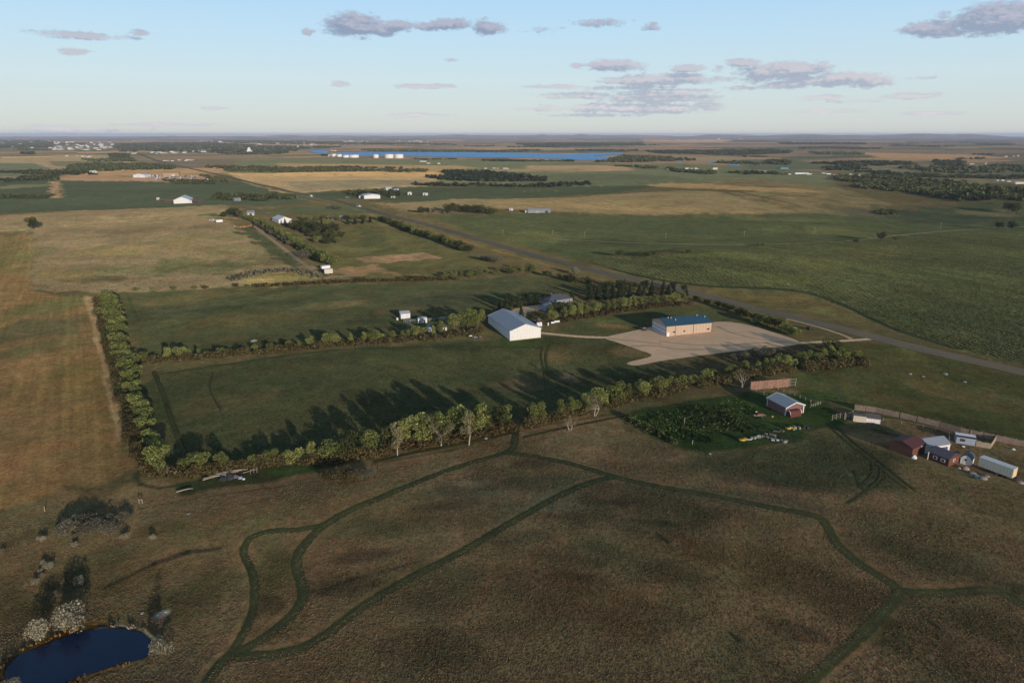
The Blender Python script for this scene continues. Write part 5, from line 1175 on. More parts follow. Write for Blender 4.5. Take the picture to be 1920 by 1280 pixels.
gable(r, a, b, 2.6, 4.0, 'y', W_GREY, R_DARK); panel(r, 'garage_door', 'f', 1.5, 6.5, 0, 2.3, a, b, K_DOOR, .06)
r, a = frame_of((1024, 584), (1036, 581), 'shed', 'small shed with blue-grey gable roof half hidden left of the house', 'shed'); a, b = 6, 6
gable(r, a, b, 2.4, 3.8, 'x', W_BLUEGREY, R_GREY); panel(r, 'door', 'f', 2, 4, 0, 2, a, b, K_DARK, .05)
# ------------------------------------------------------------------ tanks, bins and pens round the barn
for x, y, lab in [(1008.5, 613, 'left one of two white upright tanks beside the barn corner'), (1013.5, 612.5, 'right one of two white upright tanks beside the barn corner')]:
    t = empty('storage_tank', P(x, y), 0, lab, 'tank'); MB().tube((0, 0, .5), (0, 0, 2.2), .85, .85, 16).dome((0, 0, 2.2), .85, .5).build('shell', K_TANKW, t)
    for g in range(3): q = g * 2.09; MB().tube((.7 * math.cos(q), .7 * math.sin(q), -.1), (.7 * math.cos(q), .7 * math.sin(q), .6), .07).build('leg', K_PIPE, t)
t = empty('grain_bin', P(1010, 608), 0, 'grey conical topped bin behind the two white tanks', 'grain bin'); MB().tube((0, 0, 0), (0, 0, 2.6), 1.5, 1.5, 16).build('wall', K_DARK, t); MB().tube((0, 0, 2.6), (0, 0, 3.7), 1.6, .15, 16).build('roof', K_BROWN, t)
for x, y, L, lab in [(1036, 608, 2.0, 'short white tank lying in the line right of the upright tanks'), (1044, 606, 3.0, 'long white tank at the right end of the line by the trees')]:
    t = empty('propane_tank', P(x, y), .35, lab, 'tank'); MB().tube((-L / 2, 0, 1.0), (L / 2, 0, 1.0), .55, .55, 14).build('shell', K_TANKW, t)
    for s in (-L / 3, L / 3): MB().box(s - .12, s + .12, -.4, .4, -.1, .6).build('cradle', K_DARK, t)
t = empty('white_post', P(1028, 610), 0, 'white upright marker at the left end of the tank line', 'post'); MB().box(-.3, .3, -.3, .3, -.1, 1.5).build('body', K_TANKW, t); MB().box(-.4, .4, -.4, .4, 1.5, 1.62).build('cap', K_TRIM, t)
r, a = frame_of((752, 598), (762, 597), 'shed', 'small white shed standing alone in the north paddock', 'shed'); a, b = 5.2, 4.4
MB().prism([(0, -.4), (b, -.4), (b, 3.2), (0, 2.7)], 0, a, 'x').build('wall', W_WHITE, r); MB().prism([(-.3, 2.75), (b + .3, 3.28), (b + .3, 3.42), (-.3, 2.89)], -.3, a + .3, 'x').build('roof', R_WHITE, r); panel(r, 'door', 'f', 3, 4.2, 0, 2.1, a, b, K_TRIM, .06)
t = empty('stock_tank', P(745, 600), 0, 'white mineral feeder tub left of the paddock shed', 'feeder'); MB().tube((0, 0, 0), (0, 0, 1.1), .5, .6, 12).build('tub', K_TANKW, t); MB().dome((0, 0, 1.1), .66, .35, 12, 3).build('lid', K_TRIM, t)
for x0, y0, x1, y1, lab, hh in [(784, 606, 791, 605.5, 'white box shelter inside the pipe pen, left of its twin', 2.4), (792.5, 605.5, 801, 604.5, 'longer white box shelter inside the pipe pen, right of its twin', 2.6)]:
    r, a = frame_of((x0, y0), (x1, y1), 'livestock_shelter', lab, 'shelter'); b = 3.0; MB().box(0, a, 0, b, -.4, hh).build('wall', W_WHITE, r); MB().box(-.15, a + .15, -.15, b + .15, hh, hh + .12).build('roof', R_WHITE, r); panel(r, 'opening', 'f', a * .3, a * .6, 0, 1.7, a, b, K_DARK, .03)
post_line('pipe_fence', [(757, 604), (782, 603.5), (805, 602), (850, 597)], 1.6, 3.0, K_PIPE, 'grey pipe fence along the far side of the pen by the barn', 'fence', (.35, .7, 1.0), r=.08, rail_r=.06)
post_line('pipe_fence', [(757, 604), (780, 618), (786, 622)], 1.6, 3.0, K_PIPE, 'grey pipe fence down the left side of the pen by the barn', 'fence', (.35, .7, 1.0), r=.08, rail_r=.06)
for x0, y0, x1, y1, h1, wm, rm, lab in [(803, 622, 811, 621, 3.2, W_BLUEGREY, R_BLUE, 'small blue-green topped shed among the trees of the middle hedgerow'), (830, 620, 838, 619, 2.6, W_CREAM, R_DARK, 'low shed with dark roof and pale end among the trees near the barn')]:
    r, a = frame_of((x0, y0), (x1, y1), 'shed', lab, 'shed'); gable(r, a, 3.5, h1 - .8, h1, 'x', wm, rm, over=.15, th=.1); panel(r, 'door', 'f', a * .3, a * .6, 0, 1.6, a, 3.5, K_DARK, .04)
# implements beside the barn
def implement(x, y, rz, lab, s=1.0, mats=(K_RED, K_DARK, K_TRIM)):
    t = empty('farm_implement', P(x, y), rz, lab, 'farm implement')
    m = MB(); m.box(-1.6 * s, 1.6 * s, -.08, .08, .55, .7).box(-1.6 * s, 1.6 * s, .9, 1.06, .55, .7).box(-.1, .1, -1.2, 1.0, .56, .68); m.build('toolbar', mats[0], t)
    for k in range(5): q = (-1.4 + .7 * k) * s; MB().tube((q, .3, .7), (q, .5, .0), .05).build('tine', mats[1], t)
    for q in (-1.7 * s, 1.7 * s): MB().tube((q - .1, .4, .4), (q + .1, .4, .4), .42, .42, 12).build('wheel', K_BLACK, t)
    MB().box(-.7 * s, .7 * s, .1, .8, .72, 1.15).build('hopper', mats[2], t); MB().tube((0, -1.2, .6), (0, -2.6, .45), .07).build('drawbar', mats[0], t)
    return t
implement(883, 633, .3, 'dark red implement with pale hopper, left of the pair on the grass beside the barn'); implement(891, 635, -.1, 'pale implement frame in front of the dark red one beside the barn', 1.0, (K_STONE, K_DARK, K_STONE)); implement(901, 634, .7, 'smallest implement, on the right of the group beside the barn', .6, (K_STONE, K_DARK, K_RED))
# ------------------------------------------------------------------ the holding on the right
r, a = frame_of((1472.5, 779), (1506, 773.5), 'pole_barn', 'purple-brown open pole barn with pale galvanised gable roof and rounded porch', 'barn')
bl = (P(1436.5, 762) - P(1472.5, 779)).xy.length; gable(r, a, bl, 3.2, 4.7, 'y', W_PURPLE, R_GREY, trim=K_TANKW)
MB().box(-.08, .05, -.08, .3, 0, 3.2).box(a - .3, a + .06, -.08, .05, 0, 3.2).build('corner_trim', K_TANKW, r); MB().box(-.08, .06, bl - .2, bl + .06, 0, 3.2).build('corner_trim', K_TANKW, r)
pr = [(1.0 + 1.2 * math.cos(math.pi - i * math.pi / 10), 1.25 + 1.2 * math.sin(i * math.pi / 10)) for i in range(11)]
m = MB(); m.prism([(y_ - 2.2, z_ ) for y_, z_ in [(-.2, -.2)] + pr + [(2.2, -.2)]], .2, 5.2, 'x'); po = m.build('porch', W_MAROON, r)
m = MB(); m.prism([(q[0] - 2.2, q[1] + .05) for q in pr] + [(q[0] - 2.2, q[1] - .12) for q in pr[::-1]], 5.1, 5.3, 'x'); m.build('porch_hoop', K_TANKW, po)
m = MB(); m.prism([(q[0] - 2.2, q[1] + .05) for q in pr] + [(q[0] - 2.2, q[1] - .12) for q in pr[::-1]], 0.08, .25, 'x'); m.build('porch_hoop', K_TRIM, po)
panel(r, 'door', 'f', 6.3, 8.2, 0, 2.2, a, bl, W_RUST, .05)
# tall windbreak of boards
r, a = frame_of((1407, 732), (1482, 724.5), 'windbreak_fence', 'tall reddish board windbreak with posts standing above the pole barn', 'fence')
hh = 3.9; n = 13; bd = MB()
for k in range(int(a * .99 / .34)):
    x0 = k * .34; bd.box(x0, x0 + .25 * TR.uniform(.8, 1.2), -.04, .0, .15 + TR.uniform(0, .15), hh + TR.uniform(-.1, .1))
bd.build('boards', paint('red_cedar_board', (.33, .185, .13), rib=('x', .34), var=.3), r)
for k in range(n + 1):
    x0 = a * k / n; MB().tube((x0, .18, -.3), (x0, .18, hh + .1), .11, .10, 6).build('post', K_POST, r)
    MB().tube((x0, 1.6, -.2), (x0, .25, hh * .75), .07, .07, 5).build('brace', K_POST, r)
for z in (.9, 2.1, 3.3): MB().box(0, a + 2.3, .02, .12, z, z + .14).build('rail', K_POST, r)
MB().tube((a + 2.3, .1, -.3), (a + 2.3, .1, hh), .13, .12, 6).build('post', K_LOG, r)
post_line('fence', [(1418, 733), (1432, 740), (1443, 748), (1448, 752)], 1.5, 3.1, K_LOG, 'wooden post and rail fence from the windbreak to the pole barn', 'fence', (.55,), K_POST, r=.10)
post_line('fence', [(1459, 731), (1480, 738), (1500, 746), (1520, 755), (1533, 758)], 1.4, 2.6, K_LOG, 'row of pale posts with rails behind the pole barn', 'fence', (.5, .9), K_POST, r=.11)
post_line('fence', [(1520, 763), (1529, 761), (1538, 758)], 1.3, 1.2, K_LOG, 'short pale fence closing the end of the post row', 'fence', (.4, .8), K_LOG, r=.11)
# long board fence
post_line('board_fence', [(1602, 768), (1640, 773), (1700, 786), (1760, 800), (1800, 812), (1860, 825), (1925, 838), (1990, 853)], 2.3, 3.4, K_POST, 'long weathered board fence running behind the sheds to the right', 'fence', (.3, .85), K_POST, r=.11, boards=(2.2, K_WOOD, .04))
post_line('fence', [(1560, 788), (1575, 784), (1585, 786), (1598, 780)], 2.2, 2.2, K_POST, 'rough tall post pen left of the two pale sheds', 'fence', (.3, .6, .9), K_POST, r=.12)
post_line('fence', [(1655, 790), (1690, 795), (1730, 803), (1778, 815)], 1.5, 4.5, K_POST, 'short posts in front of the long board fence', 'fence', (.8,), K_POST, r=.1)
MB_ = None
r, a = frame_of((1599.5, 789.5), (1619, 792), 'shed', 'cream walled low shed, left of the two pale sheds', 'shed'); a, b = 4.2, 3.2
MB().prism([(0, -.3), (b, -.3), (b, 1.9), (0, 2.3)], 0, a, 'x').build('wall', W_CREAM, r); MB().prism([(-.2, 2.35), (b + .2, 1.95), (b + .2, 2.07), (-.2, 2.47)], -.2, a + .2, 'x').build('roof', R_BROWN, r); panel(r, 'door', 'k', 1, 2.2, 0, 1.6, a, b, K_DARK, .04)
r, a = frame_of((1624, 791.5), (1645, 794), 'shed', 'white walled low shed, right of the two pale sheds', 'shed'); a, b = 4.5, 3.2
MB().prism([(0, -.3), (b, -.3), (b, 2.2), (0, 1.7)], 0, a, 'x').build('wall', W_WHITE, r); MB().prism([(-.2, 1.72), (b + .2, 2.25), (b + .2, 2.37), (-.2, 1.84)], -.2, a + .2, 'x').build('roof', R_BROWN, r); panel(r, 'door', 'r', 1, 2.2, 0, 1.6, a, b, K_DARK, .04)
# pen with the white trailer roof
r, a = frame_of((1792, 830), (1829, 836), 'livestock_shelter', 'white walled loafing shed with dark lean-to against the long board fence', 'shelter'); b = 3.6
MB().box(0, a, 0, b, -.3, 2.3).build('wall', W_BLUEGREY, r); MB().box(-.1, a + .1, -.1, b * .4, 2.3, 2.42).build('roof', K_DARK, r); MB().box(-.1, a + .1, b * .4 + .02, b + .1, 2.3, 2.44).build('roof', K_TANKW, r); panel(r, 'opening', 'f', 1, 2.5, .9, 1.8, a, b, K_DARK, .03)
post_line('board_fence', [(1829, 836), (1856, 841), (1866, 826)], 2.0, 1.7, K_POST, 'pale board pen joined to the white walled loafing shed', 'fence', (.5,), K_POST, boards=(2.0, paint('pale_new_board', (.42, .33, .24), rib=('x', .3), var=.15), 0))
post_line('fence', [(1779, 828), (1778, 818), (1794, 817)], 1.9, 2.2, K_POST, 'open frame of posts left of the loafing shed', 'fence', (.9,), K_POST)
# dark red shed
r, a = frame_of((1709, 857.5), (1742, 845), 'shed', 'large dark red metal shed at the top of the row of outbuildings', 'shed'); a, b = 7.8, 7.2
gable(r, a, b, 3.0, 4.2, 'x', W_RUST, R_MAROON, over=.2); panel(r, 'door', 'f', 4.4, 6.6, 0, 2.2, a, b, W_MAROON, .06); panel(r, 'window', 'f', 4.8, 6.2, 2.25, 2.8, a, b, K_TRIM, .08)
r, a = frame_of((1740, 852), (1776, 848), 'shed', 'white shed with pale blue roof behind the maroon cabin', 'shed'); a, b = 8.5, 6.0
gable(r, a, b, 2.7, 4.1, 'x', W_WHITE, R_BARN, over=.2); w_ = panel(r, 'window', 'r', 2, 3, 1.2, 2.2, a, b, K_BROWN, .06)
r, a = frame_of((1741, 861), (1777, 874.6), 'cabin', 'long maroon cabin with purple-grey roof and white framed windows', 'cabin'); b = 6.0
gable(r, a, b, 2.6, 3.9, 'x', W_MAROON, R_PURPLE, over=.25, trim=None)
for s in (a * .2, a * .6):
    w_ = panel(r, 'window', 'f', s, s + 1.3, 1.0, 2.0, a, b, K_TANKW, .07); panel(r, 'pane', 'f', s + .2, s + 1.1, 1.15, 1.85, a, b, K_GLASS, .10, parent=w_)
w_ = panel(r, 'window', 'r', 2.4, 3.6, 1.1, 2.0, a, b, K_TANKW, .07); panel(r, 'pane', 'r', 2.6, 3.4, 1.25, 1.85, a, b, K_GLASS, .10, parent=w_); panel(r, 'end_wall', 'r', .03, b - .03, .02, 2.6, a, b, W_RUST, .03)
MB().tube((-.2, -.25, -.2), (-.2, -.25, 2.6), .12).build('post', K_TANKW, r)
r, a = frame_of((1799.5, 868), (1812, 871.5), 'barn_shed', 'little white gambrel shed with dark shingle roof', 'shed'); a, b = 2.9, 4.0
g = [(0, -.3), (a, -.3), (a, 1.9), (a * .82, 2.7), (a / 2, 3.1), (a * .18, 2.7), (0, 1.9)]; MB().prism(g, 0, b, 'y').build('wall', W_WHITE, r)
MB().prism([(-.15, 1.85), (a * .16, 2.74), (a / 2, 3.16), (a * .84, 2.74), (a + .15, 1.85), (a + .15, 2.0), (a * .86, 2.88), (a / 2, 3.3), (a * .14, 2.88), (-.15, 2.0)], -.1, b + .15, 'y').build('roof', R_DARK, r); w_ = panel(r, 'window', 'f', 1.1, 1.6, 1.3, 2.0, a, b, K_DARK, .04)
r, a = frame_of((1789, 862), (1797, 861), 'outhouse', 'tiny white hut with dark roof between the cabin and the gambrel shed', 'hut'); a, b = 1.8, 1.8; gable(r, a, b, 1.9, 2.5, 'x', W_WHITE, R_DARK, over=.12, th=.08); panel(r, 'door', 'f', .5, 1.3, 0, 1.7, a, b, K_TRIM, .04)
# semi trailer
t, a = frame_of((1832, 879), (1896, 901), 'semi_trailer', 'long cream box trailer with dark legs, last of the outbuilding row', 'trailer'); b = 2.6
MB().box(0, a, 0, b, 1.15, 4.0).build('box', W_CREAM, t); MB().box(-.04, a + .04, -.04, b + .04, 4.0, 4.08).build('roof', R_WHITE, t); panel(t, 'rear_door', 'r', .12, b - .12, 1.25, 3.9, a, b, paint('yellowed_door', (.66, .50, .32)), .05)
MB().box(.5, a - .3, .6, b - .6, .9, 1.14).build('chassis', K_DARK, t)
for x0 in (a - 3.2, a - 1.9):
    for y0 in (.3, b - .3): MB().tube((x0, y0 - .2, .5), (x0, y0 + .2, .5), .5, .5, 12).build('wheel', K_BLACK, t)
for x0 in (2.6, 4.6): MB().tube((x0 + a * .25, .4, -.1), (x0 + a * .25, .4, 1.1), .09).build('landing_leg', K_POST, t)
# single small things about the yard
def boulder(x, y, s, mat, lab, cat='boulder', name='boulder', fl=.7):
    p = P(x, y); m = MB(); m.dome((0, 0, -.05), s, s * fl * 1.3, 9, 4); rr = random.Random(int(x * 7 + y))
    m.v = [(a_ * rr.uniform(.75, 1.2), b_ * rr.uniform(.75, 1.2), c_ * rr.uniform(.8, 1.15)) for a_, b_, c_ in m.v]; o = m.build(name, mat); o.location = p; return tag(o, lab, cat)
boulder(1714, 858.5, .8, K_TANKW, 'round white tank at the corner of the dark red shed', 'tank', 'water_tank', 1.0); boulder(1806, 826 + 11, .5, K_TANKW, 'white bucket shape in front of the loafing shed', 'tub', 'tub')
boulder(1811, 879, 1.0, paint('pinkish_tarp', (.5, .33, .30), var=.2), 'pinkish tarp covered heap below the gambrel shed', 'heap', 'tarped_heap'); boulder(1798, 878, .6, K_STONE, 'small pale heap beside the pinkish tarped one', 'heap', 'tarped_heap')
boulder(1900, 843, .6, K_TANKW, 'white round feeder against the far end of the long fence', 'feeder', 'feeder'); boulder(1773, 825, .45, K_TANKW, 'tiny white tub on the grass left of the loafing shed', 'tub', 'tub')
for i, (x, y, s, mt, lab) in enumerate([(1824, 889, 1.1, K_STONE, 'pale scrap lump at the left of the junk by the trailer'), (1833, 893, .9, K_PIPE, 'grey scrap lump in the middle of the junk by the trailer'), (1843, 897, 1.2, K_POST, 'brown scrap lump at the right of the junk by the trailer'), (1828, 896, .8, K_DARK, 'dark scrap lump nearest the grass in the junk by the trailer'), (1850, 893, .9, K_POST, 'brown scrap lump under the long trailer'),
        (1913, 905, 1.0, K_STONE, 'pale scrap piece at the far right of the yard'), (1906, 896, .9, K_DARK, 'dark scrap piece right of the long trailer')]): boulder(x, y, s, mt, lab, 'scrap', 'scrap_piece', .5)
# the scrap row in the grass
def beam(x, y, L, rz, mat, lab, r0=.25, z=.2, name='scrap_beam', cat='scrap'):
    if name == 'log': m_ = MB().tube((-L / 2, 0, z), (0, TR.uniform(-.2, .2), z + .2), r0 * .8, r0 * .65, 7)
    else: m_ = MB()
    if name == 'log': k_ = m_.v[-1]; m_.tube((0, 0, z + .2), (L / 2, TR.uniform(-.3, .3), z + .1), r0 * .65, r0 * .4, 7)
    else:
        q_ = -L / 2
        while q_ < L / 2:
            s_ = TR.uniform(.35, 1.1); o_ = TR.uniform(-.5, .5); m_.box(q_, q_ + s_, o_ - r0, o_ + r0 * TR.uniform(.4, 1.6), -.1, z + TR.uniform(0, 1.6) * r0); q_ += s_ * TR.uniform(1.02, 1.7)
    t = m_.build(name, mat); t.location = P(x, y); t.rotation_euler = (0, 0, rz); return tag(t, lab, cat)
def machine(x, y, s, rz, lab, mat=K_YELLOW):
    t = empty('old_machine', P(x, y), rz, lab, 'machine'); MB().box(-1.3 * s, 1.3 * s, -.6 * s, .6 * s, .35 * s, 1.0 * s).build('body', mat, t); MB().box(-.9 * s, -.1 * s, -.5 * s, .5 * s, 1.0 * s, 1.35 * s).build('seat', K_DARK, t)
    for q in (-.9 * s, .9 * s):
        for w_ in (-.65 * s, .65 * s): MB().tube((q, w_ - .1, .35 * s), (q, w_ + .1, .35 * s), .38 * s, .38 * s, 10).build('wheel', K_BLACK, t)
machine(1393, 827, 1.0, .2, 'yellow machine at the left end of the scrap row'); machine(1479, 805, .9, .3, 'yellow machine at the right end of the scrap row')
for x, y, L, rz, mt, lab, r0 in [(1406, 824, 4, .15, K_PIPE, 'grey length of scrap right of the left yellow machine', .2), (1416, 821, 3, .2, K_POST, 'brown length of scrap in the left part of the scrap row', .25), (1425, 818, 2.5, .1, K_PIPE, 'short grey scrap drum in the scrap row', .4),
        (1437, 820, 3.5, -.5, K_STONE, 'pale length of scrap slanting in the middle of the scrap row', .22), (1443, 815, 3, -.9, K_STONE, 'pale scrap length standing above the slanting pale one', .3), (1449, 823, 3.5, -.35, K_STONE, 'pale scrap length in the centre of the scrap row', .25), (1458, 826, 4, -.3, K_PIPE, 'blue-grey scrap length right of the central pale one', .25),
        (1461, 809, 4, .1, K_BROWN, 'rusty red scrap length behind the scrap row', .25), (1469, 827, 2.2, .3, K_BROWN, 'brown scrap drum at the right of the pale pieces', .45), (1492, 804, 3.4, .2, K_POST, 'brown heap of posts right of the right yellow machine', .5), (1503, 802, 4, .05, K_DARK, 'dark scrap length right of the brown heap of posts', .4), (1513, 803, 3, -.2, K_DARK, 'dark scrap length at the far right of the scrap row', .35)]:
    beam(x, y, L, rz, mt, lab, r0)
boulder(1471, 829, .8, K_STONE, 'pale barrel at the right end of the scrap row middle', 'barrel', 'barrel')
implement(1425, 782, .15, 'long rusty implement with pale beam left of the pole barn porch', 1.4, (K_LOG, K_DARK, K_RED)); boulder(1448, 781, .5, K_YELLOW, 'small yellow object beside the long rusty implement', 'drum', 'drum'); boulder(1418, 772, .4, K_TANKW, 'tiny white tub in the weeds left of the pole barn', 'tub', 'tub')
for x, y, h, lab in [(1283, 795, 2.6, 'single white post standing in the green weedy lot'), (1298, 833, 1.6, 'single pale post below the green weedy lot'), (1583, 774 + 12, 2.8, 'tall single post left of the two pale sheds'), (84, 958, 1.4, 'short post at the edge of the ploughed field')]:
    t = MB().tube((0, 0, -.2), (.05, 0, h), .13, .11, 6).build('fence_post', K_LOG); t.location = P(x, y); tag(t, lab, 'post')
t = empty('post_frame', P(264, 944), 0, 'small white H-brace of posts by the ploughed field corner', 'posts'); MB().tube((-.4, 0, -.2), (-.4, 0, 1.5), .11).build('post', K_LOG, t); MB().tube((.5, 0, -.2), (.5, 0, 1.5), .11).build('post', K_LOG, t); MB().tube((-.4, 0, 1.2), (.5, 0, 1.2), .08).build('rail', K_LOG, t)
# ------------------------------------------------------------------ log pile
def logs(items, lab_):
    for i, (x, y, L, rz, mt, lab, r0) in enumerate(items): beam(x, y, L, rz, mt, lab, r0, .35, 'log' if mt is K_LOG else 'scrap_beam', 'log' if mt is K_LOG else 'scrap')
logs([(400, 896, 5.5, .35, K_LOG, 'long pale log at the left end of the log pile', .3), (412, 892, 6, .3, K_LOG, 'pale log lying next along the log pile', .28), (425, 888, 7, .2, K_LOG, 'pale log in the middle back of the log pile', .3), (438, 885, 6.5, .15, K_LOG, 'pale log right of the middle of the log pile', .28), (449, 883, 5, .1, K_LOG, 'pale log at the upper right of the log pile', .28),
      (392, 899, 3.5, .5, K_LOG, 'short log stub at the left tip of the log pile', .25), (420, 893, 4, -.3, K_LOG, 'crosswise log on the log pile', .22), (432, 890, 3.2, .7, K_LOG, 'steeply turned log on the log pile', .2), (470, 885, 4.5, .5, K_LOG, 'thin branch lying right of the log pile', .12), (345, 921, 4, .45, K_LOG, 'lone pale log lying far left of the log pile', .25), (352, 919, 3, .3, K_LOG, 'second pale log beside the lone one left of the pile', .2)], '')
for x, y, s, mt, lab in [(418, 899, 1.3, K_DARK, 'dark tangle under the left of the log pile'), (432, 896, 1.5, K_DARK, 'dark tangle under the middle of the log pile'), (442, 894, 1.2, K_BROWN, 'rusty brown lump at the right of the log pile'), (451, 896, .8, W_BLUEGREY, 'blue-grey plastic lump at the front right of the log pile'), (457, 898, .5, K_TANKW, 'white scrap lump at the front right of the log pile'), (424, 896, .7, K_TANKW, 'white scrap lump in the front of the log pile')]: boulder(x, y, s, mt, lab, 'debris', 'debris_lump', .6)
r = post_line('fence', [(470, 888), (476, 886), (482, 886)], 1.6, 1.5, K_POST, 'remnant of wooden gate right of the log pile', 'gate', (.8,), K_POST)
# ------------------------------------------------------------------ the white trucks by the farm lane
def box_truck(F, Rr, L, Wd, Ht, lab, mat=K_TANKW):
    t, _ = frame_of(F, Rr, 'box_trailer', lab, 'trailer'); MB().box(0, L, 0, Wd, .9, Ht).build('box', mat, t); MB().box(-.05, L + .05, -.05, Wd + .05, Ht, Ht + .1).build('roof', R_WHITE, t); panel(t, 'door', 'r', .3, Wd - .3, 1.0, Ht - .2, L, Wd, K_TRIM, .05)
    MB().box(.2, L - .2, .4, Wd - .4, .7, .89).build('chassis', K_DARK, t)
    for q in (L * .2, L * .8):
        for w_ in (.2, Wd - .2): MB().tube((q, w_ - .15, .45), (q, w_ + .15, .45), .45, .45, 12).build('wheel', K_BLACK, t)
box_truck((604, 506.5), (619, 505), 6.6, 3.0, 3.0, 'white box trailer standing behind the cream one at the end of the farm lane'); box_truck((609, 515.5), (623.5, 514.5), 6.0, 3.0, 4.0, 'cream box trailer, nearer of the two at the end of the farm lane', W_CREAM)
# ------------------------------------------------------------------ farm buildings further off
def far_hall(F, Rr, b, eave, ridge, ax, wm, rm, lab, name='barn', cat='barn', doors=(), group=None, a=None):
    r, a_ = frame_of(F, Rr, name, lab, cat, group); a_ = a or a_; gable(r, a_, b, eave, ridge, ax, wm, rm, over=.3)
    for f, s0, s1, z1, mt in doors: panel(r, 'door', f, s0, s1, 0, z1, a_, b, mt, .12)
    return r, a_
far_hall((523, 419), (547, 417), 24, 4.0, 7.0, 'y', W_WHITE, R_WHITE, 'white farm barn with broad white roof among dark trees', doors=[('f', 6, 10, 3.2, K_TRIM)])
t = empty('cupola', P(531, 411), 0, 'small white hut on the slope behind the broad roofed farm barn', 'hut'); MB().box(-1.5, 1.5, -1.5, 1.5, -.2, 2.6).build('wall', W_WHITE, t); MB().prism([(-1.8, 2.6), (1.8, 2.6), (0, 3.8)], -1.8, 1.8, 'y').build('roof', R_WHITE, t)
far_hall((463, 404.5), (476, 404.5), 12, 3.4, 5.6, 'x', W_CREAM, R_BARN, 'small barn with pale blue roof above the farm lane', doors=[('f', 3, 6, 2.8, K_DARK)])
far_hall((615, 413), (625, 412.5), 6, 3, 4.6, 'x', W_BLUEGREY, R_BARN, 'blue-white house peeking out of the far farm windbreak', 'house', 'house', doors=[('f', 2, 3, 2.2, K_DARK)])
far_hall((636, 411), (644, 411), 6, 2.6, 4.0, 'x', W_GREY, R_GREY, 'small grey shed in the far farm windbreak right of the blue-white house', 'shed', 'shed', doors=[('f', 2, 3, 2, K_DARK)])
far_hall((326, 382), (356, 381), 38, 5.0, 9.5, 'y', W_WHITE, R_WHITE, 'big white barn on the crest beyond the tan pasture', doors=[('f', 20, 25, 4, K_TRIM)])
far_hall((297, 378), (326, 378), 8, 2.4, 3.6, 'x', W_RUST, R_BROWN, 'long low brown shed joined to the left of the crest barn', 'shed', 'shed', doors=[('f', 4, 8, 2, K_DARK)])
far_hall((294, 375.5), (298, 375.5), 4, 3.0, 4.0, 'x', K_TANKW, R_WHITE, 'tiny white hut at the left end of the long low brown shed', 'hut', 'hut', doors=[('f', 1, 2, 2, K_DARK)])
far_hall((357, 380), (372, 380), 8, 2.6, 4.2, 'x', W_RUST, R_BROWN, 'rusty brown shed on the right of the crest barn', 'shed', 'shed', doors=[('f', 3, 6, 2, K_DARK)])
far_hall((440, 377), (452, 376.5), 8, 2.8, 4.4, 'x', W_GREY, R_BARN, 'pale blue roofed house in the far tree clump above the field corner', 'house', 'house', doors=[('f', 3, 4, 2, K_DARK)])
far_hall((683, 373), (713, 372.5), 26, 5.0, 6.6, 'y', W_WHITE, R_WHITE, 'wide white shop building beside the highway beyond the farm', 'shop', 'building', doors=[('l', 3, 20, 4.4, W_BLUEGREY)])
far_hall((673, 371.5), (682, 371.8), 8, 3.2, 4.0, 'x', W_WHITE, R_WHITE, 'low white annexe at the left end of the wide white shop', 'annexe', 'building', doors=[('f', 3, 6, 2.8, K_DARK)])
far_hall((724, 356.5), (736, 356), 12, 3.5, 5.2, 'x', W_CREAM, R_WHITE, 'cream building behind the trees of the highway farmstead', 'house', 'house', doors=[('f', 4, 6, 2.4, K_DARK)])
far_hall((739, 357), (748, 356.5), 10, 3.2, 5.5, 'x', W_BLUEGREY, R_DARK, 'blue-grey house right of the cream one at the highway farmstead', 'house', 'house', doors=[('f', 3, 5, 2.4, K_DARK)])
far_hall((733, 371), (741, 371), 4, 1.6, 2.2, 'x', W_CREAM, R_WHITE, 'low pale flat shed in front of the highway farmstead', 'shed', 'shed', doors=[('f', 2, 4, 1.4, K_DARK)])
far_hall((764.5, 365.5), (771, 365.5), 6, 3.6, 5.0, 'y', W_WHITE, R_WHITE, 'left one of two small white buildings alone in the green field', 'shed', 'shed', doors=[('f', 2, 4, 2.4, K_DARK)]); far_hall((793, 366.5), (801, 366.5), 6, 3.0, 4.2, 'x', W_WHITE, R_WHITE, 'right one of two small white buildings alone in the green field', 'shed', 'shed', doors=[('f', 2, 4, 2.4, K_DARK)])
far_hall((990, 399.5), (1032, 399), 9, 3.2, 5.0, 'x', W_GREY, R_GREY, 'long low grey shed below the golden field', 'shed', 'shed', doors=[('f', 10, 14, 2.6, W_BLUEGREY), ('f', 22, 26, 2.6, K_DARK)]); far_hall((984.5, 399), (989, 399), 4, 2.0, 2.8, 'x', K_TANKW, R_WHITE, 'tiny white box beside the long low grey shed', 'shed', 'shed', doors=[('f', 1, 2, 1.6, K_DARK)])
far_hall((880, 396), (892, 396), 8, 3, 5, 'x', W_CREAM, R_BROWN, 'cream house with tan roof in the tree clump of the golden field', 'house', 'house', doors=[('f', 3, 5, 2.2, K_DARK)]); far_hall((955, 395), (961, 395), 4, 2, 3, 'x', W_WHITE, R_WHITE, 'small white hut between the tree clump and the long grey shed', 'hut', 'hut', doors=[('f', 1, 2, 1.6, K_DARK)])
far_hall((250, 333), (272, 333), 26, 6, 9, 'y', W_WHITE, R_WHITE, 'white hall at the left of the salvage yard', 'hall', 'building', doors=[('f', 10, 16, 5, K_TRIM)]); far_hall((306, 331), (336, 330.5), 14, 9, 10, 'x', paint('tan_board', (.38, .27, .16)), R_BROWN, 'tall tan building at the back of the salvage yard', 'hall', 'building', doors=[('f', 20, 26, 5, W_CREAM)]); far_hall((172, 326), (182, 325.5), 10, 5, 8, 'x', W_CREAM, R_WHITE, 'cream building alone on the bare bench left of the salvage yard', 'house', 'house', doors=[('f', 4, 6, 3, K_DARK)])
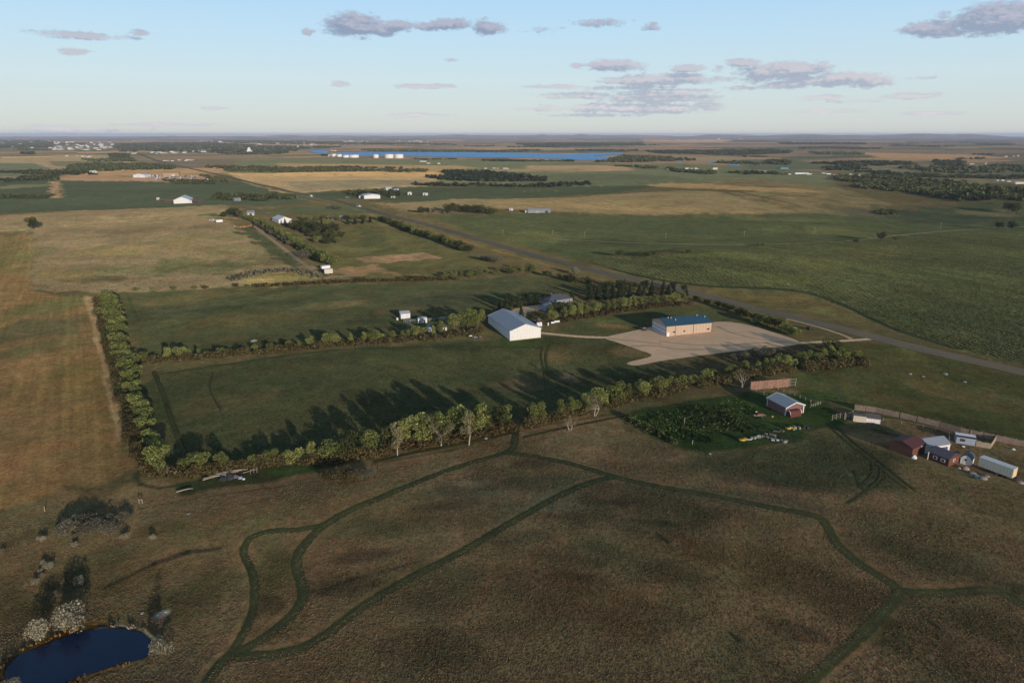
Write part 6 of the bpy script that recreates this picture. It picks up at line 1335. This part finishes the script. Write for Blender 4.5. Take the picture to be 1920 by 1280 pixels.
# pickups, bales, orange panels at the field corner
def car(x, y, rz, lab, mat, cat='car', s=1.0, group=None, name='parked_car'):
    t = empty(name, P(x, y), rz, lab, cat, group)
    MB().prism([(-2.2 * s, .45), (2.2 * s, .45), (2.25 * s, .95), (1.2 * s, 1.05), (.7 * s, 1.55 * s), (-1.2 * s, 1.58 * s), (-1.9 * s, 1.05), (-2.25 * s, 1.0)], -.85 * s, .85 * s, 'y').build('body', mat, t)
    MB().prism([(1.08 * s, 1.07), (.66 * s, 1.5 * s), (-1.16 * s, 1.52 * s), (-1.7 * s, 1.07)], -.88 * s, .88 * s, 'y').build('window', K_GLASS, t)
    for q in (-1.4 * s, 1.4 * s):
        for w_ in (-.82 * s, .82 * s): MB().tube((q, w_ - .1, .34), (q, w_ + .1, .34), .34, .34, 10).build('wheel', K_BLACK, t)
    return t
car(398, 414, .1, 'white car parked at the field corner by the orange panels', K_TANKW, s=1.4); 
box_truck((406, 418.5), (413, 418), 7, 3, 3.4, 'white camper parked below the car at the field corner'); box_truck((437 - 0, 426), (444, 426), 4, 2.4, 2.6, 'pale low trailer left of the orange panels') if False else None
boulder(440, 425, 1.6, K_STONE, 'pale tarped load at the left of the orange panels', 'load', 'tarped_load')
post_line('panel_fence', [(446, 427.5), (460, 426.5), (472, 424)], 1.9, 2.4, K_ORANGE, 'stack of rusty orange livestock panels at the end of the farm lane', 'fence', (.3, .6, .95), K_ORANGE, r=.25, boards=(1.6, K_ORANGE, .3)); 
car(673, 388, math.radians(-28), 'white car driving on the highway beyond the farm hedge', K_TANKW, s=1.5); car(583, 369, math.radians(-35), 'white van far up the highway, beyond the other cars', K_TANKW, 'van', 1.7); car(555, 369.5, .2, 'pale car on the side road left of the white van', W_CREAM, s=1.4); car(651, 371, .4, 'pale blue car at the entrance of the wide white shop', W_BLUEGREY, s=1.5)
boulder(1411, 603, .9, K_STONE, 'small pale pinkish box standing in the roadside hedge', 'box', 'utility_box', 1.4); 
t = empty('round_bale', P(1517, 618), .5, 'dark round bale standing alone in the ditch by the highway', 'bale'); MB().tube((-.9, 0, .9), (.9, 0, .9), .95, .95, 16).build('bale', K_DARK, t)
boulder(911, 822, .8, K_STONE, 'small pale boulder on the grass below the path gap', 'boulder', 'boulder', .5); boulder(476, 639, 1.8, K_STONE, 'pale flat rock heap behind the middle hedgerow', 'rock heap', 'rock_heap', .35); boulder(1331, 851, .5, K_STONE, 'small pale stone at the lower edge of the weedy lot', 'stone', 'stone')
for x, y, s, lab in [(1706, 701, .9, 'small pale rock on the slope below the highway, left of its neighbour'), (1731, 706, .8, 'flat pale rock in the middle of the slope below the highway'), (1772, 701, 1.2, 'largest pale rock on the slope below the highway'), (1809, 716, .8, 'pale rock at the right of the slope below the highway'), (267, 1149, .5, 'small white stone left of the salt patch above the pond'), (354, 963, .5, 'small pale stone alone on the prairie left of the trails')]: boulder(x, y, s, K_STONE, lab, 'rock', 'rock', .4)
# ------------------------------------------------------------------ power poles
def pole(x, y, t_, lab, group='power poles along the lines'):
    p = P(x, y); h = hpx(p, y - t_); r = empty('power_pole', p, 0, lab, 'power pole', group); k = max(.16, h * .018)
    MB().tube((0, 0, -.3), (0, 0, h), k, k * .7, 6).build('pole', K_POST, r); MB().box(-1.1, 1.1, -.1, .1, h - .9, h - .7).build('crossarm', K_POST, r)
for x, y, t_ in [(141, 418, 407), (335, 410, 399)]: pole(x, y, t_, 'thin power pole on the track across the tan pasture', 'poles across the tan pasture')
pole(459, 412, 400, 'pale power pole by the field corner trees above the orange panels', None)
for x, y, t_ in [(943, 441, 430), (1036, 440, 430), (1248, 447, 436), (1096, 444, 434), (1395, 444, 433), (1527, 438, 426), (1763, 430, 416)]: pole(x, y, t_, 'power pole in the green pasture beyond the highway', 'poles beyond the highway')
# ------------------------------------------------------------------ tank farm by the lake and grain elevator
for x0, x1, y, t_, lab in [(622, 631, 293.5, 289, 'small white tank at the left end of the tank farm'), (632, 641, 294, 289.5, 'second small white tank of the tank farm'), (643, 655, 295.5, 291, 'blue shaded white tank left of the long pair in the tank farm'), (655, 673, 295.5, 290.5, 'wide white tank right of the blue shaded one'), (700, 710, 296, 290, 'single white tank standing in the middle of the tank farm'), (721.5, 738, 296.5, 289.5, 'big white tank, left of the largest pair'), (740, 756.5, 296.5, 289.5, 'big white tank, right of the largest pair'), (615, 621, 293, 290.5, 'lowest little tank at the left edge of the tank farm')]:
    p = P((x0 + x1) / 2, y); R_ = (x1 - x0) / 2 * mpp(p); H_ = hpx(p, y - t_); t = empty('oil_tank', p, 0, lab, 'storage tank')
    MB().tube((0, 0, -2), (0, 0, H_), R_, R_, 28).build('shell', K_TANKW, t); MB().dome((0, 0, H_), R_ * .99, R_ * .1, 28, 3).build('roof', R_WHITE, t)
p = P(468, 286.5); t = empty('grain_elevator', p, 0, 'tall white grain elevator rising from the far plain', 'grain elevator'); q = mpp(p)
MB().box(-4.4 * q, 4.4 * q, -2 * q, 2 * q, -3, 4.5 * q).build('bins', K_TANKW, t); MB().box(-2.6 * q, 2.2 * q, -1.6 * q, 1.6 * q, 4.5 * q, 8.2 * q).build('tower', K_TANKW, t); MB().box(-1.2 * q, 1.2 * q, -1.2 * q, 1.2 * q, 8.2 * q, 9.8 * q).build('headhouse', K_TANKW, t)
# ------------------------------------------------------------------ small far buildings
def tiny(x, y, wpx, hp, wm, rm, lab, group, flat=False):
    p = P(x, y); q = mpp(p); a = wpx * q; h = hpx(p, hp); r = empty('distant_building', p - Vector((a / 2, 0, 0)), TR.uniform(-.12, .12), lab, 'building', group); b = min(a, 30) * .8
    MB().box(0, a, 0, b, -2, h * .72).build('wall', wm, r)
    if flat: MB().box(-.3, a + .3, -.3, b + .3, h * .72, h * .8).build('roof', rm, r)
    else: MB().prism([(-.4, h * .72), (b + .4, h * .72), (b / 2, h)], -.4, a + .4, 'x').build('roof', rm, r)
WM = [W_WHITE, W_WHITE, W_CREAM, W_GREY, K_TANKW, W_CREAM]; RM = [R_WHITE, R_GREY, R_BROWN, R_WHITE]
tr_ = random.Random(77)
def scatter(n, x0, x1, yf, w_, h_, lab, group, sp=1.5):
    for i in range(n):
        x = tr_.uniform(x0, x1); y = yf(x) + tr_.uniform(-sp, sp); tiny(x, y, tr_.uniform(*w_), tr_.uniform(*h_), tr_.choice(WM), tr_.choice(RM), lab, group, tr_.random() < .5)
TG = 'distant town buildings'
scatter(46, 100, 210, lambda x: 272, (2, 6), (1.3, 2.6), 'pale building in the thick of the distant town left of the tree belt', TG, 6)
scatter(20, 0, 100, lambda x: 272, (2, 6), (1.2, 2.2), 'pale building at the sparse left end of the distant town', 'buildings at the left end of the town', 7)
scatter(16, 100, 205, lambda x: 280, (4, 9), (1.4, 2.4), 'wide pale building along the front of the distant town', 'wide buildings at the front of the town', 1.6)
scatter(34, 232, 385, lambda x: 288.5 - (x - 232) * .022, (2.5, 7), (1.4, 2.6), 'pale building in the line along the highway below the tree belt', 'buildings in line below the tree belt', 1.4)
scatter(12, 368, 418, lambda x: 267, (2, 5), (1.1, 2.2), 'small pale building of the hamlet above the tree belt', 'hamlet above the tree belt', 1.0)
scatter(16, 480, 640, lambda x: 270, (2, 5), (1.0, 1.8), 'small pale building in the settlement above the lake arm', 'settlement above the lake arm', 2.2)
scatter(14, 645, 690, lambda x: 266.5, (2, 5), (1.0, 1.8), 'small pale building in the cluster beyond the lake', 'cluster beyond the lake', 1.5); scatter(12, 740, 810, lambda x: 266, (2, 5), (1.0, 1.8), 'small pale building in the right hand cluster beyond the lake', 'right cluster beyond the lake', 1.5)
scatter(6, 618, 635, lambda x: 283, (1.6, 3), (1.0, 1.8), 'pink roofed house on the lake shore beside the inlet', 'houses beside the inlet', .5); scatter(5, 775, 790, lambda x: 283, (1.6, 3), (1.0, 1.6), 'pinkish house on the far lake shore', 'houses on the far shore', .5)
scatter(7, 115, 205, lambda x: 294, (3, 8), (1.2, 2.2), 'pale shed in the scattered line below the town', 'sheds below the town', 1.2); scatter(7, 288, 370, lambda x: 301, (4, 9), (1.4, 2.4), 'white shed in the line beside the upper highway', 'sheds beside the upper highway', 1.2)
scatter(9, 120, 260, lambda x: 315, (3, 7), (1.6, 2.8), 'white house half hidden in the wooded strip', 'houses in the wooded strip', 2.5); scatter(5, 68, 110, lambda x: 319, (4, 8), (1.2, 2), 'long white shed left of the small evergreen block', 'sheds left of the evergreen block', 1.0)
scatter(12, 1250, 1310, lambda x: 318, (3, 8), (1.6, 3.2), 'pale building of the yard right of the lake', 'yard right of the lake', 2.4); scatter(8, 1335, 1440, lambda x: 322, (3, 7), (1.4, 2.4), 'small pale building in the line of sheds at the middle right', 'line of sheds at the middle right', 1.6)
scatter(7, 1345, 1395, lambda x: 261, (2, 4), (.9, 1.6), 'tiny white building on the far right ridge', 'buildings on the far ridge', .7); scatter(6, 1480, 1580, lambda x: 326, (4, 10), (1.6, 2.6), 'white building at the left of the right hand industrial strip', 'right hand industrial strip', 1.6)
scatter(8, 1560, 1620, lambda x: 328.5, (2, 6), (1.2, 2.2), 'small white building just above the dark right hand wood', 'buildings above the right wood', 1.2); scatter(7, 1870, 1990, lambda x: 340, (6, 12), (1.8, 3), 'pale industrial building at the right edge of the plain', 'industrial buildings at the right edge', 1.2)
scatter(5, 1885, 1910, lambda x: 293.5, (2, 4), (1.2, 2), 'tiny white farmhouse far off at the right', 'farm far off at the right', .8); scatter(4, 1820, 1850, lambda x: 308, (2, 4), (1.4, 2.4), 'white farmhouse between the right hand tree belts', 'farm between the right tree belts', 1.0); scatter(4, 900, 960, lambda x: 316.5, (3, 6), (1.2, 2), 'white building near the evergreen block', 'buildings near the evergreen block', .6)
tiny(1504, 326.5, 26, 3.2, W_WHITE, R_BARN, 'long blue-white hall at the start of the right industrial strip', None, True); tiny(1471, 317, 15, 3.4, paint('teal_wall', (.10, .30, .38)), R_BLUE, 'teal building among trees at the right of the plain', None, True); tiny(1912, 345, 16, 4.4, W_CREAM, R_WHITE, 'cream hall at the right edge below the industrial strip', None); tiny(1341, 318, 9, 5.0, W_CREAM, R_BROWN, 'tallest cream building of the yard right of the lake', None)
tiny(793, 303.5, 12, 1.8, W_WHITE, R_WHITE, 'white building on the green strip right of the tank farm', None); tiny(803, 307, 6, 2.6, W_CREAM, R_BROWN, 'pinkish house on the green strip, left of its twin', None); tiny(823, 307.5, 5, 3, W_CREAM, R_BROWN, 'pinkish peaked house on the green strip, right of its twin', None); tiny(559, 277, 3, 3.4, K_TANKW, R_WHITE, 'single white tower above the lake arm', None); tiny(948, 316.5, 9, 1.6, K_TANKW, R_WHITE, 'white long building on the plain above the evergreen block', None)
tiny(985, 325 + 11, 4, 2.6, W_GREY, R_BARN, 'pale blue house at the end of the evergreen block', None); tiny(90, 325, 5, 2.4, W_WHITE, R_WHITE, 'white house beside the small dark evergreen block', None)
# salvage yard vehicles
for i in range(64):
    x = tr_.uniform(278, 392); y = tr_.uniform(329.5, 337.5) + (x - 330) * .02
    car(x, y, tr_.uniform(0, 3.1), 'old vehicle in the crowded salvage yard', tr_.choice([K_TANKW, K_TANKW, W_CREAM, K_RED, K_TRIM, W_BLUEGREY]), 'car', tr_.uniform(1.3, 2.0), 'vehicles of the salvage yard', 'scrap_car')
# ------------------------------------------------------------------ standing grass and corn
def tint_mat(name, k):
    m, n, out = new_mat(name)
    at = n.new('ShaderNodeAttribute', attribute_name='tint')
    v = n.vmath('SCALE', at.outputs['Color']); v.node.inputs[3].default_value = k
    d = n.new('ShaderNodeBsdfDiffuse'); n.put(d.inputs[0], v); t = n.new('ShaderNodeBsdfTranslucent'); n.put(t.inputs[0], v)
    mx = n.new('ShaderNodeMixShader'); mx.inputs[0].default_value = .2
    n.l.new(d.outputs[0], mx.inputs[1]); n.l.new(t.outputs[0], mx.inputs[2]); n.l.new(mx.outputs[0], out.inputs[0]); return m
def land_at(x, y):
    r = np.hypot(x, y); az = np.degrees(np.arctan2(x, y))
    i = np.clip(np.searchsorted(RAD, r), 0, NR - 1); j = np.clip(np.searchsorted(AZS, az), 0, NA - 1)
    return colr[i, j]
KEEP_OFF = np.concatenate([np.array([(v.co.x, v.co.y) for v in o.data.vertices][::5]) for o in bpy.data.objects if o.type == 'MESH' and o.name.split('.')[0] in ('path', 'road', 'driveway', 'dirt_track')])
cell = {}
for x, y in KEEP_OFF: cell.setdefault((int(x // 6), int(y // 6)), []).append((x, y))
def clear_of_paths(x, y, d=1.2):
    out = np.ones(len(x), bool)
    for n_, (a, b) in enumerate(zip(x, y)):
        ci, cj = int(a // 6), int(b // 6)
        for di in (-1, 0, 1):
            for dj in (-1, 0, 1):
                for p, q in cell.get((ci + di, cj + dj), ()):
                    if (p - a) ** 2 + (q - b) ** 2 < d * d: out[n_] = False; break
    return out
def tufts(name, n, y0, y1, polys, hgt, wid, seed, k, avoid=(), blades=3, tone=1.0, clump=None, rowdir=None):
    r = np.random.default_rng(seed); px = r.uniform(-40, 1960, n); py = y0 + (y1 - y0) * r.uniform(0, 1, n)
    X = (px - 960) / FPX; Y = (640 - py) / FPX; cp, sp = math.cos(PITCH), math.sin(PITCH); dz = -sp + Y * cp; dy = cp + Y * sp
    x = -CAM_H * X / dz; y = -CAM_H * dy / dz
    if rowdir:     # drilled rows
        u = x * math.cos(rowdir) - y * math.sin(rowdir); v = x * math.sin(rowdir) + y * math.cos(rowdir); u = np.round(u / 3.0) * 3.0 + r.normal(0, .25, n)
        x = u * math.cos(rowdir) + v * math.sin(rowdir); y = -u * math.sin(rowdir) + v * math.cos(rowdir)
    ok = np.zeros(n, bool)
    for p in polys: ok |= signed_inside(x, y, poly_world(p)) > .3
    for p in avoid: ok &= signed_inside(x, y, poly_world(p)) < -.3
    if clump is not None:
        c_ = wsum(x, y, NB2) + .8 * wsum(x + 37, y, J2); ok &= c_ > r.normal(clump, .5, n)
    x, y = x[ok], y[ok]
    if not rowdir: q = clear_of_paths(x, y); x, y = x[q], y[q]
    n = len(x); z = Hg(x, y); Vs = []; h = hgt * r.uniform(.5, 1.5, n); w_ = wid * r.uniform(.5, 1.4, n); col = land_at(x, y) * tone * r.uniform(.75, 1.25, n)[:, None]
    straw = r.uniform(0, 1, n) < .22; col[straw] = col[straw] * np.array([1.25, 1.2, 1.15])
    for b in range(blades):
        g = r.uniform(0, math.pi, n); ca_, sa_ = np.cos(g), np.sin(g); lx, ly = r.normal(0, .35, n) * h, r.normal(0, .35, n) * h; ox, oy = r.normal(0, .35, n) * w_, r.normal(0, .35, n) * w_
        A = np.stack([x + ox - ca_ * w_ / 2, y + oy - sa_ * w_ / 2, z - .03], 1); B = np.stack([x + ox + ca_ * w_ / 2, y + oy + sa_ * w_ / 2, z - .03], 1)
        C = np.stack([x + ox + lx + ca_ * w_ * .3, y + oy + ly + sa_ * w_ * .3, z + h * .9], 1); D = np.stack([x + ox + lx - ca_ * w_ * .3, y + oy + ly - sa_ * w_ * .3, z + h], 1)
        Vs.append(np.stack([A, B, C, D], 1))
    V = np.concatenate(Vs).reshape(-1, 3); nf = n * blades
    me = bpy.data.meshes.new(name); me.vertices.add(len(V)); me.vertices.foreach_set('co', V.astype(np.float32).ravel())
    me.loops.add(len(V)); me.loops.foreach_set('vertex_index', np.arange(len(V), dtype=np.int32))
    me.polygons.add(nf); me.polygons.foreach_set('loop_start', np.arange(0, nf * 4, 4, dtype=np.int32)); me.update(calc_edges=True)
    c4 = np.concatenate([np.tile(np.repeat(col, 4, 0), (blades, 1)), np.ones((len(V), 1))], 1)
    at = me.attributes.new('tint', 'FLOAT_COLOR', 'POINT'); at.data.foreach_set('color', c4.astype(np.float32).ravel())
    me.materials.append(tint_mat(name, k)); o = bpy.data.objects.new(name, me); COL.objects.link(o); return tag(o, kind='stuff')
PRAIRIE = [(-120, 985), (0, 968), (120, 940), (250, 930), (450, 908), (600, 895), (740, 862), (860, 842), (960, 812), (1100, 784), (1180, 778), (1270, 842), (1400, 832), (1540, 805), (1640, 830), (1700, 868), (1800, 900), (2040, 950), (2040, 1640), (-120, 1640)]
tufts('grass', 170000, 780, 1580, [PRAIRIE], .11, .24, 51, 1.5, avoid=[POND_RIM])
tufts('grass', 13000, 640, 900, [[(1560, 640), (1640, 642), (1900, 705), (2040, 745), (2040, 900), (1900, 870), (1660, 800), (1530, 740)]], .14, .36, 52, 1.0)
tufts('grass', 36000, 535, 880, [[(215, 548), (560, 536), (1005, 517), (1110, 540), (930, 585), (880, 600), (750, 622), (560, 646), (268, 664)], [(275, 700), (560, 664), (760, 649), (900, 640), (1170, 636), (1180, 680), (1280, 692), (1200, 712), (1000, 760), (740, 800), (450, 855), (320, 866)]], .12, .42, 53, 1.1)
tufts('grass', 20000, 388, 550, [PAST], .22, .8, 54, .8)
tufts('weeds', 6000, 760, 860, [[(1200, 778), (1330, 750), (1420, 760), (1440, 800), (1330, 832), (1275, 830), (1220, 805)]], .7, .7, 55, .9, clump=-.1, tone=.8)
tufts('rushes', 9000, 1150, 1290, [POND_RIM], .6, .35, 56, .9, avoid=[POND_PX], tone=1.25, clump=-.6)
tufts('corn', 130000, 440, 745, [CORN], .38, .6, 57, 1.5, rowdir=FARM + .5, blades=2)
# ------------------------------------------------------------------ air
def haze_box(dens):
    m, n, out = new_mat('haze')
    pv = n.new('ShaderNodeVolumePrincipled')
    pv.inputs['Color'].default_value = (.66, .74, 1.0, 1); pv.inputs['Density'].default_value = dens; pv.inputs['Anisotropy'].default_value = 0.0
    n.l.new(pv.outputs[0], out.inputs['Volume'])
    x0, x1, y0, y1 = -47000, 47000, -47000, 47000; z0, z1 = float(GZ.min()) - 1.0, float(max(GZ.max(), CAM_H)) + 8
    V = [(x0, y0, z0), (x1, y0, z0), (x1, y1, z0), (x0, y1, z0), (x0, y0, z1), (x1, y0, z1), (x1, y1, z1), (x0, y1, z1)]
    F = [(3, 2, 1, 0), (4, 5, 6, 7), (0, 1, 5, 4), (1, 2, 6, 5), (2, 3, 7, 6), (3, 0, 4, 7)]
    o = link_mesh('haze', V, F, m); tag(o, kind='stuff')
    return o
haze_box(3.7e-5)
